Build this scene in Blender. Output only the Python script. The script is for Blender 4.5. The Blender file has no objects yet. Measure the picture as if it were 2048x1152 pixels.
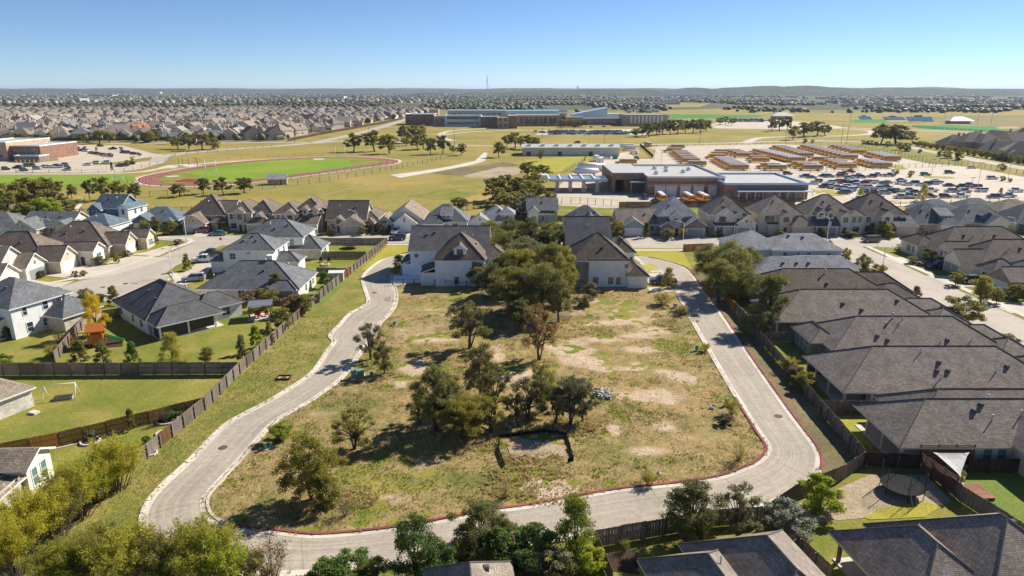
import bpy, math, random
import numpy as np
from math import radians as R, sin, cos, tan, atan, atan2, pi, hypot, sqrt

# ------------------------------------------------------------------ camera, sky, sun
SC = bpy.context.scene
COL = SC.collection
CAM_H, FPX, PITCH = 40.0, 2048 * 24 / 36.0, atan(395 / (2048 * 24 / 36.0))
cd = bpy.data.cameras.new('camera'); cam = bpy.data.objects.new('camera', cd); COL.objects.link(cam)
cd.lens, cd.sensor_width, cd.clip_start, cd.clip_end = 24, 36, 0.5, 60000
cam.location = (0, 0, CAM_H); cam.rotation_euler = (pi / 2 - PITCH, 0, 0)
SC.camera = cam

SUN_EL = R(36.5)
SUN_TO = np.array([0.78, 0.62])                       # towards the sun, on the ground
SUN_TO = SUN_TO / np.linalg.norm(SUN_TO)
SUN_AZ = atan2(SUN_TO[0], SUN_TO[1])                  # clockwise from +Y
w = bpy.data.worlds.new('World'); SC.world = w; w.use_nodes = True
nt = w.node_tree; nt.nodes.clear()
sky = nt.nodes.new('ShaderNodeTexSky'); sky.sky_type = 'NISHITA'; sky.sun_disc = False
sky.sun_elevation = SUN_EL; sky.sun_rotation = SUN_AZ
sky.altitude = 2000; sky.air_density = 0.8; sky.dust_density = 0.0; sky.ozone_density = 6.0
bg = nt.nodes.new('ShaderNodeBackground'); bg.inputs['Strength'].default_value = 0.073
wo = nt.nodes.new('ShaderNodeOutputWorld')
nt.links.new(sky.outputs[0], bg.inputs[0]); nt.links.new(bg.outputs[0], wo.inputs[0])
sd = bpy.data.lights.new('sun', 'SUN'); sd.energy = 4.8; sd.angle = R(0.5); sd.color = (1.0, 0.94, 0.84)
so = bpy.data.objects.new('sun', sd); COL.objects.link(so); so.location = (120, 100, 200)
so.rotation_euler = (pi / 2 - SUN_EL, 0, -SUN_AZ + pi)
vs = SC.view_settings
vs.view_transform = 'Standard'; vs.look = 'None'; vs.exposure = 0.74; vs.gamma = 1.0; vs.use_curve_mapping = False
SC.render.engine = 'CYCLES'
SC.cycles.max_bounces = 5; SC.cycles.diffuse_bounces = 3; SC.cycles.glossy_bounces = 2
SC.cycles.transmission_bounces = 3; SC.cycles.volume_bounces = 0; SC.cycles.transparent_max_bounces = 6
SC.cycles.use_denoising = True

# ------------------------------------------------------------------ helpers
rnd = random.Random(7)
def P(x, y, z=0.0):
    """the point of the level plane z that the photograph shows at (x, y) of its 2048 x 1152 pixels"""
    u, v = (x - 1024) / FPX, (y - 576) / FPX
    dy, dz = cos(PITCH) - v * sin(PITCH), -sin(PITCH) - v * cos(PITCH)
    t = (z - CAM_H) / dz
    return (u * t, dy * t)
def PX(X, Y, z=0.0):
    dz = z - CAM_H
    depth = Y * cos(PITCH) - dz * sin(PITCH); up = Y * sin(PITCH) + dz * cos(PITCH)
    return 1024 + FPX * X / depth, 576 - FPX * up / depth
def rise(x, y, ytop):
    """height of something standing on the ground at pixel (x, y) whose top shows at ytop"""
    X, Y = P(x, y); lo, hi = 0.0, 120.0
    for _ in range(40):
        m = (lo + hi) / 2
        if PX(X, Y, m)[1] > ytop: lo = m
        else: hi = m
    return lo
def ppm(x, y):
    return cos(PITCH) * (y - 181) / CAM_H
def link(name, data=None, parent=None, loc=None, rz=None, scale=None):
    o = bpy.data.objects.new(name, data); COL.objects.link(o)
    if parent is not None: o.parent = parent
    if loc is not None: o.location = loc
    if rz is not None: o.rotation_euler = (0, 0, rz)
    if scale is not None: o.scale = scale
    return o
def tag(o, label, cat, group=None):
    o['label'] = label; o['category'] = cat
    if group: o['group'] = group
    return o
def thing(name, label, cat, loc=(0, 0, 0), rz=0.0, group=None, scale=None):
    return tag(link(name, None, None, loc, rz, scale), label, cat, group)
KIDS = {}
def copy_tree(root, loc, rz, label, group=None, scale=None):
    if root.name not in KIDS:
        KIDS[root.name] = [(c, [g for g in bpy.data.objects if g.parent == c]) for c in bpy.data.objects if c.parent == root]
    r = root.copy(); COL.objects.link(r); r.location = loc; r.rotation_euler = (0, 0, rz)
    r['label'] = label
    if group: r['group'] = group
    if scale: r.scale = scale
    out = []
    for c, gs in KIDS[root.name]:
        d = c.copy(); COL.objects.link(d); d.parent = r; out.append(d)
        for g in gs:
            e = g.copy(); COL.objects.link(e); e.parent = d; out.append(e)
    return r, out
ONES = 'first second third fourth fifth sixth seventh eighth ninth tenth eleventh twelfth thirteenth fourteenth fifteenth sixteenth seventeenth eighteenth nineteenth'.split()
def nth(i):
    """ordinal of a zero-based index"""
    n = i + 1
    if n < 20: return ONES[n - 1]
    t = {2: 'twent', 3: 'thirt', 4: 'fort', 5: 'fift', 6: 'sixt', 7: 'sevent', 8: 'eight', 9: 'ninet'}[n // 10 % 10]
    return t + 'ieth' if n % 10 == 0 else t + 'y-' + ONES[n % 10 - 1]

class MB:
    """collects faces of one mesh"""
    def __init__(s): s.v, s.f, s.m, s.sm = [], [], [], []
    def poly(s, pts, m=0, smooth=False):
        n = len(s.v); s.v += [tuple(p) for p in pts]; s.f.append(tuple(range(n, n + len(pts)))); s.m.append(m); s.sm.append(smooth)
    def hexa(s, b, t, m=0, mt=None, bottom=True):
        n = len(s.v); s.v += [tuple(p) for p in b] + [tuple(p) for p in t]; k = len(b)
        for i in range(k):
            j = (i + 1) % k
            s.f.append((n + i, n + j, n + k + j, n + k + i)); s.m.append(m); s.sm.append(False)
        s.f.append(tuple(range(n + k, n + 2 * k))); s.m.append(m if mt is None else mt); s.sm.append(False)
        if bottom: s.f.append(tuple(range(n + k - 1, n - 1, -1))); s.m.append(m); s.sm.append(False)
    def box(s, x0, y0, z0, x1, y1, z1, m=0, mt=None, bottom=True):
        q = [(x0, y0), (x1, y0), (x1, y1), (x0, y1)]
        s.hexa([(a, b, z0) for a, b in q], [(a, b, z1) for a, b in q], m, mt, bottom)
    def prism(s, pts, z0, z1, m=0, mt=None, bottom=True):
        s.hexa([(a, b, z0) for a, b in pts], [(a, b, z1) for a, b in pts], m, mt, bottom)
    def tube(s, p, q, r0, r1=None, n=6, m=0, caps=True):
        r1 = r0 if r1 is None else r1
        p, q = np.array(p, float), np.array(q, float); d = q - p; L = np.linalg.norm(d)
        if L < 1e-9: return
        d /= L; a = np.cross(d, (0, 0, 1.0) if abs(d[2]) < .9 else (1.0, 0, 0)); a /= np.linalg.norm(a); b = np.cross(d, a)
        k = len(s.v)
        for c, r in ((p, r0), (q, r1)):
            for i in range(n):
                t = 2 * pi * i / n; s.v.append(tuple(c + r * (cos(t) * a + sin(t) * b)))
        for i in range(n):
            j = (i + 1) % n
            s.f.append((k + i, k + n + i, k + n + j, k + j)); s.m.append(m); s.sm.append(n > 5)
        if caps:
            s.f.append(tuple(range(k, k + n))); s.m.append(m); s.sm.append(False)
            s.f.append(tuple(range(k + 2 * n - 1, k + n - 1, -1))); s.m.append(m); s.sm.append(False)
    def mesh(s, name, mats):
        me = bpy.data.meshes.new(name); me.from_pydata(s.v, [], s.f)
        for m in (mats if isinstance(mats, (list, tuple)) else [mats]): me.materials.append(m)
        if any(s.m): me.polygons.foreach_set('material_index', s.m)
        if any(s.sm): me.polygons.foreach_set('use_smooth', s.sm)
        me.update(); return me
    def build(s, name, mats, parent=None, loc=None, rz=None, scale=None):
        return link(name, s.mesh(name, mats), parent, loc, rz, scale)
def np_mesh(name, verts, quads, mats, midx=None):
    """fast mesh of equal-sided faces from arrays"""
    me = bpy.data.meshes.new(name); k = quads.shape[1]; n = len(quads)
    me.vertices.add(len(verts)); me.vertices.foreach_set('co', verts.astype(np.float32).ravel())
    me.loops.add(n * k); me.loops.foreach_set('vertex_index', quads.astype(np.int32).ravel())
    me.polygons.add(n); me.polygons.foreach_set('loop_start', np.arange(0, n * k, k, dtype=np.int32))
    if midx is not None: me.polygons.foreach_set('material_index', midx.astype(np.int32))
    for m in (mats if isinstance(mats, (list, tuple)) else [mats]): me.materials.append(m)
    me.update(calc_edges=True); return me

# ------------------------------------------------------------------ materials
class NT:
    def __init__(s, name):
        s.m = bpy.data.materials.new(name); s.m.use_nodes = True; s.t = s.m.node_tree; s.t.nodes.clear()
        s.out = s.n('ShaderNodeOutputMaterial'); s.b = s.n('ShaderNodeBsdfPrincipled')
        s.l(s.b.outputs[0], s.out.inputs['Surface'])
    def n(s, t, **k):
        x = s.t.nodes.new(t)
        for a, b in k.items(): setattr(x, a, b)
        return x
    def l(s, a, b): s.t.links.new(a, b)
    def pos(s, obj=False):
        return s.n('ShaderNodeTexCoord').outputs['Object'] if obj else s.n('ShaderNodeNewGeometry').outputs['Position']
    def mapping(s, vec, scale=(1, 1, 1), rot=(0, 0, 0)):
        m = s.n('ShaderNodeMapping'); m.inputs['Scale'].default_value = scale; m.inputs['Rotation'].default_value = rot
        s.l(vec, m.inputs['Vector']); return m.outputs[0]
    def noise(s, vec, scale, detail=3, rough=.55, dist=0):
        x = s.n('ShaderNodeTexNoise'); x.inputs['Scale'].default_value = scale; x.inputs['Detail'].default_value = detail
        x.inputs['Roughness'].default_value = rough; x.inputs['Distortion'].default_value = dist
        if vec is not None: s.l(vec, x.inputs['Vector'])
        return x.outputs['Fac']
    def ramp(s, fac, stops, interp='LINEAR'):
        r = s.n('ShaderNodeValToRGB'); r.color_ramp.interpolation = interp; e = r.color_ramp.elements
        while len(e) < len(stops): e.new(.5)
        for i, (p, c) in enumerate(stops):
            e[i].position = p; e[i].color = (c, c, c, 1) if isinstance(c, (int, float)) else (*c, 1)
        s.l(fac, r.inputs[0]); return r.outputs[0]
    def mix(s, fac, a, b, mode='MIX'):
        x = s.n('ShaderNodeMix', data_type='RGBA', blend_type=mode)
        for v, i in ((fac, 0), (a, 6), (b, 7)):
            if isinstance(v, (int, float)): x.inputs[i].default_value = v
            elif isinstance(v, tuple): x.inputs[i].default_value = (*v, 1)
            else: s.l(v, x.inputs[i])
        return x.outputs[2]
    def math(s, op, a, b=None):
        x = s.n('ShaderNodeMath', operation=op)
        for v, i in ((a, 0), (b, 1)):
            if v is None: continue
            if isinstance(v, (int, float)): x.inputs[i].default_value = v
            else: s.l(v, x.inputs[i])
        return x.outputs[0]
    def bump(s, h, strength=.3, dist=.05):
        b = s.n('ShaderNodeBump'); b.inputs['Strength'].default_value = strength; b.inputs['Distance'].default_value = dist
        s.l(h, b.inputs['Height']); s.l(b.outputs[0], s.b.inputs['Normal'])
    def fin(s, col=None, rough=.8, spec=.3, metal=0.0):
        if isinstance(col, tuple): s.b.inputs['Base Color'].default_value = (*col, 1)
        elif col is not None: s.l(col, s.b.inputs['Base Color'])
        s.b.inputs['Roughness'].default_value = rough; s.b.inputs['Specular IOR Level'].default_value = spec; s.b.inputs['Metallic'].default_value = metal
        return s.m
def sc(c, k): return tuple(min(1.0, x * k) for x in c)
def plain(name, c, rough=.6, spec=.35, metal=0.0, var=.18, scale=1.3):
    t = NT(name); n = t.noise(t.pos(), scale, 4, .6)
    return t.fin(t.mix(n, sc(c, 1 - var), sc(c, 1 + var)), rough, spec, metal)
def xy_z(t, kz=1.0, obj=True):
    """(x + y, z) of an upright or sloping face, for courses that run level"""
    s = t.n('ShaderNodeSeparateXYZ'); t.l(t.pos(obj), s.inputs[0])
    c = t.n('ShaderNodeCombineXYZ'); t.l(t.math('ADD', s.outputs[0], s.outputs[1]), c.inputs[0]); t.l(t.math('MULTIPLY', s.outputs[2], kz), c.inputs[1])
    return c.outputs[0]
def brickmat(name, a, b, mortar, w_, h_, m_=.012, rough=.85, kz=1.0, bump=.4, var=.3, big=(.7, 1.15)):
    t = NT(name); v = xy_z(t, kz)
    k = t.n('ShaderNodeTexBrick'); t.l(v, k.inputs['Vector']); k.offset = .5
    for i, c in (('Color1', a), ('Color2', b), ('Mortar', mortar)): k.inputs[i].default_value = (*c, 1)
    k.inputs['Scale'].default_value = 1; k.inputs['Brick Width'].default_value = w_; k.inputs['Row Height'].default_value = h_; k.inputs['Mortar Size'].default_value = m_
    k.inputs['Bias'].default_value = 0.0
    n1 = t.ramp(t.noise(t.pos(), .55, 4, .6), [(.3, big[0]), (.7, big[1])]); n2 = t.ramp(t.noise(t.pos(), 7, 3, .7), [(.3, 1 - var), (.7, 1 + var)])
    c = t.mix(1.0, t.mix(1.0, k.outputs['Color'], n1, 'MULTIPLY'), n2, 'MULTIPLY')
    t.bump(k.outputs['Fac'], -bump, .02)
    return t.fin(c, rough, .25)
def shingle(name, a, k=1.5):
    """laminated asphalt shingles: staggered tabs in level courses, colour blends from tab to tab"""
    return brickmat(name, sc(a, k * .87), sc(a, .76), sc(a, .46), .34, .155, .018, .9, 1.75, .5, .26, (.74, 1.2))
def siding(name, c, vertical=True, step=.3):
    t = NT(name); s = t.n('ShaderNodeSeparateXYZ'); t.l(t.pos(True), s.inputs[0])
    q = t.math('ADD', s.outputs[0], s.outputs[1]) if vertical else s.outputs[2]
    f = t.math('FRACT', t.math('MULTIPLY', q, 1 / step)); g = t.ramp(f, [(.0, .35), (.1, 1), (.9, 1), (1.0, .35)])
    n = t.ramp(t.noise(t.pos(), .8, 4, .6), [(.25, sc(c, .85)), (.75, sc(c, 1.05))])
    t.bump(g, .5, .03)
    return t.fin(t.mix(1.0, n, t.ramp(g, [(.3, .8), (.9, 1.0)]), 'MULTIPLY'), .7, .3)
def grassmat(name, cols, big=.06, fine=1.1, bump=.7, tint=None):
    """turf: COLS from worn to lush, mixed by two sizes of noise, rough at blade size"""
    t = NT(name); p = t.pos()
    n1 = t.noise(p, big, 5, .62, .6); n2 = t.noise(p, fine, 4, .7); n3 = t.noise(p, fine * 6, 3, .7)
    f = t.math('ADD', t.math('MULTIPLY', n1, .62), t.math('MULTIPLY', n2, .38))
    k = len(cols)
    c = t.ramp(f, [(.34 + .32 * i / (k - 1), x) for i, x in enumerate(cols)])
    c = t.mix(1.0, c, t.ramp(n3, [(.28, .55), (.72, 1.4)]), 'MULTIPLY')
    t.bump(t.math('ADD', n2, t.math('MULTIPLY', n3, .6)), bump, .16)
    return t.fin(c, .95, .1)
def concrete(name, c, joint=None, stain=.3):
    t = NT(name); p = t.pos(); n1 = t.noise(p, .13, 5, .6, .5); n2 = t.noise(p, 2.2, 5, .7); n3 = t.noise(p, 18, 2, .6)
    k = t.mix(t.ramp(n1, [(.35, 0), (.7, 1)]), sc(c, 1 - stain), sc(c, 1.08)); k = t.mix(1.0, k, t.ramp(n2, [(.25, .8), (.7, 1.1)]), 'MULTIPLY')
    k = t.mix(1.0, k, t.ramp(n3, [(.3, .9), (.7, 1.08)]), 'MULTIPLY')
    if joint:
        b = t.n('ShaderNodeTexBrick'); t.l(p, b.inputs['Vector']); b.offset = 0
        b.inputs['Scale'].default_value = 1; b.inputs['Brick Width'].default_value = joint; b.inputs['Row Height'].default_value = joint; b.inputs['Mortar Size'].default_value = .03
        k = t.mix(t.math('MULTIPLY', b.outputs['Fac'], .5), k, sc(c, .45))
    t.bump(n3, .15, .02)
    return t.fin(k, .85, .2)
def leafmat(name, lo, hi, trans=.35, spread=.35):
    t = NT(name); oi = t.n('ShaderNodeObjectInfo'); p = t.pos()
    n = t.noise(p, .9, 3, .6); n2 = t.noise(p, 6.0, 2, .6)
    f = t.math('ADD', t.math('MULTIPLY', n, .6), t.math('MULTIPLY', n2, .4))
    c = t.ramp(f, [(.3, lo), (.7, hi)])
    c = t.mix(1.0, c, t.ramp(oi.outputs['Random'], [(0, (1 - spread, 1 - spread, 1 - spread * .7)), (.5, (1, 1, 1)), (1, (1 + spread, 1 + spread * .7, 1 - spread * .3))]), 'MULTIPLY')
    t.fin(c, .6, .25)
    d = t.n('ShaderNodeBsdfTranslucent'); t.l(t.mix(1.0, c, (1.2, 1.2, .7), 'MULTIPLY'), d.inputs[0])
    x = t.n('ShaderNodeMixShader'); x.inputs[0].default_value = trans
    t.l(t.b.outputs[0], x.inputs[1]); t.l(d.outputs[0], x.inputs[2]); t.l(x.outputs[0], t.out.inputs['Surface'])
    return t.m
def carpaint(name, c, rough=.25, metal=.0):
    t = NT(name); t.fin(c, rough, .6, metal); t.b.inputs['Coat Weight'].default_value = .6; t.b.inputs['Coat Roughness'].default_value = .06; return t.m

M = {}
# roofs
M['r_grey'] = shingle('shingle_grey', (.175, .18, .185)); M['r_char'] = shingle('shingle_charcoal', (.125, .122, .124))
M['r_brown'] = shingle('shingle_brown', (.2, .158, .125)); M['r_tan'] = shingle('shingle_tan', (.3, .24, .18))
M['r_weather'] = shingle('shingle_weathered', (.28, .232, .19)); M['r_blue'] = shingle('shingle_slate_blue', (.15, .19, .22))
M['r_light'] = shingle('shingle_light_grey', (.33, .335, .34)); M['r_warm'] = shingle('shingle_warm_brown', (.17, .132, .1))
M['cap'] = plain('ridge_cap', (.12, .1, .085), .9, .2)
M['fcap'] = plain('far_shingle', (.29, .235, .185), .9, .1, 0, .35, .05); M['fcap3'] = plain('pale_far_shingle', (.36, .31, .255), .9, .1, 0, .3, .05); M['fcap4'] = plain('grey_far_shingle', (.2, .2, .2), .9, .1, 0, .3, .05); M['fcap2'] = plain('far_shingle_grey', (.215, .185, .16), .9, .1, 0, .3, .5)
# walls
M['w_white'] = siding('white_board_siding', (.86, .87, .87)); M['w_lap'] = siding('white_lap_siding', (.83, .82, .79), False, .18)
M['w_grey'] = siding('grey_lap_siding', (.42, .44, .45), False, .18); M['w_blue'] = siding('blue_lap_siding', (.12, .2, .31), False, .18)
M['w_tan'] = siding('tan_lap_siding', (.5, .42, .32), False, .18); M['w_sage'] = siding('pale_teal_siding', (.28, .4, .44), False, .18)
M['w_stucco'] = plain('beige_stucco', (.58, .5, .39), .9, .15, 0, .1); M['w_cream'] = plain('cream_stucco', (.72, .66, .55), .9, .15, 0, .1)
M['w_stone'] = brickmat('pale_limestone', (.66, .58, .45), (.5, .4, .28), (.6, .54, .45), .42, .2, .015, .9)
M['w_wstone'] = brickmat('white_limestone', (.74, .7, .63), (.56, .5, .42), (.66, .62, .55), .4, .2, .015, .9)
M['w_brick'] = brickmat('tan_brick', (.42, .3, .2), (.3, .2, .13), (.45, .4, .34), .24, .085, .012, .9)
M['w_gbrick'] = brickmat('grey_brown_brick', (.27, .21, .165), (.18, .14, .115), (.3, .27, .24), .24, .085, .012, .9)
M['w_red'] = brickmat('red_brown_brick', (.34, .185, .13), (.26, .14, .1), (.36, .27, .21), .4, .2, .02, .9, 1, .3, .12)
M['w_sch'] = brickmat('school_brick', (.3, .165, .105), (.24, .13, .085), (.3, .2, .15), .6, .3, .02, .9, 1, .2, .1)
M['w_schtan'] = brickmat('school_tan_brick', (.55, .38, .25), (.46, .32, .21), (.5, .38, .28), .6, .3, .02, .9, 1, .2, .1)
M['w_far'] = plain('far_brick', (.52, .43, .33), .9, .1, 0, .35, .06); M['w_far2'] = plain('far_light_wall', (.7, .62, .5), .9, .1, 0, .3, .06)
# trim and details
M['trim'] = plain('white_trim', (.78, .77, .74), .5, .4, 0, .05); M['trimtan'] = plain('tan_trim', (.56, .5, .41), .6, .3, 0, .06); M['trimdark'] = plain('dark_trim', (.045, .045, .05), .5, .4, 0, .1)
M['glass'] = plain('window_glass', (.03, .045, .06), .06, .9, 0, .3); M['gglass'] = plain('green_window_glass', (.1, .19, .18), .08, .8, 0, .3)
M['gar_w'] = plain('white_garage_door', (.74, .73, .7), .5, .4, 0, .05); M['gar_t'] = plain('tan_garage_door', (.5, .43, .34), .5, .4, 0, .05); M['gar_g'] = plain('grey_garage_door', (.28, .29, .31), .5, .4, 0, .05)
M['door'] = plain('dark_door', (.07, .04, .025), .4, .5); M['metal'] = plain('galvanised_metal', (.5, .52, .54), .35, .5, .8); M['wmetal'] = plain('white_painted_metal', (.75, .77, .8), .4, .5, 0, .08)
M['dkmetal'] = plain('dark_metal', (.03, .03, .034), .45, .5, 0, .2); M['solar'] = plain('solar_glass', (.02, .04, .1), .12, .8, 0, .1)
M['pole'] = plain('pole_concrete', (.55, .53, .5), .8, .2); M['wood'] = plain('pole_wood', (.12, .085, .06), .9, .1)
M['blueroof'] = plain('pale_blue_metal_roof', (.46, .6, .72), .4, .5, .2, .1, .15); M['membrane'] = plain('white_roof_membrane', (.43, .43, .41), .8, .2, 0, .15, .2)
M['cream'] = plain('cream_metal', (.62, .57, .47), .5, .3, 0, .1)
# fence woods
def woodmat(name, c):
    t = NT(name); oi = t.n('ShaderNodeObjectInfo'); p = t.mapping(t.pos(), (1, 1, .12)); n = t.noise(p, 6, 4, .65); n2 = t.noise(t.pos(), .35, 3, .6)
    k = t.mix(t.ramp(n, [(.3, 0), (.7, 1)]), sc(c, .6), sc(c, 1.3)); k = t.mix(1.0, k, t.ramp(n2, [(.3, .75), (.7, 1.15)]), 'MULTIPLY')
    k = t.mix(1.0, k, t.ramp(oi.outputs['Random'], [(0, .75), (1, 1.2)]), 'MULTIPLY'); t.bump(n, .3, .02)
    return t.fin(k, .9, .15)
M['f_grey'] = woodmat('weathered_cedar', (.215, .18, .145)); M['f_brown'] = woodmat('brown_cedar', (.2, .11, .05)); M['f_new'] = woodmat('new_orange_cedar', (.42, .18, .06)); M['f_dark'] = woodmat('dark_stained_cedar', (.09, .055, .038))
# ground
M['ground'] = grassmat('far_ground', [(.3, .235, .1), (.235, .2, .075), (.16, .165, .06)], .012, .3, .5)
M['meadow'] = grassmat('dry_meadow', [(.42, .3, .1), (.34, .26, .075), (.26, .225, .055), (.18, .19, .04)], .022, .35, .5)
M['lawn'] = grassmat('lawn', [(.38, .29, .09), (.27, .24, .055), (.185, .2, .035), (.12, .17, .026)], .11, 2.0, .5)
M['lawn_green'] = grassmat('green_lawn', [(.21, .225, .05), (.17, .215, .042), (.13, .19, .036)], .1, 1.2, .4)
M['lawn_gold'] = grassmat('golden_lawn', [(.42, .34, .06), (.36, .32, .05), (.25, .27, .04)], .1, 1.2, .4)
M['verge'] = grassmat('verge_turf', [(.4, .3, .12), (.29, .24, .07), (.2, .2, .045), (.14, .175, .035)], .16, 1.4, .8)
M['field'] = grassmat('sports_turf', [(.27, .31, .045), (.2, .29, .03), (.15, .25, .025)], .035, .25, .2)
M['turf_far'] = grassmat('artificial_turf', [(.06, .25, .06), (.05, .23, .05)], .03, .3, .2)
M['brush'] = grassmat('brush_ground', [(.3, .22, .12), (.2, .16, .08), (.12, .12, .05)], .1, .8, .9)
M['dirt'] = grassmat('bare_dirt', [(.5, .4, .28), (.4, .31, .21), (.3, .23, .15)], .1, 1.0, .6)
M['mulch'] = plain('dark_mulch', (.06, .04, .028), .95, .1, 0, .4, 6)
M['street'] = concrete('street_pavement', (.47, .41, .335), None, .16); M['drive'] = concrete('driveway_concrete', (.57, .5, .4), 4.5, .12)
M['yard'] = concrete('yard_concrete', (.56, .475, .365), 6.0, .14); M['walk'] = concrete('pale_concrete', (.66, .59, .49), 1.6, .15)
M['far_plain'] = grassmat('far_plain', [(.2, .17, .09), (.1, .105, .05), (.055, .068, .034)], .003, .02, .3)
M['red'] = concrete('red_track', (.27, .05, .03), None, .2); M['orange'] = concrete('infield_clay', (.5, .18, .08), None, .1)
M['kerb'] = concrete('kerb_concrete', (.72, .65, .54), None, .3); M['kerbred'] = concrete('red_painted_kerb', (.34, .1, .095), None, .45)
M['iron'] = plain('rusty_iron', (.16, .07, .045), .8, .3); M['rock'] = plain('grey_rock', (.5, .46, .41), .9, .2, 0, .3, 3); M['linemark'] = plain('white_line_paint', (.78, .77, .72), .8, .2, 0, .1)
# vehicles
M['bus'] = carpaint('school_bus_yellow', (.88, .41, .015), .35); M['busroof'] = plain('white_bus_roof', (.82, .82, .8), .4, .4, 0, .05); M['black'] = plain('black_rubber', (.016, .016, .018), .85, .15, 0, .1)
M['chrome'] = plain('chrome', (.6, .6, .62), .2, .5, .9, .05); M['lampred'] = plain('red_lamp', (.35, .01, .01), .25, .5, 0, .05); M['lampclear'] = plain('clear_lamp', (.7, .7, .68), .15, .6, 0, .05)
CARCOL = dict(white=(.78, .78, .77), silver=(.46, .47, .49), grey=(.13, .135, .145), black=(.018, .019, .022), blue=(.03, .07, .2), navy=(.018, .028, .07), red=(.36, .018, .02), maroon=(.12, .02, .03), tan=(.4, .33, .23), teal=(.05, .2, .25))
for k, c in CARCOL.items(): M['car_' + k] = carpaint(k + '_car_paint', c, .3)
# leaves and bark
M['oak'] = leafmat('oak_leaves', (.15, .15, .05), (.34, .31, .115), .43); M['oakd'] = leafmat('dark_oak_leaves', (.12, .13, .044), (.28, .265, .095), .42)
M['olive'] = leafmat('olive_leaves', (.15, .15, .036), (.3, .27, .075), .42); M['lime'] = leafmat('lime_leaves', (.2, .26, .025), (.4, .43, .055), .45)
M['yellow'] = leafmat('yellow_autumn_leaves', (.5, .37, .02), (.75, .58, .04), .45, .1); M['green'] = leafmat('green_leaves', (.075, .14, .03), (.19, .26, .055), .4)
M['rust'] = leafmat('rusty_leaves', (.2, .13, .07), (.36, .24, .12), .3, .15); M['willow'] = leafmat('willow_leaves', (.25, .25, .035), (.48, .44, .07), .5, .3)
M['grey_leaf'] = leafmat('grey_green_leaves', (.14, .14, .07), (.3, .28, .15), .3); M['pale'] = leafmat('pale_blossom', (.14, .19, .09), (.6, .6, .48), .3); M['drygrass'] = leafmat('dry_grass_blades', (.42, .33, .15), (.62, .5, .26), .3, .1)
M['tuft'] = leafmat('grass_blades', (.12, .155, .038), (.29, .265, .085), .3, .1); M['weed'] = leafmat('yellow_weed', (.28, .26, .05), (.5, .43, .1), .4, .15)
M['bark'] = plain('bark', (.11, .09, .07), .95, .1, 0, .35, 4); M['barkp'] = plain('pale_bark', (.26, .22, .17), .95, .1, 0, .3, 4)
M['wood_far'] = leafmat('far_tree_leaves', (.055, .066, .028), (.16, .155, .06), .1)
# ------------------------------------------------------------------ ground, roads, fields
def struct(o): o['kind'] = 'structure'; return o
NS = [0]
def sheet(name, pts, z, mat, pix=True, t=0.0):
    NS[0] += 1; z += NS[0] * 2.5e-5                     # no two sheets in one plane
    q = [P(*p) for p in pts] if pix else pts
    b = MB()
    a = sum(q[i][0] * q[(i + 1) % len(q)][1] - q[(i + 1) % len(q)][0] * q[i][1] for i in range(len(q)))
    if a < 0: q = q[::-1]
    if t: b.prism(q, z - t, z, 0)
    else: b.poly([(x, y, z) for x, y in q])
    return struct(b.build(name, M[mat]))
def smooth(pts, n=4):
    """Catmull-Rom through pixel points"""
    out = []; k = len(pts)
    for i in range(k - 1):
        p0, p1, p2, p3 = pts[max(i - 1, 0)], pts[i], pts[i + 1], pts[min(i + 2, k - 1)]
        for j in range(n):
            t = j / n
            out.append(tuple(.5 * (2 * p1[c] + (p2[c] - p0[c]) * t + (2 * p0[c] - 5 * p1[c] + 4 * p2[c] - p3[c]) * t * t + (3 * p1[c] - p0[c] - 3 * p2[c] + p3[c]) * t ** 3) for c in range(len(p1))))
    return out + [pts[-1]]
def strip(name, px, width, z, mat, pix=True):
    """a road or path of constant width along a line"""
    NS[0] += 1; z += NS[0] * 2.5e-5; q = smooth([P(*p) for p in px] if pix else px, 5); b = MB(); L, Rr = [], []
    for i, (x, y) in enumerate(q):
        x0, y0 = q[max(i - 1, 0)]; x1, y1 = q[min(i + 1, len(q) - 1)]
        d = hypot(x1 - x0, y1 - y0) or 1; nx, ny = -(y1 - y0) / d * width / 2, (x1 - x0) / d * width / 2
        L.append((x + nx, y + ny)); Rr.append((x - nx, y - ny))
    for i in range(len(q) - 1):
        b.poly([(*Rr[i], z), (*Rr[i + 1], z), (*L[i + 1], z), (*L[i], z)])
    return struct(b.build(name, M[mat]))
b = MB(); b.poly([(-30000, 1500, 0), (30000, 1500, 0), (30000, 44900, 0), (-30000, 44900, 0)]); struct(b.build('far_plain', M['far_plain']))
b = MB(); b.poly([(-30000, -200, -.02), (30000, -200, -.02), (30000, 45000, -.02), (-30000, 45000, -.02)]); struct(b.build('ground', M['ground']))
# the meadow and school land between the houses and the far suburbs
sheet('meadow', [(-40, 470), (2090, 460), (2200, 330), (2090, 262), (1500, 215), (820, 240), (540, 285), (-60, 288), (-200, 380)], 0, 'meadow')
sheet('neighbourhood_lawn', [(-700, 1400), (2900, 1400), (2600, 600), (2150, 452), (1640, 436), (1230, 436), (1000, 440), (640, 440), (200, 442), (-120, 470)], .02, 'lawn')

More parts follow.
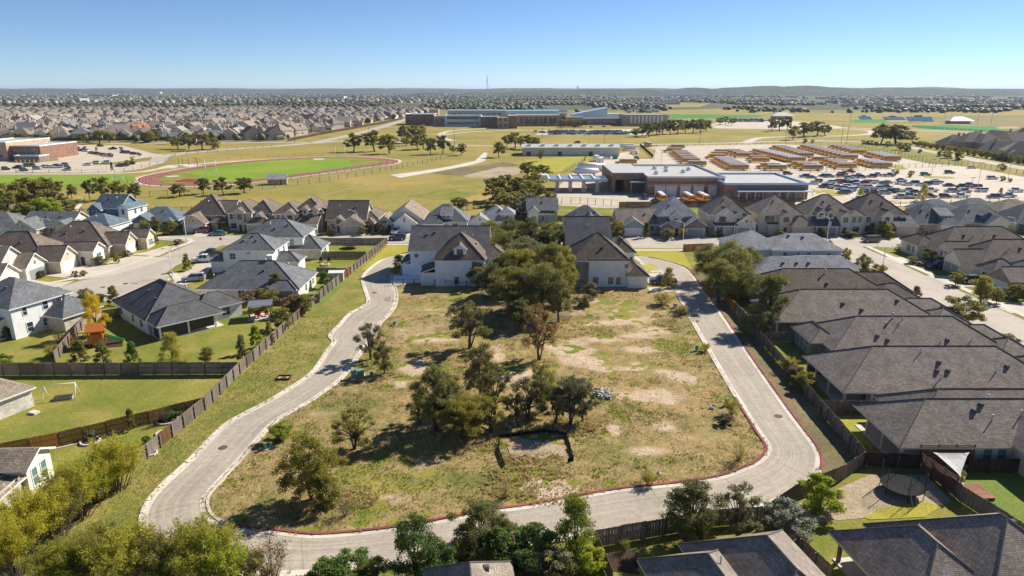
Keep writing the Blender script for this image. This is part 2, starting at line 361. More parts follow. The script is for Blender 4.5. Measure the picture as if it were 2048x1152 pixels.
# ---- the loop road: matching points on its outer and inner edge
LOOP = [(856, 501, 835, 520), (789, 513, 800, 535), (758, 524, 787, 548), (733, 544, 785, 562), (725, 558, 789, 574), (728, 574, 793, 588), (736, 599, 792, 606), (733, 610, 786, 619), (705, 624, 774, 634),
        (692, 635, 761, 647), (678, 651, 752, 663), (660, 672, 742, 680), (668, 683, 733, 691), (655, 702, 722, 706), (635, 732, 705, 730), (613, 755, 680, 760), (551, 795, 625, 800), (520, 812, 585, 823),
        (455, 847, 547, 847), (408, 892, 507, 890), (377, 924, 475, 925), (326, 971, 440, 963), (294, 1010, 414, 992), (285, 1050, 411, 1012), (300, 1085, 420, 1032), (345, 1118, 445, 1049), (430, 1142, 490, 1058),
        (520, 1150, 545, 1062), (640, 1146, 627, 1071), (780, 1130, 747, 1062), (900, 1112, 849, 1047), (1030, 1092, 982, 1022), (1140, 1078, 1056, 1012), (1290, 1058, 1228, 981), (1400, 1040, 1343, 969),
        (1510, 1020, 1439, 954), (1560, 1000, 1497, 933), (1600, 980, 1519, 921), (1628, 958, 1531, 908), (1640, 925, 1535, 897), (1632, 895, 1530, 884), (1604, 858, 1512, 858), (1570, 812, 1490, 823),
        (1533, 760, 1452, 760), (1492, 701, 1416, 698), (1444, 629, 1381, 636), (1409, 584, 1360, 596), (1388, 553, 1348, 572), (1371, 536, 1335, 556), (1341, 525, 1318, 541), (1308, 517, 1290, 530), (1278, 513, 1262, 524)]
OUT = smooth([P(a, b_) for a, b_, _, _ in LOOP], 5); INN = smooth([P(a, b_) for _, _, a, b_ in LOOP], 5)
t = NT('loop_road_pavement'); uv = t.n('ShaderNodeUVMap').outputs[0]
s1 = t.noise(t.mapping(uv, (4.2, .05, 1)), 1.0, 4, .6); s2 = t.noise(t.mapping(uv, (1.1, .02, 1)), 1.6, 3, .6); s3 = t.noise(t.pos(), 1.6, 5, .7); s4 = t.noise(t.pos(), .12, 4, .6)
c = t.mix(t.ramp(s1, [(.36, 0), (.64, 1)]), (.37, .315, .245), (.47, .405, .32)); c = t.mix(1.0, c, t.ramp(s2, [(.3, .9), (.7, 1.06)]), 'MULTIPLY')
c = t.mix(1.0, c, t.ramp(s3, [(.25, .8), (.7, 1.12)]), 'MULTIPLY'); c = t.mix(1.0, c, t.ramp(s4, [(.3, .85), (.7, 1.08)]), 'MULTIPLY'); sx_ = t.n('ShaderNodeSeparateXYZ'); t.l(uv, sx_.inputs[0]); ed = t.math('ABSOLUTE', t.math('SUBTRACT', t.math('DIVIDE', sx_.outputs[0], 6.5), .5)); c = t.mix(t.math('MULTIPLY', t.ramp(ed, [(.38, 0), (.47, .9)]), t.ramp(t.noise(t.pos(), .9, 4, .7), [(.42, 0), (.6, 1)])), c, (.26, .2, .12)); jn = t.math('FRACT', t.math('MULTIPLY', sx_.outputs[1], .115)); c = t.mix(1.0, c, t.ramp(jn, [(0, .72), (.006, .72), (.014, 1), (1, 1)]), 'MULTIPLY')
cr = t.ramp(t.math('ABSOLUTE', t.math('SUBTRACT', t.noise(t.pos(), .33, 5, .7), .5)), [(0, .7), (.006, .95), (.012, 1)]); c = t.mix(1.0, c, cr, 'MULTIPLY'); t.bump(s3, .12, .02)
M['loop'] = t.fin(c, .85, .25)
V = np.array([(*INN[i], .05) if k else (*OUT[i], .05) for i in range(len(OUT)) for k in (0, 1)]); n = len(OUT)
Q = np.array([(2 * i, 2 * i + 1, 2 * i + 3, 2 * i + 2) for i in range(n - 1)])
me = np_mesh('loop_road', V, Q, M['loop'])
L = [0.0]
for i in range(1, n): L.append(L[-1] + hypot((OUT[i][0] + INN[i][0] - OUT[i - 1][0] - INN[i - 1][0]) / 2, (OUT[i][1] + INN[i][1] - OUT[i - 1][1] - INN[i - 1][1]) / 2))
ul = me.uv_layers.new(name='UVMap'); uvs = []
for i in range(n - 1): uvs += [0, L[i], 6.5, L[i], 6.5, L[i + 1], 0, L[i + 1]]
ul.data.foreach_set('uv', uvs)
loop_road = struct(link('loop_road', me))
# kerbs: a run of cast lengths on each side, some overgrown, some painted red
def kerb_run(name, line, sgn, red, gap):
    k = struct(link(name)); acc = [0.0]
    for i in range(1, len(line)): acc.append(acc[-1] + hypot(line[i][0] - line[i - 1][0], line[i][1] - line[i - 1][1]))
    def at(s):
        s = min(max(s, 0), acc[-1] - 1e-3); i = max(j for j in range(len(acc)) if acc[j] <= s); i = min(i, len(line) - 2)
        f = (s - acc[i]) / max(acc[i + 1] - acc[i], 1e-6); a, b_ = line[i], line[i + 1]; d = hypot(b_[0] - a[0], b_[1] - a[1]) or 1
        return (a[0] + f * (b_[0] - a[0]), a[1] + f * (b_[1] - a[1])), (-(b_[1] - a[1]) / d * sgn, (b_[0] - a[0]) / d * sgn)
    s, tot = 0.0, acc[-1]
    while s < tot - .3:
        f = s / tot; far = at(s)[0][1] > 118
        ln = 6.0 if far else 2.2 + rnd.random() * .5
        isred = any(a < f < b_ for a, b_ in red); g = .14 if (any(a < f < b_ for a, b_ in gap)) else .015
        pts = [at(s + (ln - g) * j / 2) for j in range(3)]
        h = .14 + rnd.uniform(-.015, .015); off = rnd.uniform(-.03, .03) if g > .1 else 0
        b = MB(); w0, w1 = 0.0 + off, .34 + off
        bot = [(p[0] + n_[0] * w0, p[1] + n_[1] * w0) for p, n_ in pts] + [(p[0] + n_[0] * w1, p[1] + n_[1] * w1) for p, n_ in pts[::-1]]
        top = [(p[0] + n_[0] * (w0 + .05), p[1] + n_[1] * (w0 + .05)) for p, n_ in pts] + [(p[0] + n_[0] * w1, p[1] + n_[1] * w1) for p, n_ in pts[::-1]]
        if sgn > 0: bot, top = bot[::-1], top[::-1]
        b.hexa([(x, y, -.02) for x, y in bot], [(x, y, h) for x, y in top], 0)
        b.build('kerb_stone', M['kerbred'] if isred else M['kerb'], k)
        s += ln
    # the pale gutter pan along the kerb
    b = MB()
    for i in range(len(line) - 1):
        (p, n0), (q, n1) = at(acc[i]), at(acc[i + 1] - .001)
        f = [(p[0] - n0[0] * .02, p[1] - n0[1] * .02, .056), (q[0] - n0[0] * .02, q[1] - n0[1] * .02, .056), (q[0] - n0[0] * .5, q[1] - n0[1] * .5, .056), (p[0] - n0[0] * .5, p[1] - n0[1] * .5, .056)]
        b.poly(f[::-1] if sgn > 0 else f)
    b.build('gutter', M['kerb'], k)
kerb_run('outer_kerb', OUT, -1, [(.655, .985)], [(.19, .42)])
kerb_run('inner_kerb', INN, 1, [(.42, .7)], [(.2, .33)])

# ---- the vacant lot inside the loop: a fine grid with where it is bare and where it is lush
lot = [P(a, b_) for _, _, a, b_ in LOOP[3:-2]]
poly = np.array([(x, y) for x, y in lot])
def inside(X, Y, pg):
    r = np.zeros(X.shape, bool); j = len(pg) - 1
    for i in range(len(pg)):
        (xi, yi), (xj, yj) = pg[i], pg[j]
        r ^= ((yi > Y) != (yj > Y)) & (X < (xj - xi) * (Y - yi) / (yj - yi + 1e-12) + xi); j = i
    return r
BARE = [(830, 735, 30, 16, 1.3), (800, 770, 16, 8, .8), (998, 710, 12, 10, 1.5), (1200, 682, 50, 7, 1.0), (1290, 672, 42, 6, .9), (1310, 660, 30, 7, .8), (1285, 700, 36, 8, 1.0), (1160, 722, 60, 9, .9), (1250, 735, 60, 10, 1.1), (1330, 745, 40, 9, .7),
        (1240, 620, 70, 10, .6), (1270, 640, 50, 8, .8), (1130, 700, 60, 12, .9), (1060, 745, 60, 14, .8), (1190, 650, 40, 8, .6), (1290, 790, 60, 14, .9), (1350, 805, 30, 10, .9), (1220, 860, 22, 12, .9), (1330, 855, 30, 12, .6), (1290, 905, 40, 14, .6),
        (900, 620, 60, 12, .4), (850, 660, 50, 10, .5), (990, 760, 40, 16, .6), (1070, 890, 46, 18, 1.1), (1085, 982, 62, 24, 1.5), (760, 1000, 40, 10, .6), (850, 930, 20, 10, .7), (1380, 760, 30, 14, .5), (1420, 690, 20, 14, .4), (700, 780, 26, 8, .5), (650, 830, 40, 12, .3), (1430, 880, 60, 16, .35),
        (880, 680, 60, 8, .5), (970, 690, 40, 8, .7), (1200, 600, 60, 6, .5), (560, 960, 40, 14, .35)]
LUSH = [(700, 820, 90, 20, .9), (560, 880, 60, 18, .5), (1212, 647, 26, 4, 1.6), (930, 600, 70, 12, .5), (660, 960, 80, 24, .6), (900, 960, 110, 26, .7), (1330, 700, 80, 12, .5), (1350, 650, 50, 14, .6), (1200, 800, 70, 16, .6), (1210, 900, 60, 30, .6), (1390, 850, 60, 26, .5), (800, 610, 30, 12, .6),
        (520, 1000, 60, 24, .5), (980, 960, 60, 24, .6), (700, 1030, 120, 14, .6), (1150, 760, 50, 8, .7), (1330, 920, 80, 16, .5)]
def blobs(X, Y, L_):
    s = np.zeros(X.shape)
    for x, y, rx, ry, a in L_:
        cx, cy = P(x, y); sx = rx / ppm(x, y); sy = max(abs(P(x, y - ry)[1] - P(x, y + ry)[1]) / 2, .5)
        s += a * np.exp(-((X - cx) / sx) ** 2 - ((Y - cy) / sy) ** 2)
    return s
def vnoise(X, Y, s, seed):
    r = np.random.RandomState(seed); G = r.rand(256, 256); x, y = X / s + 50, Y / s + 50
    i, j = np.floor(x).astype(int), np.floor(y).astype(int); fx, fy = x - i, y - j; fx, fy = fx * fx * (3 - 2 * fx), fy * fy * (3 - 2 * fy)
    g = lambda a, b_: G[a % 256, b_ % 256]
    return (g(i, j) * (1 - fx) + g(i + 1, j) * fx) * (1 - fy) + (g(i, j + 1) * (1 - fx) + g(i + 1, j + 1) * fx) * fy
step = .42
gx, gy = np.arange(poly[:, 0].min() - 1, poly[:, 0].max() + 1.5, step), np.arange(poly[:, 1].min() - 1, poly[:, 1].max() + 1.5, step)
GX, GY = np.meshgrid(gx, gy); keep = inside(GX + step / 2, GY + step / 2, poly)[:-1, :-1]
hz = .02 + .10 * (vnoise(GX, GY, 5, 1) - .5) + .09 * (vnoise(GX, GY, 1.3, 2) - .5) + .08 * (vnoise(GX, GY, .7, 3) - .5) + .03
nY, nX = GX.shape; idx = np.arange(nX * nY).reshape(nY, nX)
q = np.stack([idx[:-1, :-1][keep], idx[:-1, 1:][keep], idx[1:, 1:][keep], idx[1:, :-1][keep]], 1)
used = np.unique(q); remap = np.full(nX * nY, -1); remap[used] = np.arange(len(used))
VV = np.stack([GX.ravel()[used], GY.ravel()[used], hz.ravel()[used]], 1)
nb = vnoise(VV[:, 0], VV[:, 1], 3.2, 5) * .5 + vnoise(VV[:, 0], VV[:, 1], 1.1, 6) * .5
LOTBARE = lambda x, y: blobs(x, y, BARE)
streak = vnoise(VV[:, 0] / 3.2, VV[:, 1], 1.6, 31) * .6 + vnoise(VV[:, 0] / 2, VV[:, 1], .8, 32) * .4
bare = np.clip(blobs(VV[:, 0], VV[:, 1], BARE) * (2.8 * (.55 * nb + .45 * streak) - .55) - .02 + .5 * (vnoise(VV[:, 0], VV[:, 1], 6, 8) - .5) + .3 * (streak - .5), 0, 1)
lush = np.clip(blobs(VV[:, 0], VV[:, 1], LUSH) * (.4 + 1.1 * nb) + .4 * (vnoise(VV[:, 0], VV[:, 1], 7, 9) - .4), 0, 1)
t = NT('lot_ground'); at1, at2 = t.n('ShaderNodeAttribute', attribute_name='bare'), t.n('ShaderNodeAttribute', attribute_name='lush')
p = t.pos(); n1, n2, n3 = t.noise(p, .35, 5, .65), t.noise(p, 1.7, 4, .7), t.noise(p, 7, 3, .7)
dry = t.ramp(t.math('ADD', t.math('MULTIPLY', n1, .5), t.math('MULTIPLY', n2, .5)), [(.34, (.47, .325, .165)), (.48, (.36, .25, .11)), (.6, (.215, .175, .065))])
grn = t.ramp(n2, [(.35, (.2, .19, .05)), (.6, (.115, .155, .035))]); soil = t.ramp(t.math('ADD', t.math('MULTIPLY', n1, .4), t.math('MULTIPLY', n3, .6)), [(.35, (.4, .275, .165)), (.65, (.62, .49, .35))])
c = t.mix(t.math('MULTIPLY', at2.outputs['Fac'], t.ramp(n1, [(.3, .55), (.6, 1)])), dry, grn)
bf = t.ramp(t.math('ADD', at1.outputs['Fac'], t.math('MULTIPLY', t.math('SUBTRACT', n2, .5), 1.1)), [(.18, 0), (.55, 1)])
c = t.mix(bf, c, soil); c = t.mix(1.0, c, t.ramp(n3, [(.28, .6), (.72, 1.35)]), 'MULTIPLY'); t.bump(t.math('ADD', n2, t.math('MULTIPLY', n3, .5)), .8, .15)
M['lotmat'] = t.fin(c, .95, .1)
me = np_mesh('vacant_lot', VV, remap[q], M['lotmat'])
for nm, arr in (('bare', bare), ('lush', lush)): me.attributes.new(nm, 'FLOAT', 'POINT').data.foreach_set('value', arr.astype(np.float32))
struct(link('vacant_lot', me))
sheet('lot_soil', [(a, b_) for _, _, a, b_ in LOOP[3:-2]], .012, 'verge')

# ---- verges
sheet('verge', [(775, 486), (850, 486), (856, 499), (789, 511), (757, 522), (732, 543), (724, 558), (735, 600), (731, 611), (704, 624), (690, 636), (658, 673), (666, 684), (653, 703), (612, 757), (550, 797), (453, 849), (405, 894), (323, 973), (290, 1012), (281, 1052), (296, 1090), (340, 1125), (430, 1160),
                (300, 1300), (-200, 1300), (-200, 1120), (100, 1010), (275, 930), (480, 745), (630, 610)], .034, 'verge')
sheet('corner_lawn', [(780, 487), (856, 487), (854, 499), (800, 510), (760, 521), (735, 541), (722, 540)], .04, 'lawn_gold')
sheet('corner_lawn', [(1262, 497), (1362, 497), (1385, 540), (1372, 533), (1341, 523), (1308, 515), (1278, 511)], .04, 'lawn_gold')
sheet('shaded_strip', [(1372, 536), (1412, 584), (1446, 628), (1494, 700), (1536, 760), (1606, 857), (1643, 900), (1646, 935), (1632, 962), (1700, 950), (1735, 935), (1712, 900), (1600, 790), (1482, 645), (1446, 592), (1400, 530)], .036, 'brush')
# ---- streets
STREET = [('front_street', [(560, 473), (840, 471), (1245, 472), (1400, 474), (1600, 476), (1790, 478), (2100, 482), (2100, 498), (1830, 497), (1740, 494), (1640, 492), (1400, 497), (1250, 496), (990, 487), (780, 487), (640, 486), (444, 491), (387, 486), (300, 478), (295, 472), (444, 471)]),
          ('cul_de_sac', [(444, 480), (387, 486), (316, 516), (219, 550), (156, 563), (103, 581), (60, 590), (100, 620), (156, 607), (244, 601), (281, 576), (344, 560), (333, 545), (352, 532), (403, 510), (444, 491)]),
          ('side_street', [(1686, 494), (1700, 508), (1735, 533), (1790, 560), (1812, 592), (1925, 632), (2048, 690), (2200, 760), (2300, 760), (2120, 660), (2000, 622), (1905, 578), (1830, 540), (1780, 520), (1790, 494)])]
sheet('front_street', STREET[0][1], .05, 'street'); sheet('cul_de_sac', STREET[1][1], .056, 'street'); 
sheet('side_street', [(80.5, 183), (93, 183), (93.2, 175), (92.2, 60), (82.0, 60), (81.5, 175)], .06, 'street', False)
# pavements: kerb and walk lines along the streets
strip('sidewalk', [(70, 572), (156, 556), (216, 544), (312, 510), (383, 481), (300, 474)], 1.5, .09, 'walk')
strip('sidewalk', [(455, 495), (640, 490), (850, 490)], 1.4, .09, 'walk'); strip('sidewalk', [(1250, 501), (1400, 501), (1690, 501)], 1.4, .09, 'walk')
strip('sidewalk', [(560, 468), (850, 466), (1245, 467), (1400, 468.5), (1600, 470), (1800, 472), (2100, 476)], 1.5, .09, 'walk')
strip('sidewalk', [(94.8, 178), (94.6, 60)], 1.6, .09, 'walk', False); strip('sidewalk', [(79.6, 175), (80, 60)], 1.4, .09, 'walk', False)
strip('sidewalk', [(255, 603), (300, 580), (350, 565)], 1.4, .09, 'walk'); strip('sidewalk', [(345, 545), (362, 570)], 1.6, .09, 'walk')
# ---- driveways
DRV = [[(215, 525), (260, 512), (345, 516), (225, 552), (160, 560), (60, 548), (40, 535), (130, 530)], [(290, 505), (330, 493), (384, 485), (330, 506), (318, 513), (262, 510)], [(0, 575), (60, 560), (112, 566), (150, 562), (110, 580), (60, 590)],
       [(395, 462), (448, 462), (444, 474), (384, 474)], [(680, 464), (745, 462), (740, 473), (664, 474)], [(800, 462), (835, 462), (822, 474), (782, 474)], [(848, 463), (900, 463), (884, 474), (836, 474)], [(590, 465), (625, 465), (612, 474), (575, 474)],
       [(1250, 472), (1290, 470), (1300, 477), (1254, 478)], [(1375, 470), (1410, 470), (1420, 478), (1385, 478)], [(1470, 469), (1512, 469), (1530, 478), (1480, 478)], [(1575, 469), (1620, 469), (1632, 479), (1586, 479)], [(1652, 470), (1690, 470), (1700, 480), (1660, 480)],
       [(1790, 470), (1830, 470), (1838, 482), (1790, 482)], [(1870, 468), (1910, 468), (1930, 482), (1880, 482)], [(1150, 474), (1190, 474), (1192, 480), (1148, 480)],
       [(357, 573), (412, 560), (415, 545), (440, 520), (452, 500), (420, 508), (395, 516), (390, 530), (370, 545), (348, 550)]]
for d in DRV: sheet('driveway', d, .075, 'drive')
for y0, y1, x1 in ((166, 158, 101), (148, 139, 106), (128, 121, 103), (108, 100, 103), (90, 83, 103)): sheet('driveway', [(93, y0), (x1, y0 - .4), (x1, y1), (93, y1)], .075, 'drive', False)
for y0, y1 in ((168, 163), (146, 141), (128, 123), (112, 107), (97, 92), (83, 78), (69, 64)): sheet('driveway', [(70, y0), (82, y0), (82, y1), (70, y1)], .075, 'drive', False)
sheet('driveway', [(782, 575), (786, 560), (800, 553), (848, 552), (850, 566), (800, 572)], .075, 'drive'); sheet('driveway', [(775, 545), (800, 536), (842, 520), (848, 540), (790, 552)], .07, 'drive')
sheet('driveway', [(1292, 548), (1335, 545), (1345, 555), (1352, 565), (1296, 566)], .075, 'drive'); sheet('driveway', [(1262, 514), (1275, 513), (1290, 530), (1330, 545), (1290, 545), (1255, 535)], .07, 'drive')
sheet('driveway', [(1296, 576), (1352, 572), (1356, 582), (1300, 588)], .075, 'drive')
sheet('island_lawn', [(1285, 530), (1300, 527), (1322, 540), (1290, 541)], .085, 'lawn_gold')
# ---- yards
for pts in ([(1540, 680), (1600, 672), (1596, 700), (1570, 712), (1540, 690)], [(1455, 598), (1505, 595), (1505, 640), (1480, 632)]): sheet('back_lawn', pts, .04, 'lawn_green')
sheet('back_lawn', [(1620, 744), (1690, 735), (1720, 790), (1660, 800)], .04, 'lawn_green'); sheet('back_lawn', [(1655, 835), (1752, 830), (1745, 900), (1712, 880)], .042, 'lawn_gold')
sheet('back_lawn', [(1920, 950), (2300, 950), (2300, 1150), (2060, 1090), (1925, 1005)], .05, 'lawn_green')
sheet('gravel_yard', [(1660, 985), (1740, 950), (1850, 950), (1905, 1005), (1800, 1030), (1640, 1045), (1560, 1055), (1590, 1010)], .05, 'dirt')
sheet('worn_lawn', [(1725, 1035), (1770, 1015), (1850, 1003), (1880, 1015), (1850, 1035), (1740, 1040)], .06, 'lawn_gold')
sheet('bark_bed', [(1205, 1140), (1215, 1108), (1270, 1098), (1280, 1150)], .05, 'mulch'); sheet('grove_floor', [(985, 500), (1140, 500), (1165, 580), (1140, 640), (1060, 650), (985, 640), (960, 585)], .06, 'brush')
sheet('back_lawn', [(600, 575), (650, 560), (700, 556), (640, 616), (575, 606)], .04, 'lawn_green'); sheet('back_lawn', [(640, 520), (725, 520), (690, 548), (640, 548)], .04, 'lawn')
sheet('patio', [(245, 640), (262, 632), (320, 650), (305, 658)], .05, 'yard'); sheet('patio', [(400, 632), (445, 627), (448, 634), (410, 640)], .06, 'walk')
# ---- running track and pitches
def oval(x, y, L_, r, ang, n=20):
    out = []
    for k in range(2):
        for i in range(n + 1):
            a = -pi / 2 + pi * i / n + k * pi
            px_, py_ = (L_ / 2 if k == 0 else -L_ / 2) + r * cos(a), r * sin(a)
            out.append((x + px_ * cos(ang) - py_ * sin(ang), y + px_ * sin(ang) + py_ * cos(ang)))
    return out
TPX = [(275, 361), (284, 354), (330, 344), (420, 329.5), (500, 321.5), (580, 316.5), (660, 313.8), (740, 315), (785, 318.5), (797, 322.5), (786, 328), (740, 334), (660, 345), (600, 353), (540, 361), (480, 367.5), (400, 372), (330, 372), (288, 368)]
TO = smooth([P(*q) for q in TPX + TPX[:1]], 6)[:-1]
def inset(pg, d):
    out = []; n = len(pg)
    for i in range(n):
        (x0, y0), (x1, y1) = pg[i - 2], pg[(i + 2) % n]; q = hypot(x1 - x0, y1 - y0); out.append((pg[i][0] + (y1 - y0) / q * d, pg[i][1] - (x1 - x0) / q * d))
    return out
sgn_ = 1 if sum(TO[i - 1][0] * TO[i][1] - TO[i][0] * TO[i - 1][1] for i in range(len(TO))) < 0 else -1
sheet('track_apron', inset(TO, -1.8 * sgn_), .05, 'walk', False); sheet('running_track', TO, .07, 'red', False); sheet('track_infield', inset(TO, 9 * sgn_), .09, 'field', False)
for k_ in range(1, 7):
    a_, b_ = inset(TO, (k_ * 1.25 + .06) * sgn_), inset(TO, (k_ * 1.25 - .06) * sgn_); lm = MB()
    for i in range(len(TO)): j = (i + 1) % len(TO); lm.poly([(*a_[i], .085), (*a_[j], .085), (*b_[j], .085), (*b_[i], .085)])
    struct(lm.build('lane_line', M['linemark']))
sheet('infield_end', [(312, 358), (330, 351), (372, 345), (400, 352), (395, 366), (330, 367)], .105, 'lawn'); sheet('infield_end', [(700, 320), (750, 319), (775, 322), (752, 327), (720, 330), (700, 328)], .105, 'lawn')
sheet('jump_pad', [(350, 362), (374, 358), (400, 360), (392, 365.5), (352, 365)], .13, 'red'); sheet('jump_pad', [(330, 353), (355, 351.5), (362, 353), (338, 355)], .13, 'walk'); sheet('jump_pad', [(626, 318), (646, 317), (650, 319), (628, 320)], .13, 'walk')
sheet('sports_field', [(-90, 352), (262, 349), (276, 362), (250, 366), (120, 370), (-90, 376)], .05, 'field')
strip('footpath', [(-60, 348), (150, 348), (270, 345), (330, 336), (420, 326), (560, 318)], 4, .06, 'walk'); strip('footpath', [(330, 337), (360, 330), (415, 335)], 9, .065, 'walk')
strip('footpath', [(335, 332), (420, 321), (560, 312)], 1.5, .062, 'meadow')
# ---- roads and car parks of the school land
sheet('school_car_park', [(-60, 346), (-60, 328), (60, 315), (110, 298), (150, 290), (245, 291), (310, 308), (345, 312), (330, 325), (282, 338), (230, 346), (60, 345)], .05, 'yard')
for pts in ([(40, 322), (115, 317), (118, 321), (45, 328)], [(165, 327), (225, 325), (305, 314), (300, 321), (240, 329), (170, 331)]): sheet('parking_island', pts, .08, 'lawn')
strip('school_road', [(-100, 288), (200, 287), (540, 285), (610, 284)], 9, .05, 'street'); strip('school_road', [(300, 325), (350, 309), (440, 300), (560, 292), (620, 286), (640, 283), (720, 266), (770, 252), (815, 238), (830, 232)], 11, .055, 'street')
strip('school_road', [(620, 287), (720, 281), (900, 291), (1050, 291), (1300, 289), (1420, 287), (1560, 283), (1650, 282), (1760, 286), (1860, 302), (1960, 322), (2100, 345)], 11, .055, 'street')
strip('school_road', [(905, 282), (880, 272), (900, 262), (960, 258), (1010, 256)], 7, .06, 'drive'); strip('school_road', [(880, 270), (960, 263), (1090, 261), (1300, 258)], 7, .06, 'drive')
strip('school_road', [(1490, 287), (1520, 276), (1590, 273), (1680, 272), (1740, 268), (1735, 261), (1660, 257)], 8, .06, 'drive'); strip('school_road', [(1320, 252), (1500, 256), (1690, 256), (1900, 262), (2080, 268)], 9, .06, 'drive')
strip('school_road', [(1740, 262), (1880, 264), (1980, 270), (2100, 276)], 6, .06, 'drive')
sheet('school_car_park', [(1070, 270), (1085, 260), (1300, 258), (1290, 270)], .055, 'yard'); sheet('school_car_park', [(1420, 249), (1470, 237), (1560, 240), (1640, 247), (1700, 256), (1600, 259), (1430, 257)], .07, 'yard')
sheet('bus_yard', [(1080, 420), (1095, 392), (1165, 330), (1200, 312), (1260, 303), (1275, 296), (1330, 292), (1560, 288), (1690, 296), (1810, 315), (1955, 338), (2080, 360), (2080, 402), (1960, 404), (1640, 414), (1235, 416)], .05, 'yard')
sheet('yard_verge', [(1258, 302), (1290, 293), (1312, 300), (1306, 318), (1270, 318)], .08, 'meadow'); sheet('yard_verge', [(1050, 320), (1180, 312), (1172, 330), (1120, 345), (1060, 352)], .08, 'lawn_gold')
sheet('road_verge', [(1690, 291), (1760, 290), (1850, 306), (1935, 325), (1925, 331), (1860, 328), (1760, 308), (1700, 300)], .075, 'lawn'); sheet('road_verge', [(1840, 290), (1930, 302), (2080, 326), (2080, 336), (1960, 316), (1850, 300)], .075, 'lawn_gold')
for pts in ([(1765, 331), (1800, 330), (1815, 338), (1805, 340)], [(1500, 372), (1545, 376), (1580, 392), (1560, 394)], [(1640, 379), (1665, 380), (1690, 393), (1660, 392)], [(1845, 352), (1905, 354), (1910, 358), (1850, 356)], [(1620, 377), (1650, 384), (1635, 388)], [(1700, 403), (1750, 400), (1800, 402), (1740, 407)]): sheet('parking_island', pts, .09, 'lawn_gold')
strip('yard_verge', [(1700, 409), (1850, 406), (2090, 402)], 3.5, .09, 'lawn_gold'); strip('access_lane', [(1750, 411), (1900, 409), (2090, 406)], 4, .08, 'walk')
sheet('depot_lawn', [(1105, 410), (1236, 418), (1600, 412), (1602, 436), (1100, 440)], .06, 'lawn'); sheet('bare_basin', [(925, 352), (1000, 334), (1035, 335), (1050, 345), (1000, 356), (940, 357)], .06, 'dirt')
sheet('drain_chute', [(780, 350), (845, 342), (900, 333), (950, 322), (968, 305), (975, 306), (970, 322), (940, 331), (870, 344), (800, 356)], .07, 'walk')
sheet('greener_meadow', [(810, 392), (860, 384), (930, 374), (962, 372), (968, 384), (940, 394), (880, 400)], .05, 'lawn'); strip('worn_path', [(618, 396), (690, 380), (775, 360)], 1.0, .05, 'dirt'); sheet('brush_ground', [(858, 346), (900, 338), (1010, 324), (1040, 330), (985, 340), (920, 352)], .045, 'brush'); sheet('brush_ground', [(-60, 400), (140, 396), (170, 420), (120, 446), (-80, 470)], .05, 'brush'); sheet('ramp', [(115, 430), (155, 408), (168, 404), (150, 430)], .07, 'walk')
sheet('turf_pitch', [(1336, 229), (1400, 229), (1540, 231), (1500, 236), (1336, 237)], .08, 'turf_far'); sheet('turf_pitch', [(1820, 252), (1890, 250), (2090, 258), (2090, 266), (1960, 262), (1850, 258)], .09, 'turf_far')
sheet('infield_clay', [(1990, 254), (2030, 253), (2044, 257), (2000, 258)], .12, 'orange'); sheet('infield_clay', [(1770, 241), (1840, 241), (1845, 244), (1780, 244)], .12, 'orange'); sheet('turf_pitch', [(1700, 241), (1770, 238), (1860, 240), (1850, 245), (1710, 245)], .1, 'turf_far')
for pts in ([(880, 238), (1000, 232), (1020, 236), (900, 242)], [(1190, 212), (1300, 205), (1420, 207), (1400, 214), (1250, 216)], [(1330, 220), (1500, 216), (1520, 222), (1340, 226)], [(1560, 226), (1900, 226), (1900, 234), (1560, 236)], [(1880, 222), (2100, 220), (2100, 232), (1900, 230)]): sheet('dry_field', pts, .02, 'meadow')
# ------------------------------------------------------------------ houses
WIN = {}
def win_mesh(w_, h_, trim, pane='glass', bars=1):
    k = (round(w_, 2), round(h_, 2), trim, pane, bars)
    if k not in WIN:
        b = MB(); t = .09; x, z = w_ / 2, h_
        for q in ((-x - t, -t, x + t, 0), (-x - t, z, x + t, z + t), (-x - t, 0, -x, z), (x, 0, x + t, z)): b.box(q[0], -.06, q[1], q[2], .02, q[3])
        b.box(-x, -.04, z / 2 - .025, x, .01, z / 2 + .025)
        for i in range(bars):
            u = -x + w_ * (i + 1) / (bars + 1); b.box(u - .025, -.042, 0, u + .025, .01, z)
        c = MB(); c.box(-x, -.02, 0, x, .015, z)
        WIN[k] = (b.mesh('window', M[trim]), c.mesh('pane', M[pane]))
    return WIN[k]
def gar_mesh(w_, h_, mat, trim):
    k = ('g', w_, h_, mat, trim)
    if k not in WIN:
        b = MB(); x = w_ / 2; t = .14
        b.box(-x - t, -.07, 0, -x, .02, h_ + t, 1); b.box(x, -.07, 0, x + t, .02, h_ + t, 1); b.box(-x, -.07, h_, x, .02, h_ + t, 1)
        n = 4; m = max(2, int(w_ / .6))
        b.box(-x, -.02, 0, x, .015, h_)
        for i in range(n):
            for j in range(m):
                z0, x0 = h_ * i / n + .05, -x + w_ * j / m + .05
                b.box(x0, -.05, z0, x0 + w_ / m - .1, -.018, z0 + h_ / n - .1, 0)
        WIN[k] = (b.mesh('garage_door', [M[mat], M[trim]]), None)
    return WIN[k]
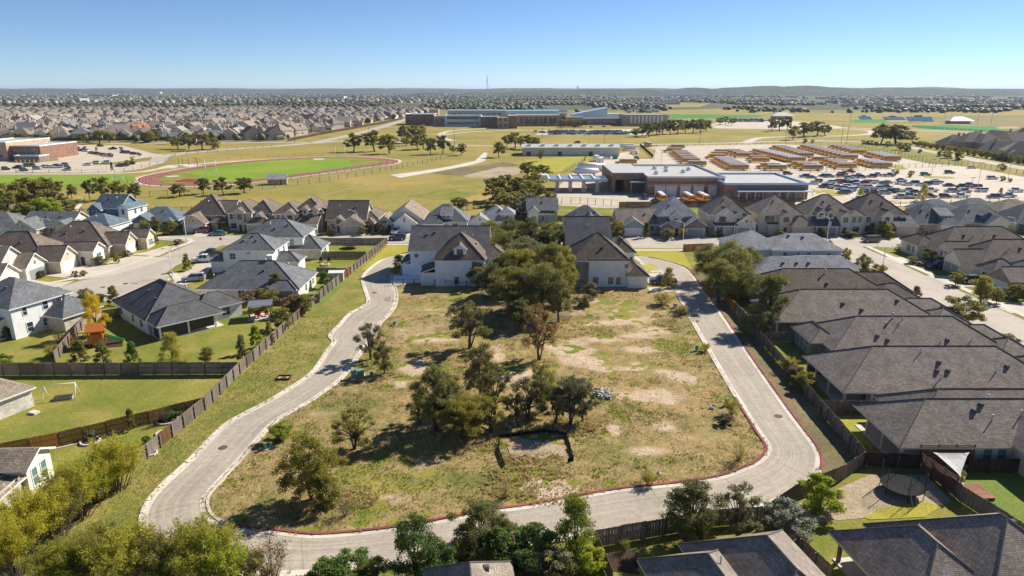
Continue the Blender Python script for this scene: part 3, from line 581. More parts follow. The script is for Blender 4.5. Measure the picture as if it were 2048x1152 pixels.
def door_mesh(trim, mat='door', glass=False):
    k = ('d', trim, mat, glass)
    if k not in WIN:
        b = MB(); b.box(-.6, -.06, 0, -.48, .02, 2.2, 1); b.box(.48, -.06, 0, .6, .02, 2.2, 1); b.box(-.48, -.06, 2.08, .48, .02, 2.2, 1); b.box(-.48, -.02, 0, .48, .015, 2.08, 0)
        for z0, z1 in ((.2, .9), (1.05, 1.9)): b.box(-.34, -.04, z0, .34, -.018, z1, 2 if glass else 0)
        c = MB(); c.box(.36, -.08, 1.0, .42, -.03, 1.1)
        WIN[k] = (b.mesh('door', [M[mat], M[trim], M['glass']]), c.mesh('handle', M['metal']))
    return WIN[k]
VENT = {}
def vent_mesh(kind):
    if kind not in VENT:
        b = MB()
        if kind == 'roof_vent': b.box(-.2, -.2, -.15, .2, .2, .2); b.hexa([(-.26, -.26, .2), (.26, -.26, .2), (.26, .26, .2), (-.26, .26, .2)], [(-.16, -.16, .3), (.16, -.16, .3), (.16, .16, .3), (-.16, .16, .3)])
        elif kind == 'vent_pipe': b.tube((0, 0, -.2), (0, 0, .75), .06, n=8)
        else: b.tube((0, 0, -.2), (0, 0, .7), .1, n=8); b.tube((0, 0, .7), (0, 0, .82), .2, .2, 8); b.tube((0, 0, .82), (0, 0, .95), .2, .03, 8)
        VENT[kind] = b.mesh(kind, M['wmetal' if kind == 'roof_vent' and False else ('metal' if kind != 'roof_vent' else 'cap')])
    return VENT[kind]
def roof_z(bk, x, y):
    x0, y0, x1, y1, h, kind, p, o = bk; ov = o.get('over', .45); ze = h - p * ov * .6 + .03
    X0, Y0, X1, Y1 = x0 - ov, y0 - ov, x1 + ov, y1 + ov
    d = {'h': min(x - X0, X1 - x, y - Y0, Y1 - y), 'x': min(y - Y0, Y1 - y), 'y': min(x - X0, X1 - x), 's': y - Y0, 'e': x - X0, 'f': 0}[kind]
    return ze + p * d
def add_roof(b, bk, wallb, caps=None):
    """slopes (slot 0), fascia, rakes and soffit (slot 1); gable ends go into the wall mesh"""
    x0, y0, x1, y1, h, kind, p, o = bk; ov = o.get('over', .45); T = .2
    ze = h - p * ov * .6 + .03; X0, Y0, X1, Y1 = x0 - ov, y0 - ov, x1 + ov, y1 + ov
    e = [(X0, Y0, ze), (X1, Y0, ze), (X1, Y1, ze), (X0, Y1, ze)]
    if kind == 'h':
        dx, dy = X1 - X0, Y1 - Y0; g = min(dx, dy) / 2; zr = ze + p * g
        if dx >= dy: r0, r1 = (X0 + g, (Y0 + Y1) / 2, zr), (X1 - g, (Y0 + Y1) / 2, zr); fs = [(e[0], e[1], r1, r0), (e[1], e[2], r1), (e[2], e[3], r0, r1), (e[3], e[0], r0)]; cap = [(e[0], r0), (e[3], r0), (e[1], r1), (e[2], r1), (r0, r1)]
        else: r0, r1 = ((X0 + X1) / 2, Y0 + g, zr), ((X0 + X1) / 2, Y1 - g, zr); fs = [(e[0], e[1], r0), (e[1], e[2], r1, r0), (e[2], e[3], r1), (e[3], e[0], r0, r1)]; cap = [(e[0], r0), (e[1], r0), (e[2], r1), (e[3], r1), (r0, r1)]
        for f in fs: b.poly(f if len(f) < 4 or abs(f[2][0] - f[3][0]) + abs(f[2][1] - f[3][1]) > .02 else f[:3], 0)
        for i in range(4):
            a, c = e[i], e[(i + 1) % 4]; b.poly([(a[0], a[1], ze - T), (c[0], c[1], ze - T), c, a], 1)
        b.poly([(q[0], q[1], ze - T) for q in e[::-1]], 1)
        if caps is not None:
            for a, c in cap:
                if hypot(a[0] - c[0], a[1] - c[1]) > .3: caps.tube((a[0], a[1], a[2] + .015), (c[0], c[1], c[2] + .015), .075, n=5)
    elif kind in 'xy':
        along = kind == 'x'
        A0, A1, B0, B1 = (X0, X1, Y0, Y1) if along else (Y0, Y1, X0, X1); mid = (B0 + B1) / 2; zr = ze + p * (B1 - B0) / 2
        pt = (lambda a, c, z: (a, c, z)) if along else (lambda a, c, z: (c, a, z))
        for c0 in (B0, B1):
            q = [pt(A0, c0, ze), pt(A1, c0, ze), pt(A1, mid, zr), pt(A0, mid, zr)]
            if (c0 == B1) == along: q = q[::-1]
            l = [(u[0], u[1], u[2] - T) for u in q]
            b.poly(q, 0); b.poly(l[::-1], 1)
            for i in range(4):
                j = (i + 1) % 4; b.poly([l[i], l[j], q[j], q[i]], 1)
        w0, w1 = (x0, x1) if along else (y0, y1); c0, c1 = (y0, y1) if along else (x0, x1)
        zt = h + p * (c1 - c0) / 2 - T * .8
        for a in (w0, w1):
            q = [pt(a, c0, h), pt(a, c1, h), pt(a, (c0 + c1) / 2, zt)]
            wallb.poly(q if (a == w1) == along else q[::-1], o.get('gm', 0))
        if caps is not None: caps.tube(pt(A0, mid, zr + .015), pt(A1, mid, zr + .015), .075, n=5)
    elif kind in 'se':
        if kind == 's': zt = ze + p * (Y1 - Y0); q = [e[0], e[1], (X1, Y1, zt), (X0, Y1, zt)]
        else: zt = ze + p * (X1 - X0); q = [e[0], (X1, Y0, zt), (X1, Y1, zt), e[3]]
        l = [(u[0], u[1], u[2] - T) for u in q]; b.poly(q, 0); b.poly(l[::-1], 1)
        for i in range(4):
            j = (i + 1) % 4; b.poly([l[i], l[j], q[j], q[i]], 1)
        if kind == 's': wallb.poly([(x0, y0, h), (x0, y1, h), (x0, y1, zt - T - .02)][::-1]); wallb.poly([(x1, y0, h), (x1, y1, h), (x1, y1, zt - T - .02)])
    elif kind == 'f': b.box(x0 - .15, y0 - .15, h, x1 + .15, y1 + .15, h + .25, 1, 0)
FACE = {'S': (0, lambda b, u: ((b[0] + b[2]) / 2 + u, b[1])), 'N': (pi, lambda b, u: ((b[0] + b[2]) / 2 + u, b[3])), 'E': (pi / 2, lambda b, u: (b[2], (b[1] + b[3]) / 2 + u)), 'W': (-pi / 2, lambda b, u: (b[0], (b[1] + b[3]) / 2 + u))}
def house(label, ox, oy, rz, wall, roof, blocks, ops=(), vents=(), trim='trim', caps=False, name='house', group=None, cat='house', gar='gar_w', chim=None):
    """blocks: (x0, y0, x1, y1, eave height, roof kind, pitch, options); ops: (kind, block, face, offset, sill, width, height)"""
    root = thing(name, label, cat, (ox, oy, 0), rz, group)
    bks = [tuple(b) + ({},) if len(b) == 7 else b for b in blocks]
    wb, rb, cb = {}, {}, MB()
    for i, bk in enumerate(bks):
        x0, y0, x1, y1, h, kind, p, o = bk
        wm, rm = o.get('wall', wall), o.get('roof', roof); W_, R_ = wb.setdefault(wm, MB()), rb.setdefault(rm, MB()); z0 = o.get('z0', 0)
        if o.get('open'):
            for (px_, py_) in o['open']:
                c = MB(); c.box(px_ - .14, py_ - .14, z0, px_ + .14, py_ + .14, h - .1); c.build('porch_post', M[o.get('post', trim)], root)
            c = MB(); c.box(x0, y0, .0, x1, y1, .12); c.build('porch_floor', M['walk'], root)
        else:
            q = [(x0, y0), (x1, y0), (x1, y1), (x0, y1)]
            for k in range(4): W_.poly([(*q[k], z0), (*q[(k + 1) % 4], z0), (*q[(k + 1) % 4], h), (*q[k], h)])
            if wm in ('w_white', ) and o.get('batten'):
                c = MB(); n = int((x1 - x0) / .42)
                for k in range(n + 1): u = x0 + (x1 - x0) * k / n; c.box(u - .035, y0 - .07, z0 + .6, u + .035, y0, h - .02)
                c.box(x0 - .03, y0 - .06, 0, x1 + .03, y0, .6); d = c.build('batten', M['w_white'], root); d['kind'] = 'stuff'
        add_roof(R_, bk, W_, cb if caps else None)
    for k, b in wb.items():
        if b.f: b.build('wall', M[k], root)
    main = None
    for k, b in rb.items():
        r = b.build('roof', [M[k], M[trim]], root); main = main or r
    if cb.f: cb.build('ridge_cap', M['cap'], main)
    for kind, bi, face, u, z, w_, h_ in ops:
        bk = bks[bi]; a, f = FACE[face]; x, y = f(bk, u)
        if kind in 'wvt': fr, pn = win_mesh(w_, h_, 'trimdark' if kind == 't' else trim, 'gglass' if kind == 'v' else 'glass', 1 if w_ > 1.0 else 0); nm, cn = 'window', 'pane'
        elif kind == 'g': fr, pn = gar_mesh(w_, h_, gar, trim); nm, cn = 'garage_door', None
        else: fr, pn = door_mesh(trim, 'door', kind == 'p'); nm, cn = 'door', 'handle'
        o_ = link(nm, fr, root, (x, y, z), a)
        if pn: link(cn, pn, o_)
    for bi, u, v, kind in vents:
        bk = bks[bi]; x, y = bk[0] + u * (bk[2] - bk[0]), bk[1] + v * (bk[3] - bk[1])
        link({'roof_vent': 'roof_vent', 'vent_pipe': 'vent_pipe', 'flue': 'flue'}[kind], vent_mesh(kind), main, (x, y, roof_z(bk, x, y)))
    if chim:
        x, y, s, z1, m = chim; b = MB(); b.box(x - s, y - s, 2, x + s, y + s, z1); b.box(x - s - .1, y - s - .1, z1, x + s + .1, y + s + .1, z1 + .15); b.build('chimney', M[m], root)
    return root
RV, VP, FL = 'roof_vent', 'vent_pipe', 'flue'
def front(x, y=464): return P(x, y)
# ---- the row facing the front street, from one end to the other
x, y = P(195, 452)
house('blue two storey house with white side gable beside a brown fence', x, y, -.12, 'w_blue', 'r_blue', [(0, 0, 8.5, 9, 5.8, 'x', .75), (8.5, -1, 11.5, 8, 5.8, 'y', .75, {'wall': 'w_lap', 'gm': 0}), (0, -3, 6, 0, 2.9, 'h', .6), (-1, -1.4, 3, 1, 5.4, 'y', .8)],
      [('w', 0, 'S', -2.8, 3.6, .9, 1.4), ('w', 0, 'S', 0, 3.6, .9, 1.4), ('w', 1, 'S', 0, 4, .9, 1.5), ('w', 1, 'E', -2, 1, .9, 1.5), ('w', 1, 'E', 1, 1, .9, 1.5), ('w', 1, 'E', -1, 3.8, .9, 1.5), ('w', 1, 'E', 2, 3.8, .9, 1.5), ('g', 2, 'S', 0, 0, 4.6, 2.2), ('w', 3, 'S', 0, 3.6, 1.4, 1.4)], [(0, .4, .3, RV), (0, .7, .3, VP)])
x, y = P(268, 458)
house('blue grey single storey house low beside the two storey blue one', x, y, 0, 'w_blue', 'r_blue', [(0, 0, 13.5, 10, 2.9, 'h', .6), (1.5, -3, 7, 1, 2.9, 'y', .7), (8.5, -1.2, 12, 1, 2.9, 'h', .6)], [('g', 1, 'S', 0, 0, 4.6, 2.2), ('w', 2, 'S', 0, .9, 1.5, 1.4), ('w', 0, 'S', .8, .9, .9, 1.4)], [(0, .6, .3, RV)])
x, y = P(368, 462)
house('tan house with tall brown hip roof over a red parked car', x, y, 0, 'w_stone', 'r_brown', [(0, 2, 12, 15, 4.6, 'h', .85), (1, -2.5, 7.5, 3, 2.9, 'y', .75), (8.2, 0, 12, 3, 2.9, 'h', .7), (9, 4, 13.6, 12, 5.4, 'x', .6, {'wall': 'w_tan'})], [('g', 1, 'S', 0, 0, 4.9, 2.3), ('w', 1, 'S', 0, 3.3, .7, .6), ('d', 2, 'S', .6, 0, 1, 2), ('w', 3, 'S', 1, 3.6, .9, 1.3), ('w', 3, 'E', 0, 3.4, .9, 1.3)], [(0, .5, .25, VP), (0, .7, .4, RV), (0, .3, .3, RV)], caps=True, gar='gar_w')
x, y = P(456, 463)
house('two storey stone house with brown roof and small dormer over its double garage', x, y, 0, 'w_stucco', 'r_brown', [(0, 1, 7, 13, 5.6, 'h', .7), (5.5, 3, 12.5, 14, 5.2, 'h', .85), (6.2, -1.5, 12.6, 4, 2.9, 'h', .75), (2.6, .2, 5, 2, 5.9, 'y', .8), (8.6, .2, 10.4, 3, 4.6, 'y', .9, {'z0': 3.2})],
      [('w', 0, 'S', -2.4, 3.5, 1, 1.5), ('w', 0, 'S', -1.1, 3.5, 1, 1.5), ('t', 3, 'S', 0, 3.6, 1.2, 1.4), ('w', 0, 'S', -2, .8, 1.6, 1.5), ('d', 3, 'S', 0, 0, 1, 2), ('g', 2, 'S', -1.5, 0, 2.7, 2.2), ('g', 2, 'S', 1.6, 0, 2.7, 2.2), ('w', 4, 'S', 0, 3.6, .8, .8)], [(1, .6, .3, VP), (1, .3, .3, RV)], caps=True, gar='gar_t')
x, y = P(549, 465)
house('two storey beige stone house with two dormers and twin tan garage doors', x, y, 0, 'w_stucco', 'r_brown', [(0, 1, 7, 12, 5.6, 'h', .7), (5, 3, 13.6, 15, 5.6, 'h', .8), (7, -1.6, 13, 4, 2.9, 's', .45), (3.6, 0, 6.2, 2, 5.7, 'y', .75), (8, 2.2, 9.5, 5, 6.6, 'y', .9, {'z0': 4.5}), (11, 2.2, 12.5, 5, 6.6, 'y', .9, {'z0': 4.5})],
      [('v', 0, 'S', -2.3, 3.5, 1, 1.5), ('v', 0, 'S', -.9, 3.5, 1, 1.5), ('t', 3, 'S', 0, 3.6, 1.3, 1.4), ('w', 0, 'S', -2, .8, 1.8, 1.5), ('d', 3, 'S', 0, 0, 1, 2), ('g', 2, 'S', -1.5, 0, 2.7, 2.2), ('g', 2, 'S', 1.6, 0, 2.7, 2.2), ('w', 4, 'S', 0, 5.2, .8, 1), ('w', 5, 'S', 0, 5.2, .8, 1), ('w', 1, 'E', -2, 3.5, .9, 1.4)], [(1, .5, .3, VP), (1, .7, .25, RV), (0, .4, .4, RV)], caps=True, gar='gar_t')
x, y = P(649, 465)
house('stone house with broad brown side gable roof and wide tan garage gable', x, y, 0, 'w_stone', 'r_brown', [(.5, 1.5, 12, 12, 3.8, 'x', .85), (10, 4, 15, 16, 3.4, 'h', .7), (5, -1.8, 12, 4, 2.9, 'y', .6), (3.2, -.4, 5.6, 3, 3.9, 'y', .7), (12, 0, 14.4, 5, 2.9, 'h', .7)], [('g', 2, 'S', .3, 0, 4.9, 2.3), ('t', 3, 'S', 0, 2.7, .9, 1), ('d', 3, 'S', 0, 0, 1, 2), ('w', 0, 'S', -4, .8, 1.8, 1.5)], [(0, .3, .3, VP), (0, .7, .3, RV)], caps=True, gar='gar_t')
x, y = P(755, 464)
house('white single storey house with sandy roof behind a white pickup', x, y, 0, 'w_lap', 'r_tan', [(3, 2, 13, 16, 3.6, 'y', .7), (5, -1, 11.4, 3, 2.9, 'y', .75), (0, .4, 4.6, 8, 2.9, 'y', .75, {'wall': 'w_wstone'})], [('g', 1, 'S', 0, 0, 5, 2.3), ('w', 1, 'S', 0, 3.2, .4, 1.2), ('t', 2, 'S', -.6, 2.6, 1.6, .6), ('d', 2, 'S', 1.2, 0, 1, 2)], [(0, .4, .5, RV), (0, .7, .5, VP)], gar='gar_w')
x, y = P(845, 464)
house('small grey roofed house with low blue dormer and white double garage doors', x, y, 0, 'w_lap', 'r_grey', [(0, 2, 13, 13, 2.9, 'h', .75), (.4, -1.4, 6.2, 3, 2.9, 'h', .7), (5.6, 1.2, 8.4, 5, 5, 's', .35, {'wall': 'w_blue', 'z0': 3.4})], [('g', 1, 'S', -1.4, 0, 2.5, 2.2), ('g', 1, 'S', 1.4, 0, 2.5, 2.2), ('w', 2, 'S', -.7, 4, .9, .7), ('w', 2, 'S', .6, 4, .9, .7), ('w', 0, 'S', 3, .8, 1.5, 1.4)], [(0, .6, .3, RV), (0, .5, .2, VP)])
x, y = P(940, 463)
house('pale house with grey roof half hidden behind the grove', x, y, 0, 'w_lap', 'r_light', [(3, 2, 12.6, 13, 2.9, 'h', .75), (0, -1, 6, 3, 2.9, 'y', .7), (9, 3, 13, 9, 4.8, 'h', .7, {'wall': 'w_grey'})], [('g', 1, 'S', 0, 0, 4.6, 2.2), ('w', 1, 'S', 0, 3.4, .4, .6), ('w', 2, 'S', 0, 3, .9, 1.2)], [(0, .6, .3, RV)])
x, y = P(1055, 447)
house('grey blue cottage with small front gable behind the oak grove', x, y, 0, 'w_grey', 'r_grey', [(0, 2, 9.4, 11, 4.2, 'x', .6), (.3, -.4, 3.4, 3, 3.9, 'y', .8, {'wall': 'w_lap'}), (3.4, .8, 8, 3, 3.0, 'h', .6, {'wall': 'w_sage'})], [('w', 1, 'S', 0, .8, 1.3, 1.5), ('w', 2, 'S', -.8, .8, .8, 1.4), ('w', 0, 'S', 2, 2.6, .8, 1.1), ('w', 0, 'S', 3.4, 2.6, .8, 1.1)], [(0, .5, .3, RV)])
x, y = P(1132, 470)
house('house with brown timber gable over its garage and a small white dormer', x, y, 0, 'w_gbrick', 'r_grey', [(0, 2, 12.4, 13, 3.0, 'h', .78), (0, -1.6, 6, 3, 2.9, 'y', .7, {'wall': 'w_brick'}), (6.2, 1, 7.8, 5, 5.2, 'y', .9, {'z0': 3.4, 'wall': 'w_lap'})], [('g', 1, 'S', -1.4, 0, 2.5, 2.2), ('g', 1, 'S', 1.4, 0, 2.5, 2.2), ('t', 2, 'S', 0, 4, .8, 1), ('w', 0, 'S', 3.4, .8, 1.6, 1.4)], [(0, .7, .3, RV), (0, .3, .3, VP)])
x, y = P(1238, 470)
house('low house with pale teal garage gable and brown grey roof', x, y, 0, 'w_sage', 'r_weather', [(0, 2, 11.6, 13, 2.9, 'x', .62), (.8, -1.2, 7, 3, 2.9, 'y', .66), (2, 9, 8, 15, 3.2, 'h', .8, {'roof': 'r_tan'})], [('g', 1, 'S', 0, 0, 4.9, 2.2), ('w', 1, 'S', 0, 3.2, .6, .8), ('w', 0, 'S', 4, .8, .9, 1.4)], [(0, .7, .3, RV), (0, .4, .3, VP)], gar='gar_w')
x, y = P(1318, 471)
house('two storey grey brick house with pale silvery roof', x, y, 0, 'w_gbrick', 'r_light', [(0, 2, 11, 15, 5.6, 'h', .8), (3, .4, 6.4, 4, 5.4, 'y', .8, {'wall': 'w_wstone'}), (7, -1.4, 13, 6, 3.2, 'y', .7), (.3, -1, 3.6, 2, 3.0, 'y', .7)], [('w', 1, 'S', 0, 3.8, .9, 1.2), ('g', 2, 'S', 0, 0, 4.8, 2.2), ('w', 3, 'S', 0, .8, 1.4, 1.4), ('d', 1, 'S', .4, 0, 1, 2), ('w', 0, 'W', 0, 3.6, .9, 1.3)], [(0, .3, .2, RV), (0, .7, .3, VP)], gar='gar_g')
x, y = P(1416, 470)
house('two storey white stone house with dark hip roof and dark porch roofs', x, y, 0, 'w_wstone', 'r_weather', [(1, 3, 12.6, 16, 5.6, 'h', .85), (2, 1, 7.4, 4, 5.6, 'y', .75), (8, .2, 13.6, 6, 3.4, 'y', .8), (1.8, -.4, 7.8, 1, 2.9, 's', .35, {'roof': 'r_char', 'open': [(2, -.2), (7.4, -.2), (4.6, -.2)]}), (7, 1.2, 9.6, 4, 5.2, 'y', .8)], [('t', 1, 'S', -.6, 3.7, 1.7, 1.4), ('w', 4, 'S', .4, 3.7, 1, .9), ('g', 2, 'S', 0, 0, 4.8, 2.2), ('w', 2, 'S', 0, 3.6, .9, .7), ('w', 1, 'S', -1.2, .7, 1.6, 1.6), ('d', 4, 'S', -.4, 0, 1, 2), ('w', 0, 'W', -2, 3.6, .9, 1.2)], [(0, .4, .3, RV), (0, .6, .25, VP)], caps=True, gar='gar_g')
x, y = P(1520, 469)
house('two storey beige house with arched entry and twin sand garage doors', x, y, 0, 'w_stucco', 'r_weather', [(0, 2, 12.6, 15, 5.6, 'h', .75), (5.4, .2, 9, 4, 5.2, 'y', .75), (8.6, -1.4, 14.8, 4, 2.9, 'h', .8), (2.6, 1, 5.4, 2, 2.9, 's', .3, {'roof': 'r_char'})], [('t', 0, 'S', -4, 3.6, 1, 1.5), ('t', 0, 'S', -2.6, 3.6, 1, 1.5), ('t', 1, 'S', 0, 3.7, 1.4, 1.2), ('d', 1, 'S', 0, 0, 1, 2), ('g', 2, 'S', -1.5, 0, 2.6, 2.2), ('g', 2, 'S', 1.5, 0, 2.6, 2.2), ('w', 0, 'S', -3, .7, 1.6, 1.5)], [(0, .4, .3, RV), (0, .6, .25, VP)], trim='trimtan', caps=True, gar='gar_t')
x, y = P(1620, 470)
house('two storey pale stone house with long dark garage roof beneath two small gables', x, y, 0, 'w_cream', 'r_weather', [(0, 3, 14, 15, 5.6, 'h', .78), (2.2, 1.6, 4.4, 5, 6.3, 'y', .85, {'z0': 4.4}), (5, 1.6, 7, 5, 6.3, 'y', .85, {'z0': 4.4}), (1.2, -.8, 7.6, 3.4, 2.9, 's', .5, {'roof': 'r_char'}), (8.4, .2, 11.2, 4, 5.6, 'y', .75), (11.6, 1.4, 15.6, 8, 5.5, 'h', .7)], [('t', 1, 'S', 0, 5, .9, .9), ('t', 2, 'S', 0, 5, .9, .9), ('g', 3, 'S', 0, 0, 4.9, 2.2), ('t', 4, 'S', 0, 3.7, 1.2, 1.3), ('d', 4, 'S', 0, 0, 1.1, 2), ('v', 5, 'S', -.8, 3.4, 1, 1.5), ('v', 5, 'S', .9, 3.4, 1, 1.5), ('w', 5, 'S', 0, .7, 1.8, 1.5), ('w', 0, 'W', -3, 3.6, .9, 1.2)], [(0, .4, .3, RV), (0, .6, .25, VP), (0, .5, .2, RV)], trim='trimtan', caps=True, gar='gar_g')
x, y = P(1722, 471)
house('two storey cream house with four small upper windows beside the silver parked car', x, y, 0, 'w_cream', 'r_brown', [(-.6, 3, 14, 16, 5.6, 'h', .8), (5.6, .8, 9, 5, 5.8, 'y', .75), (9.4, -.8, 15.2, 4, 2.9, 's', .42, {'roof': 'r_char', 'wall': 'w_brick'})], [('t', 0, 'S', 1.9, 3.7, .7, 1.2), ('t', 0, 'S', 3.3, 3.7, .7, 1.2), ('t', 0, 'S', 5, 3.7, .7, 1.2), ('t', 1, 'S', 0, 3.9, .9, 1.2), ('d', 1, 'S', .4, 0, 1, 2), ('g', 2, 'S', 0, 0, 4.9, 2.2), ('v', 0, 'S', -3.6, 3.4, 1.2, 1.4), ('w', 0, 'S', -3.6, .8, 1.4, 1.4)], [(0, .4, .3, RV), (0, .6, .25, RV), (0, .5, .2, VP)], trim='trimtan', caps=True, gar='gar_t')
x, y = P(1830, 468)
house('single storey house with blue lean dormer beside the four window house', x, y, 0, 'w_stucco', 'r_grey', [(0, 2, 13.6, 14, 2.9, 'h', .78), (6.6, -1, 12.6, 3, 2.9, 'h', .7, {'wall': 'w_cream'}), (8, 2.5, 11.4, 6, 5.2, 's', .35, {'wall': 'w_blue', 'z0': 3.6})], [('g', 1, 'S', 0, 0, 4.9, 2.2), ('w', 2, 'S', -1, 4.3, .7, .6), ('w', 2, 'S', 0, 4.3, .7, .6), ('w', 2, 'S', 1, 4.3, .7, .6), ('w', 0, 'S', -4, .8, 1.5, 1.4)], [(0, .3, .3, RV), (0, .5, .3, VP), (0, .4, .2, RV)])
x, y = P(1932, 466)
house('single storey house with arched window dormer near the end of the row', x, y, 0, 'w_stucco', 'r_grey', [(-1, 2, 14, 14, 2.9, 'h', .7), (5, -1.2, 11, 3, 2.9, 'y', .7, {'wall': 'w_cream'}), (5.5, 2.5, 8.6, 6, 5.0, 'y', .6, {'wall': 'w_blue', 'z0': 3.4})], [('g', 1, 'S', 0, 0, 4.6, 2.2), ('w', 2, 'S', 0, 4.0, 1.0, .9), ('w', 0, 'S', -5, .8, 1.4, 1.4)], [(0, .3, .3, RV), (0, .6, .3, VP)])
x, y = P(2040, 466)
house('last house of the row cut off by the picture edge with blue gable', x, y, 0, 'w_stucco', 'r_grey', [(0, 2, 14, 14, 2.9, 'h', .75), (1, -1, 6, 3, 2.9, 'y', .7, {'wall': 'w_blue'})], [('v', 1, 'S', 0, .8, 2, 1.5), ('w', 0, 'S', 3, .8, 1.5, 1.4)])
for i, (px_, py_, r_) in enumerate(((1880, 440, 'r_blue'), (1960, 437, 'r_grey'), (2035, 440, 'r_weather'))):
    x, y = P(px_, py_)
    house(('low blue grey roof peeping over the row next to the hedge by the car park', 'low grey roof peeping over the arched dormer house', 'brownish roof peeping over the last house of the row')[i], x, y, 0, 'w_stucco', r_, [(-6, 0, 7, 10, 2.9, 'h', .6), (-2, -2, 3, 2, 2.9, 'y', .6)], [('w', 0, 'S', 4, .8, 1.4, 1.4)])
# ---- cul-de-sac, on the west
x, y = P(25, 475)
house('grey roofed house at the far end of the cul de sac beside the brush', x - 14, y, .1, 'w_lap', 'r_grey', [(0, 0, 15, 11, 2.9, 'h', .6), (2, -3, 8, 1, 2.9, 'y', .7)], [('g', 1, 'S', 0, 0, 4.6, 2.2)], [(0, .6, .3, RV)])
x, y = P(40, 474)
house('white gabled house with grey roof behind the brown roofed bungalows', x, y, 0, 'w_wstone', 'r_grey', [(0, 1, 14, 12, 2.9, 'x', .6), (0, -3, 7, 3, 2.9, 'y', .7), (11, -1, 15, 5, 3.4, 'y', .7)], [('g', 1, 'S', 0, 0, 4.9, 2.2), ('w', 1, 'S', 0, 3.2, .5, .8), ('w', 2, 'S', 0, .8, 1.2, 1.6), ('w', 0, 'S', 2, .8, 1.6, 1.4)], [(0, .4, .3, RV), (0, .7, .3, RV)])
x, y = P(150, 470)
house('low grey house filling the gap under the blue two storey house', x, y, -.1, 'w_lap', 'r_blue', [(0, 0, 11, 9, 2.9, 'h', .6), (3, -3, 9, 1, 2.9, 'h', .7)], [('w', 0, 'S', 2, .8, 1.4, 1.4)], [(0, .5, .3, VP)])
house('dark brown roofed bungalow with stone gables and wooden side gate', -114, 163, .1, 'w_stone', 'r_brown', [(-3, 1, 14, 14, 3.0, 'h', .78), (12, 3, 17.2, 9, 3.2, 'x', .75, {'gm': 0}), (14, 10, 19.5, 15, 3.2, 'x', .7), (12, 7, 16.4, 13.5, 3.1, 'h', .75)], [('g', 1, 'E', 0, 0, 4.8, 2.3), ('w', 1, 'E', 0, 3.3, .7, .6), ('v', 2, 'E', 0, .7, 2.2, 1.6), ('w', 2, 'S', 0, .8, 1.2, 1.5), ('d', 3, 'S', 1.4, 0, 1, 2), ('w', 0, 'S', 3, .8, 1.4, 1.4)], [(0, .35, .25, RV), (0, .6, .3, RV), (0, .4, .35, VP)], caps=True)
house('dark brown roofed bungalow with white garage gable by the cul de sac lawn', -120, 150, .06, 'w_stone', 'r_brown', [(-4, 0, 14, 13, 3.0, 'h', .8), (12, -1, 17.6, 6, 3.0, 'x', .75), (14, 6.6, 21, 11.5, 3.6, 'x', .6, {'wall': 'w_cream'})], [('g', 1, 'E', 0, 0, 4.9, 2.3), ('w', 1, 'E', 0, 3.4, .6, .7), ('v', 2, 'E', 0, .7, 2, 1.8), ('d', 2, 'S', 1, 0, 1, 2), ('w', 0, 'S', 5, .8, 1.4, 1.3)], [(0, .4, .2, VP), (0, .6, .3, RV)], caps=True)
house('tan gabled house with three little dormers and grey garage door', -122, 137, .02, 'w_wstone', 'r_tan', [(-3, 0, 14, 12, 3.0, 'x', .8), (10, -2, 16.4, 4, 3.0, 'x', .75), (12, 5.4, 17, 12, 3.2, 'x', .75), (6.5, 1.5, 12, 4, 5.2, 's', .4, {'z0': 3.8, 'roof': 'r_weather'})], [('g', 2, 'E', 0, 0, 4.9, 2.3), ('w', 2, 'E', 0, 3.3, .6, .8), ('v', 1, 'E', 0, .8, 1.8, 1.5), ('w', 3, 'S', -1.6, 4.3, .8, .6), ('w', 3, 'S', 0, 4.3, .8, .6), ('w', 3, 'S', 1.6, 4.3, .8, .6), ('w', 1, 'S', 0, .8, 1.2, 1.4)], [(0, .4, .3, RV)], gar='gar_g')
house('two storey grey roofed house with white side wall and stone wing', -82.7, 107, -.36, 'w_lap', 'r_grey', [(-12, 0, 0, 10.5, 5.6, 'h', .62, {'wall': 'w_lap'}), (-3, 5.5, 4.4, 12.5, 2.9, 'h', .7, {'wall': 'w_stone'}), (-8, -2.4, -2, 0, 2.9, 's', .3)], [('w', 0, 'E', -3, 3.7, .7, 1.3), ('w', 0, 'E', .6, 3.7, .9, 1.4), ('w', 0, 'E', -2.6, .7, 1, 1.6), ('w', 0, 'E', 0, .9, .6, 1.2), ('w', 1, 'E', 1, .9, .6, 1.2), ('w', 0, 'S', -3, 3.6, 1.2, 1.4), ('w', 0, 'S', 2, 3.6, 1.2, 1.4), ('p', 0, 'S', 4.6, 0, 1, 2)], [(0, .35, .3, VP), (0, .6, .3, RV), (1, .4, .3, RV), (1, .65, .3, VP)])
house('charcoal roofed white bungalow with solar panels over its screened porch', -58.5, 106.3, -.76, 'w_lap', 'r_char', [(-20.5, 0, -4.5, 12.5, 2.8, 'h', .62), (-6, .2, 0, 11, 2.8, 'h', .62, {'open': [(-.2, .4), (-.2, 5), (-.2, 9.6), (-3.4, .4)], 'post': 'trim'}), (-9, 8, -3.4, 16, 2.8, 'h', .62)], [('w', 0, 'S', -5, .8, 1, 1.4), ('w', 0, 'S', 1, .8, .9, 1.4), ('w', 0, 'S', 5, .8, 1.2, 1.5), ('w', 0, 'E', -2, .8, 2.2, 1.5), ('p', 0, 'E', 3, 0, 1, 2), ('w', 2, 'E', 1, .8, 1.4, 1.4)], [(0, .45, .3, RV), (0, .75, .25, RV), (0, .6, .75, FL), (0, .35, .8, VP), (0, .2, .7, VP)], caps=True)
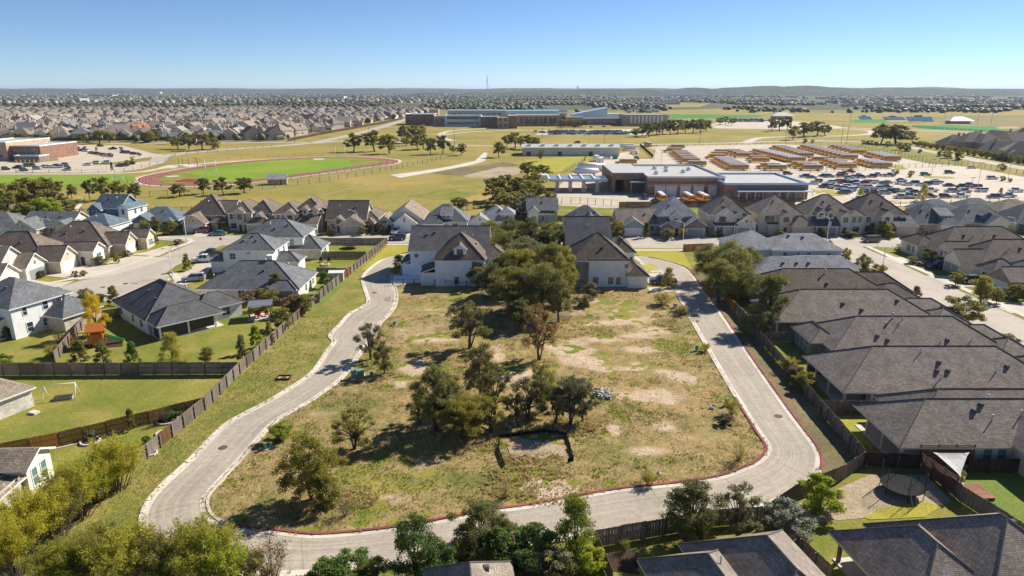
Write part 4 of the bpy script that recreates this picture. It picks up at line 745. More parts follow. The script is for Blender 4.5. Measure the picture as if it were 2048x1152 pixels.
house('single storey pale stone house with long grey roof and tall white chimney', -62, 128.6, .0, 'w_wstone', 'r_grey', [(.6, 0, 20, 12.5, 2.8, 'h', .62), (14, -.6, 19.6, 3, 2.8, 'h', .62, {'open': [(19.2, -.4), (14.4, -.4)]})], [('w', 0, 'S', -7.4, .8, 1.7, 1.3), ('w', 0, 'S', -1.5, .8, 1.2, 1.5), ('w', 0, 'S', 1.2, .8, 1, 1.4), ('w', 0, 'S', 5.4, .8, .9, 1.4), ('w', 0, 'E', -1, .8, .9, 1.4), ('w', 0, 'E', 2, .8, 1, 1.4), ('w', 0, 'E', 4, .8, .7, 1.2)], [(0, .2, .3, RV), (0, .32, .62, RV), (0, .55, .62, FL), (0, .6, .3, RV), (0, .25, .7, VP), (0, .8, .6, VP), (0, .08, .3, VP)], caps=True, chim=(12.6, 7.2, .55, 7.6, 'w_lap'))
house('two storey white house with grey hip roof behind the chimney house', -65.2, 150, .0, 'w_lap', 'r_grey', [(0, 0, 11.5, 9.6, 5.6, 'h', .55), (9.5, 1, 16.5, 6, 2.8, 'h', .6), (-3.4, 1, 0, 7, 2.8, 'h', .6)], [('w', 0, 'S', -3.6, 3.4, 1.2, 1.3), ('w', 0, 'S', 0, 4.6, 1, .3), ('w', 0, 'E', -1.6, 3.6, .9, 1.3), ('w', 0, 'E', 2, 3.6, .9, 1.3)], [(0, .35, .25, RV), (0, .6, .25, RV), (0, .5, .4, RV)], caps=True)
house('tall white two storey house with grey roof and low stone wing at the street corner', -66, 164.5, .0, 'w_lap', 'r_grey', [(0, 0, 14.5, 11, 5.6, 'h', .6), (11, -.6, 19, 6.5, 2.8, 'h', .7, {'wall': 'w_wstone'})], [('v', 0, 'S', -2, 3.6, .9, 1.3), ('w', 0, 'S', .8, 3.6, .8, 1.3), ('v', 0, 'S', 4.6, 3.4, 1, 1.5), ('w', 0, 'S', 4, .9, 1, 1.4), ('w', 0, 'S', 5.4, .9, 1, 1.4), ('w', 1, 'E', -1, .8, .9, 1.3), ('w', 1, 'E', .6, .8, .9, 1.3)], [(0, .5, .2, RV), (0, .7, .3, RV), (1, .4, .3, VP), (0, .4, .3, FL)], caps=True)
house('low tan roofed white house corner beside the swing frame lawn', -63, 82.2, -.4, 'w_wstone', 'r_tan', [(-16, -13, 0, 0, 2.8, 'h', .6)], [('w', 0, 'E', -3, .8, 1.2, 1.4)], [(0, .7, .7, RV)])
house('tan roofed house with green shaded windows behind the willow thicket', -49.4, 65.2, .05, 'w_stone', 'r_tan', [(-14, -15, -2.6, -1, 2.9, 'h', .5), (-8, -4, 0, 0, 3.4, 'x', .5, {'wall': 'w_cream'}), (-3, -14, -.5, -4, 2.7, 'e', -.1)], [('v', 1, 'E', -.9, .8, .8, 1.9), ('v', 1, 'E', .6, .8, .8, 1.9), ('w', 0, 'E', -3, .8, 1.4, 1.4)], [(0, .6, .6, RV)])
# ---- the two white houses at the head of the lot
house('white batten house with brown roof and one tall dormer west of the oak grove', 0, 0, 0, 'w_white', 'r_warm', [(-16.2, 139.4, -5.8, 151, 5.9, 'h', .88, {'batten': 1, 'over': .35}), (-22.5, 147, -5.4, 160, 6.2, 'x', .62, {'roof': 'r_char'}), (-19.4, 139.9, -16.2, 146.5, 2.9, 'e', .35, {'roof': 'r_char'}), (-24.5, 147.5, -22.5, 156, 3.0, 'e', .35, {'roof': 'r_char'}), (-12.2, 140.2, -9.8, 144, 8.0, 'y', .8, {'z0': 5.8, 'over': .3}), (-6.2, 143, -1.2, 152, 5.6, 'h', .6), (-26, 142, -19.4, 147, .12, 'f', 0, {'roof': 'w_white'})],
      [('t', 0, 'S', 3.1, 3.9, 1.0, 1.5), ('t', 4, 'S', 0, 6.3, 1.1, 1.5), ('p', 0, 'S', -.7, .1, 1, 2), ('t', 1, 'S', -7.2, 4.6, .6, .6), ('g', 2, 'S', 0, 0, 2.4, 2.1), ('t', 0, 'E', -3, 3.7, 1, 1.4), ('w', 5, 'S', 0, 3.6, 1, 1.4)], [(1, .2, .3, RV), (1, .3, .35, RV), (1, .7, .3, VP), (1, .8, .25, VP), (0, .8, .5, RV)], trim='trim', caps=True, gar='gar_w')
house('white batten house with weathered hip roof and recessed balcony east of the grove', 0, 0, 0, 'w_white', 'r_warm', [(12.6, 138.8, 24.4, 150, 6.0, 'h', .8, {'over': .4, 'open': [(12.9, 139.2), (12.9, 144)], 'post': 'trim'}), (16.2, 138.9, 24.3, 149.9, 5.95, 'f', 0, {'batten': 1}), (24.3, 137.8, 28.4, 149, 2.9, 'h', .75), (22.5, 147, 27, 157, 5.9, 'h', .8), (12.6, 152, 22.5, 166, 6.4, 'x', .72, {'roof': 'r_char'}), (13.4, 144, 16.2, 152, 5.6, 'f', 0)],
      [('t', 1, 'S', 3.8, 4.3, .6, .6), ('t', 1, 'S', -2.6, .8, .9, 1.3), ('t', 1, 'S', .6, .8, .9, 1.3), ('p', 1, 'S', 2.2, .1, 1, 2)], [(0, .55, .2, RV), (0, .6, .25, VP), (0, .75, .2, VP), (4, .5, .3, VP), (3, .5, .3, RV)], caps=True)
# ---- the row between the loop road and the side street
def rowhouse(label, x0, y0, x1, y1, roof, wall, extra, ops, vents, pit=.6, open_=None, porch=True, trim='trimtan'):
    bl = [(x0 + (4.2 if porch else 0), y0 + .4, x1, y1 - .4, 2.75, 'f', 0, {'over': 0}), (x0, y0, x1, y1, 2.8, 'h', pit, {'open': open_ or [], 'over': .4} if porch else {'over': .4})]
    bl[0] = (x0 + (4.2 if porch else .2), y0 + .2, x1 - .2, y1 - .2, 2.5, 'f', 0, {'over': 0})
    return house(label, 0, 0, 0, wall, roof, bl + extra, ops, vents, trim=trim, caps=True)
rowhouse('brown shingled house with arched gable window and two step porch roof beside the trampoline', 42.6, 66.9, 72, 76.8, 'r_weather', 'w_stucco', [(46.5, 70.5, 70, 79.2, 2.85, 'h', .66), (55, 63.2, 62, 70, 3.0, 'y', .7), (72, 68, 77, 75, 2.8, 'h', .6), (64, 62.5, 72, 68, 2.8, 'h', .6)],
         [('v', 3, 'S', 0, .8, 1.6, 1.7), ('v', 3, 'S', 0, 2.9, 1.3, .5), ('v', 0, 'S', -7, .9, .9, 1.3), ('v', 0, 'S', -5.4, .9, .9, 1.3), ('v', 0, 'S', -9.4, .1, 1.6, 2.0), ('w', 0, 'W', 2, .8, 1.4, 1.4)], [(1, .38, .25, VP), (1, .33, .35, RV), (1, .37, .42, RV), (1, .62, .3, RV), (1, .5, .3, VP), (1, .45, .65, VP)], .62, [(42.9, 67.2), (42.9, 71), (42.9, 74.5), (46.6, 67.2)])
rowhouse('long brown shingled house with deep open porch facing the yellowish shrubs', 43, 81, 72, 93.2, 'r_weather', 'w_stucco', [(67, 83, 77, 91, 2.8, 'h', .6), (70, 79, 76, 85, 2.8, 'h', .6)],
         [('w', 0, 'W', 2, .5, 1.8, 1.9), ('w', 0, 'W', -3, .1, 1.4, 2), ('w', 0, 'S', -9, .8, 1.4, 1.4), ('w', 0, 'S', 2, .8, 1.2, 1.4)], [(1, .42, .42, VP), (1, .48, .3, RV), (1, .5, .2, RV), (1, .45, .2, RV), (1, .45, .12, VP), (1, .72, .2, VP), (1, .78, .25, RV), (1, .9, .3, RV)], .6, [(43.3, 81.4), (43.3, 86), (43.3, 90), (43.3, 92.8), (46.8, 81.4)])
rowhouse('brown shingled house with grey corner bay of tall windows above a green lawn patch', 48.2, 95.5, 74, 106.3, 'r_weather', 'w_gbrick', [(46.4, 99, 50.5, 106.2, 2.85, 'h', .66), (68, 97, 77, 104, 2.8, 'h', .6), (72, 93.8, 77, 99, 2.8, 'h', .6)],
         [('v', 2, 'W', -1.8, .5, 1.2, 2), ('v', 2, 'W', 0, .5, 1.2, 2), ('v', 2, 'W', 1.8, .5, 1.2, 2), ('w', 0, 'S', -4, .8, 1.4, 1.4), ('w', 0, 'S', 4, .8, 1.2, 1.4)], [(1, .42, .46, FL), (1, .44, .35, VP), (1, .28, .18, RV), (1, .33, .12, RV), (1, .63, .08, VP), (1, .68, .12, RV), (1, .82, .12, VP), (1, .48, .45, VP)], .62, porch=False)
rowhouse('brown shingled house fourth along the row behind the tall ragged oak', 44.6, 109, 72, 121, 'r_weather', 'w_gbrick', [(66, 111, 77, 118, 2.8, 'h', .6), (70, 107, 76, 113, 2.8, 'h', .6)],
         [('w', 0, 'W', -2, .8, 1.6, 1.5), ('w', 0, 'S', -6, .8, 1.4, 1.4)], [(1, .45, .25, RV), (1, .8, .3, RV), (1, .55, .15, RV)], .6, [(44.9, 109.4), (44.9, 113), (48.4, 109.4)])
rowhouse('house with patchy red brown shingles and one tall flue behind the orange fence', 47.2, 123.5, 72, 135.5, 'r_warm', 'w_gbrick', [(60, 126, 77, 134, 2.8, 'h', .7), (68, 121.5, 76, 128, 2.8, 'h', .6)], [('w', 0, 'W', -2, .8, 1.6, 1.5), ('w', 0, 'W', 2, .8, 1.4, 1.4)], [(1, .55, .4, FL), (1, .53, .2, RV), (1, .75, .15, VP)], .6, porch=False)
house('low pale grey roofed house with three round vents next to the brown roofs', 0, 0, 0, 'w_lap', 'r_light', [(50.6, 137.5, 70, 147, 2.9, 'h', .62), (60, 145, 76, 151, 2.9, 'h', .6)], [('w', 0, 'W', 0, .8, 1.4, 1.4)], [(0, .35, .3, RV), (0, .5, .3, RV), (0, .63, .3, RV), (1, .4, .3, VP)])
house('two storey grey house with silver grey hip roof at the corner of the side street', 0, 0, 0, 'w_grey', 'r_light', [(59, 150.5, 74.5, 160, 5.6, 'h', .55), (50.5, 152, 62, 163, 5.4, 'h', .55), (72, 151, 76, 158, 2.8, 'h', .6)], [('w', 0, 'S', -5, 3.4, .9, 1.5), ('w', 0, 'S', -2, 3.6, .6, 1.3), ('w', 0, 'S', .4, 3.4, 1, 1.5), ('w', 0, 'S', 5, 3.4, .8, 1.3)], [(0, .3, .4, RV), (0, .5, .35, RV), (1, .5, .6, FL), (1, .6, .6, VP)])
# ---- beyond the side street
house('brown shingled house with white porch front at the street corner', 0, 0, 0, 'w_brick', 'r_brown', [(103, 160, 128, 173, 3.0, 'h', .7), (101, 166, 106, 173.5, 3.2, 'h', .7, {'wall': 'w_cream'})], [('w', 1, 'W', 0, .8, 1.4, 1.6), ('w', 1, 'W', -2, .8, .8, 1.6), ('w', 0, 'S', -8, .8, 1.4, 1.4)], [(0, .3, .3, RV), (0, .4, .3, VP), (0, .5, .3, VP), (0, .35, .25, VP), (0, .6, .3, RV)], trim='trimtan', caps=True)
house('brown shingled house with white arched gable and twin garage doors', 0, 0, 0, 'w_brick', 'r_brown', [(104, 147, 128, 159, 3.0, 'h', .7), (100, 147.6, 106, 153.5, 3.3, 'x', .75, {'wall': 'w_cream'}), (102, 155, 107, 159.6, 4.2, 'x', .7, {'wall': 'w_cream'})], [('g', 1, 'W', -1.3, 0, 2.3, 2.2), ('g', 1, 'W', 1.3, 0, 2.3, 2.2), ('w', 2, 'W', -.8, 2.4, .5, 1.2), ('w', 2, 'W', .6, 2.4, .5, 1.2), ('d', 2, 'W', 0, 0, 1, 2)], [(0, .35, .3, VP), (0, .45, .3, RV), (0, .3, .25, VP), (0, .6, .3, RV)], trim='trimtan', caps=True, gar='gar_g')
house('tan brick house with grey brown hips behind the round street trees', 0, 0, 0, 'w_brick', 'r_weather', [(105, 131, 130, 144, 3.0, 'h', .7), (101, 133, 108, 139, 3.0, 'x', .7), (102, 140, 108, 145, 3.2, 'h', .8, {'wall': 'w_stone'})], [('g', 1, 'W', 0, 0, 4.6, 2.2), ('w', 2, 'W', 0, .8, 1.2, 1.5)], [(0, .3, .3, RV), (0, .5, .3, VP)], trim='trimtan', caps=True)
house('brick house at the picture edge beyond the clipped round trees', 0, 0, 0, 'w_brick', 'r_weather', [(106, 113, 130, 126, 3.0, 'h', .7), (102.5, 114, 108, 120, 3.0, 'x', .7)], [('g', 1, 'W', 0, 0, 4.6, 2.2)], [(0, .3, .3, RV)], trim='trimtan')
# ---- the three houses along the bottom
house('dark shingled house with a sunlit back slope and covered corner patio beside the trampoline yard', 44.4, 54.2, .13, 'w_gbrick', 'r_weather', [(-12.5, -13, 0, 0, 2.8, 'h', .74), (-16.2, -11, -8, -.6, 2.8, 'h', .74, {'open': [(-15.9, -1), (-15.9, -4.6), (-13.4, -1)], 'post': 'w_gbrick'}), (-13.6, -12, -9, -3, 2.6, 'f', 0)], [('v', 2, 'W', 1.5, .8, 1.0, 1.5), ('v', 2, 'W', -1.5, .8, 1.2, 1.5)], [(0, .45, .2, VP), (0, .8, .7, RV), (0, .7, .35, RV)], trim='trimtan', caps=True)
house('dark shingled house with a sunlit gable slope below the two bare limbed oaks', 23.6, 51.6, .2, 'w_gbrick', 'r_weather', [(-9, -13, 0, 0, 2.8, 'h', .74), (-13.2, -12, -6, -1.2, 2.8, 'h', .74)], [('v', 1, 'W', 2, .8, 1.0, 1.5)], [(0, .3, .3, RV), (1, .6, .6, VP)], trim='trimtan', caps=True)
house('small grey shingled roof peak rising among the bushes', -.4, 47.4, .12, 'w_gbrick', 'r_weather', [(-6.4, -9, 0, 0, 2.8, 'h', .85)], [], [(0, .7, .7, RV)], trim='trimtan', caps=True)
# ------------------------------------------------------------------ school, bus depot and other large buildings
def bld(root, px0, px1, yb, yt, depth, wall, roof, ops=(), par=.5, name='wall_block', rz=None, h=None, trim='trim', slope=0.0):
    """one block of a large building: its front runs from pixel px0 to px1 at ground row yb, its top shows at yt"""
    (x0, y0), (x1, y1) = P(px0, yb), P(px1, yb); h = h or rise((px0 + px1) / 2, yb, yt)
    b = MB(); q = [(x0, y0), (x1, y0), (x1, y0 + depth), (x0, y0 + depth)]
    for k in range(4): b.poly([(*q[k], 0), (*q[(k + 1) % 4], 0), (*q[(k + 1) % 4], h), (*q[k], h)])
    wl = b.build('wall', M[wall], root)
    r = MB(); t = .35
    if slope:
        r.hexa([(x0 - .3, y0 - .3, h), (x1 + .3, y0 - .3, h), (x1 + .3, y0 + depth + .3, h), (x0 - .3, y0 + depth + .3, h)], [(x0 - .3, y0 - .3, h + .3), (x1 + .3, y0 - .3, h + .3 + max(slope, 0)), (x1 + .3, y0 + depth + .3, h + .3 + max(slope, 0)), (x0 - .3, y0 + depth + .3, h + .3)], 1, 0)
    else:
        r.poly([(x0, y0, h - par), (x1, y0, h - par), (x1, y0 + depth, h - par), (x0, y0 + depth, h - par)], 0)
        for a in ((x0 - .1, y0 - .1, x1 + .1, y0 + t), (x0 - .1, y0 + depth - t, x1 + .1, y0 + depth + .1), (x0 - .1, y0 + t, x0 + t, y0 + depth - t), (x1 - t, y0 + t, x1 + .1, y0 + depth - t)): r.box(a[0], a[1], h - par - .01, a[2], a[3], h + .05, 1)
    r.build('roof', [M[roof], M[trim]], root)
    for kind, u, z, w_, hh in ops:
        if kind == 'g': me, pn = gar_mesh(w_, hh, 'gar_w', trim); nm = 'garage_door'
        elif kind == 'd': me, pn = door_mesh(trim); nm = 'door'
        elif kind == 'b': b = MB(); b.box(-w_ / 2, -.12, 0, w_ / 2, 0, hh); me, pn, nm = b.mesh('pale_panel', M['trim']), None, 'pale_panel'
        else: me, pn = win_mesh(w_, hh, trim, 'glass', max(1, int(w_ / 1.6))); nm = 'window'
        o = link(nm, me, root, (x0 + u * (x1 - x0), y0 - .01, z))
        if pn: link('pane', pn, o)
    return x0, x1, y0, h
S = thing('school_building', 'large brick and pale blue school complex spread across the middle distance', 'school')
wrow = lambda z, n, w_, hh, a=.06, c=.94: [('w', a + (c - a) * (i + .5) / n, z, w_, hh) for i in range(n)]
bld(S, 811, 868, 250, 228, 40, 'w_sch', 'blueroof', wrow(8, 3, 3, 2)); bld(S, 858, 877, 244, 218.5, 16, 'w_schtan', 'membrane', wrow(10, 2, 3, 2)); bld(S, 868, 891, 252, 232, 24, 'w_schtan', 'blueroof', wrow(2, 2, 4, 6))
bld(S, 890, 962, 253, 230.5, 24, 'blueroof', 'membrane', wrow(2, 8, 4.4, 3.2) + wrow(8, 8, 4.4, 3.2)); bld(S, 896, 1012, 243, 221, 30, 'membrane', 'blueroof', wrow(9, 9, 6, 1.6), slope=.01)
bld(S, 962, 996, 255, 233, 26, 'w_sch', 'blueroof'); bld(S, 995, 1017, 257, 235, 20, 'w_schtan', 'membrane', wrow(2, 2, 4, 3) + wrow(8, 2, 4, 3))
bld(S, 1017, 1034, 257, 231, 34, 'w_sch', 'membrane'); bld(S, 1034, 1120, 252, 230, 34, 'w_schtan', 'membrane', wrow(3, 8, 4, 7)); bld(S, 1008, 1118, 242, 221.5, 30, 'blueroof', 'blueroof', (), slope=.01)
bld(S, 1120, 1133, 250, 226, 24, 'w_schtan', 'membrane', wrow(3, 1, 4, 7)); bld(S, 1133, 1166, 252, 234, 24, 'w_schtan', 'membrane', wrow(3, 3, 3, 4)); bld(S, 1068, 1134, 240, 218.5, 20, 'membrane', 'membrane')
x0, y0 = P(1144, 246); x1, _ = P(1214, 246); b = MB(); h0, h1 = rise(1144, 246, 229), rise(1214, 246, 215)
b.hexa([(x0, y0, 0), (x1, y0, 0), (x1, y0 + 30, 0), (x0, y0 + 30, 0)], [(x0, y0, h0), (x1, y0, h1), (x1, y0 + 30, h1), (x0, y0 + 30, h0)]); b.build('auditorium', M['blueroof'], S)
bld(S, 1164, 1248, 250, 236.5, 20, 'w_gbrick', 'membrane', wrow(1, 12, 3.6, 5)); bld(S, 1212, 1250, 245, 228, 30, 'blueroof', 'blueroof', slope=.01); bld(S, 1247, 1336, 252, 229, 40, 'w_schtan', 'membrane', [('b', .17 + .085 * i, 3, 2.2, 8.6) for i in range(9)])
for px_ in (1275, 1262, 1300, 1315): x, y = P(px_, 247); b = MB(); b.box(-3, -2, 0, 3, 2, 2.4); b.build('roof_unit', M['metal'], S, (x, y + 10, 14.5))
# ---- bus depot
D = thing('depot_building', 'long brown brick bus depot with repair bays and flat pale roof', 'depot')
bx0, bx1, by, bh = bld(D, 1293, 1447, 391, 353, 46, 'w_red', 'membrane', [('g', .17, 0, 4.0, 4.2), ('g', .32, 0, 4.0, 4.2), ('g', .5, 0, 4.0, 4.2), ('g', .67, 0, 4.0, 4.2), ('g', .86, 0, 4.0, 4.2)], .7, trim='metal')
b = MB(); b.box(bx0 + .1, by - .06, bh * .5, bx1 - .05, by, bh * .5 + .25); b.build('string_course', M['cream'], D); b = MB(); b.box(bx0 + .1, by - .05, bh * .8, bx1 - .05, by, bh * .8 + .18); b.build('string_course', M['cream'], D)
for u in (.04, .52, .95): b = MB(); b.box(-.25, -.3, 0, .25, 0, .3); b.build('wall_lamp', M['lampclear'], D, (bx0 + u * (bx1 - bx0), by, bh * .88))
wx0, wx1 = P(1226, 388)[0], bx0; wy = P(1226, 386)[1]
b = MB(); hh = bh + .4
for a in ((wx0, wy, wx0 + 1.2, wy + 34), (wx1 - 7.5, wy + 4, wx1 - .03, wy + 34), (wx0 + 4, wy + 30, wx1 - 7.6, wy + 34)): b.box(a[0], a[1], 0, a[2], a[3], hh)
b.box(wx0 + 1.2, wy, 5.4, wx1 - .03, wy + 3.9, hh)
b.build('drive_through_wing', M['w_red'], D); b = MB(); b.box(wx0 - .1, wy - .1, hh, wx1 - .05, wy + 34, hh + .3); b.build('roof', M['membrane'], D)
b = MB(); b.box(wx1 - 6, wy - 3.5, 4.6, wx1 + 1.2, wy - .1, 5.0, 0); b.tube((wx1 - 5.6, wy - 3.2, 0), (wx1 - 5.6, wy - 3.2, 4.6), .15); b.tube((wx1 + .8, wy - 3.2, 0), (wx1 + .8, wy - 3.2, 4.6), .15); b.build('entrance_canopy', M['blueroof'], D)
rx0, rx1, ry, rh = bld(D, 1448, 1614, 399, 366, 34, 'w_red', 'membrane', wrow(.9, 7, 1.5, 1.5, .1, .95) + [('d', .3, 0, 1, 2), ('d', .6, 0, 1, 2)], .7, trim='blueroof')
b = MB(); b.box(rx0 + 4, ry - 3.6, 3.3, rx1 + 1, ry - .05, 3.6)
b.build('veranda_roof', M['blueroof'], D)
for i in range(10): b = MB(); b.tube((0, 0, 0), (0, 0, 3.3), .12, n=8); b.build('veranda_post', M['wmetal'], D, (rx0 + 4.4 + i * (rx1 - rx0 - 4) / 9, ry - 3.3, 0))
for i, (u, v) in enumerate(((.2, .3), (.4, .5), (.6, .4), (.75, .6), (.5, .8), (.3, .7))):
    b = MB(); b.box(-.8, -.6, 0, .8, .6, 1.0); b.tube((0, 0, 1), (0, 0, 1.5), .4, n=8); b.build('roof_unit', M['metal'], D, (bx0 + u * (bx1 - bx0), by + v * 46, bh - .7))
# ---- fuel canopy of five bays on four piers
cx0, cy = P(1098, 384); cx1 = P(1213, 384)[0]; ch = rise(1150, 386, 364)
K = thing('fuel_canopy', 'pale metal fuel canopy of five bays on stone piers beside the depot', 'canopy')
b = MB(); b.box(cx0, cy - .5, ch, cx1, cy + 16, ch + .35); b.build('canopy_roof', M['metal'], K); b = MB(); b.box(cx0 - .1, cy - .75, ch - .2, cx1 + .1, cy - .5, ch + .9); b.build('fascia', M['cream'], K)
for i in range(6): u = cx0 + (cx1 - cx0) * i / 5; b = MB(); b.box(u - .3, cy - .5, ch + .35, u + .3, cy + 16, ch + 1.0); b.build('roof_rib', M['wmetal'], K)
for px_ in (1115, 1141, 1168, 1195): x, y = P(px_, 386); b = MB(); b.box(-.7, -.7, 0, .7, .7, ch - .21); b.box(-.85, -.85, 0, .85, .85, 1.2); b.build('pier', M['w_stone'], K, (x, y + 2, 0))
# ---- long portable classroom block
(a0, ay), (a1, _) = P(1045, 311.5), P(1239, 311.5); ph = rise(1140, 311.5, 296)
Kp = thing('portable_building', 'long low cream building with blue doors across the grass from the depot', 'building')
b = MB(); b.box(a0, ay, 0, a1, ay + 22, ph); b.build('wall', M['cream'], Kp); b = MB(); b.hexa([(a0 - .6, ay - .6, ph), (a1 + .6, ay - .6, ph), (a1 + .6, ay + 22.6, ph), (a0 - .6, ay + 22.6, ph)], [(a0 - .6, ay - .6, ph + .3), (a1 + .6, ay - .6, ph + .3), (a1 + .6, ay + 11, ph + 1.8), (a0 - .6, ay + 11, ph + 1.8)]); b.build('roof', M['membrane'], Kp)
for i in range(9): b = MB(); b.box(-1.3, -.1, 0, 1.3, 0, 2.6); b.build('door', M['blueroof'] if i % 3 else M['door'], Kp, (a0 + (i + .6) * (a1 - a0) / 9.4, ay, 0))
for i in range(7): b = MB(); b.box(-1.2, -1.2, 0, 1.2, 1.2, 1.3); b.build('roof_unit', M['wmetal'], Kp, (a0 + (i + .5) * (a1 - a0) / 7, ay + 5, ph + .9))
# ---- the elementary school at the edge
E_ = thing('brick_school', 'tan and red brick school wing at the picture edge behind the car park', 'school')
bld(E_, -60, 18, 322, 284, 40, 'w_schtan', 'membrane', wrow(2, 4, 2.4, 2)); bld(E_, 18, 84, 321, 291, 36, 'w_sch', 'membrane', wrow(1.2, 6, 1.6, 2.2) + wrow(5, 6, 1.6, 1.6)); bld(E_, 30, 80, 324, 311, 9, 'w_gbrick', 'membrane', wrow(.4, 6, 2.6, 2.4))
for i in range(6):
    x, y = P(34 + i * 9, 325); b = MB(); b.box(-.4, -.4, 0, .4, .4, 1.6); b.build('forecourt_pier', M['w_sch'], E_, (x, y - 1, 0))
# ---- sports pavilions, bleachers and scoreboard on the playing fields far off
def pavilion(label, px_, yb, w_, yt):
    x, y = P(px_, yb); h = rise(px_, yb, yt); s = w_ / ppm(px_, yb) / 2; t = thing('pavilion', label, 'pavilion', (x, y, 0))
    b = MB(); b.box(-s * .8, -s * .5, 0, s * .8, s * .5, h * .55); b.build('wall', M['w_schtan'], t); r = MB(); add_roof(r, (-s, -s * .6, s, s * .6, h * .55, 'h', .5, {'over': .6}), MB()); r.build('roof', [M['cream'], M['trim']], t)
pavilion('pavilion with pale hip roof behind the packed school car park', 1562, 238, 44, 226); pavilion('pavilion with pale tan hip roof beside the ball field', 1915, 247, 46, 236)
def stand(label, px_, yb, w_, yt):
    x, y = P(px_, yb); h = rise(px_, yb, yt); s = w_ / ppm(px_, yb) / 2; t = thing('bleacher', label, 'bleacher', (x, y, 0)); b = MB()
    for i in range(6): b.box(-s, i * 1.2, h * .12 * i, s, i * 1.2 + 1.2, h * .12 * i + h * .2)
    b.build('seating', M['blueroof'], t); c = MB(); c.box(-s * .3, 7.4, h * .3, s * .3, 10, h); c.build('press_box', M['dkmetal'], t)
stand('blue bleacher stand by the clay infield', 1842, 243, 50, 231); stand('small bleacher stand at the near end of the ball field fence', 1732, 239, 24, 231); stand('dark scoreboard backed stand beside the ball field', 1790, 240, 40, 232)
for i, (px_, yb, w_, yt, wl, rf, lb) in enumerate(((130, 204, 60, 197, 'membrane', 'membrane', 'long white roofed hall beyond the tan subdivision'), (650, 200, 76, 193, 'w_far2', 'membrane', 'wide pale school far beyond the tan subdivision'), (1375, 194, 90, 189, 'blueroof', 'blueroof', 'pale blue warehouse on the far plain'), (860, 190, 60, 186.5, 'membrane', 'membrane', 'long white warehouse near the horizon'), (45, 187, 26, 181.5, 'w_far2', 'membrane', 'pale apartment block on the horizon at the picture edge'), (1700, 206, 70, 201, 'membrane', 'membrane', 'long white shed among far trees'), (200, 194, 50, 190, 'membrane', 'membrane', 'white hall roof in the far suburb'), (430, 185, 34, 182, 'membrane', 'membrane', 'thin white warehouse on the horizon'), (1310, 209, 100, 204, 'membrane', 'blueroof', 'low white commercial block behind the school'), (1610, 209, 80, 204.5, 'w_far2', 'membrane', 'pale apartment row behind the ball fields'), (300, 188, 40, 184, 'w_far2', 'membrane', 'pale block standing in the far haze'), (560, 186, 60, 183.5, 'membrane', 'membrane', 'long pale distribution shed on the horizon'), (980, 187.5, 44, 184.5, 'w_far2', 'membrane', 'pale office block near the lattice tower'))):
    t = thing('far_hall', lb, 'building'); bld(t, px_ - w_ / 2, px_ + w_ / 2, yb, yt, 60, wl, rf)
# ------------------------------------------------------------------ vehicles
def loft(b, secs, m=0, ends=True):
    """rectangular sections along x: (x, half width at bottom, half width at top, z bottom, z top)"""
    k = len(b.v)
    for x, w0, w1, z0, z1 in secs: b.v += [(x, -w0, z0), (x, w0, z0), (x, w1, z1), (x, -w1, z1)]
    for i in range(len(secs) - 1):
        for j in range(4):
            a, c = k + 4 * i + j, k + 4 * i + (j + 1) % 4
            b.f.append((a, c, c + 4, a + 4)[::-1]); b.m.append(m); b.sm.append(False)
    if ends:
        b.f.append((k, k + 1, k + 2, k + 3)[::-1] if secs[0][0] > secs[-1][0] else (k + 3, k + 2, k + 1, k)[::-1]); e = k + 4 * (len(secs) - 1)
        b.f.append((e, e + 1, e + 2, e + 3)); b.m += [m, m]; b.sm += [False, False]
PROTO = {}
def wheel_mesh(r, w_):
    b = MB(); b.tube((0, -w_ / 2, 0), (0, w_ / 2, 0), r, n=12, m=0); b.tube((0, -w_ / 2 - .01, 0), (0, w_ / 2 + .01, 0), r * .55, n=10, m=1)
    return b.mesh('wheel', [M['black'], M['chrome']])
CAR = dict(
    sedan=(4.7, [(-2.35, .7, .74, .42, .78), (-2.15, .86, .84, .28, .92), (-1.0, .9, .86, .24, .95), (.8, .9, .86, .24, .93), (2.0, .86, .8, .26, .8), (2.35, .68, .66, .4, .68)], (-1.75, -.95, .35, 1.15), 1.45),
    suv=(4.8, [(-2.4, .78, .8, .45, 1.0), (-2.3, .9, .88, .32, 1.08), (.9, .93, .9, .3, 1.06), (2.1, .9, .84, .32, .98), (2.4, .72, .72, .45, .8)], (-2.3, -2.05, .3, 1.15), 1.75),
    pickup=(5.8, [(-2.9, .9, .92, .55, 1.12), (-.6, .96, .94, .4, 1.12), (1.5, .96, .93, .4, 1.16), (2.7, .93, .88, .42, 1.08), (2.9, .8, .8, .5, .9)], (-.75, -.55, .9, 1.65), 1.9),
    van=(5.1, [(-2.55, .85, .87, .4, 1.1), (-2.45, .95, .93, .3, 1.15), (1.3, .97, .93, .3, 1.12), (2.3, .92, .86, .3, .95), (2.55, .74, .72, .4, .75)], (-2.45, -2.25, .9, 1.75), 1.78))
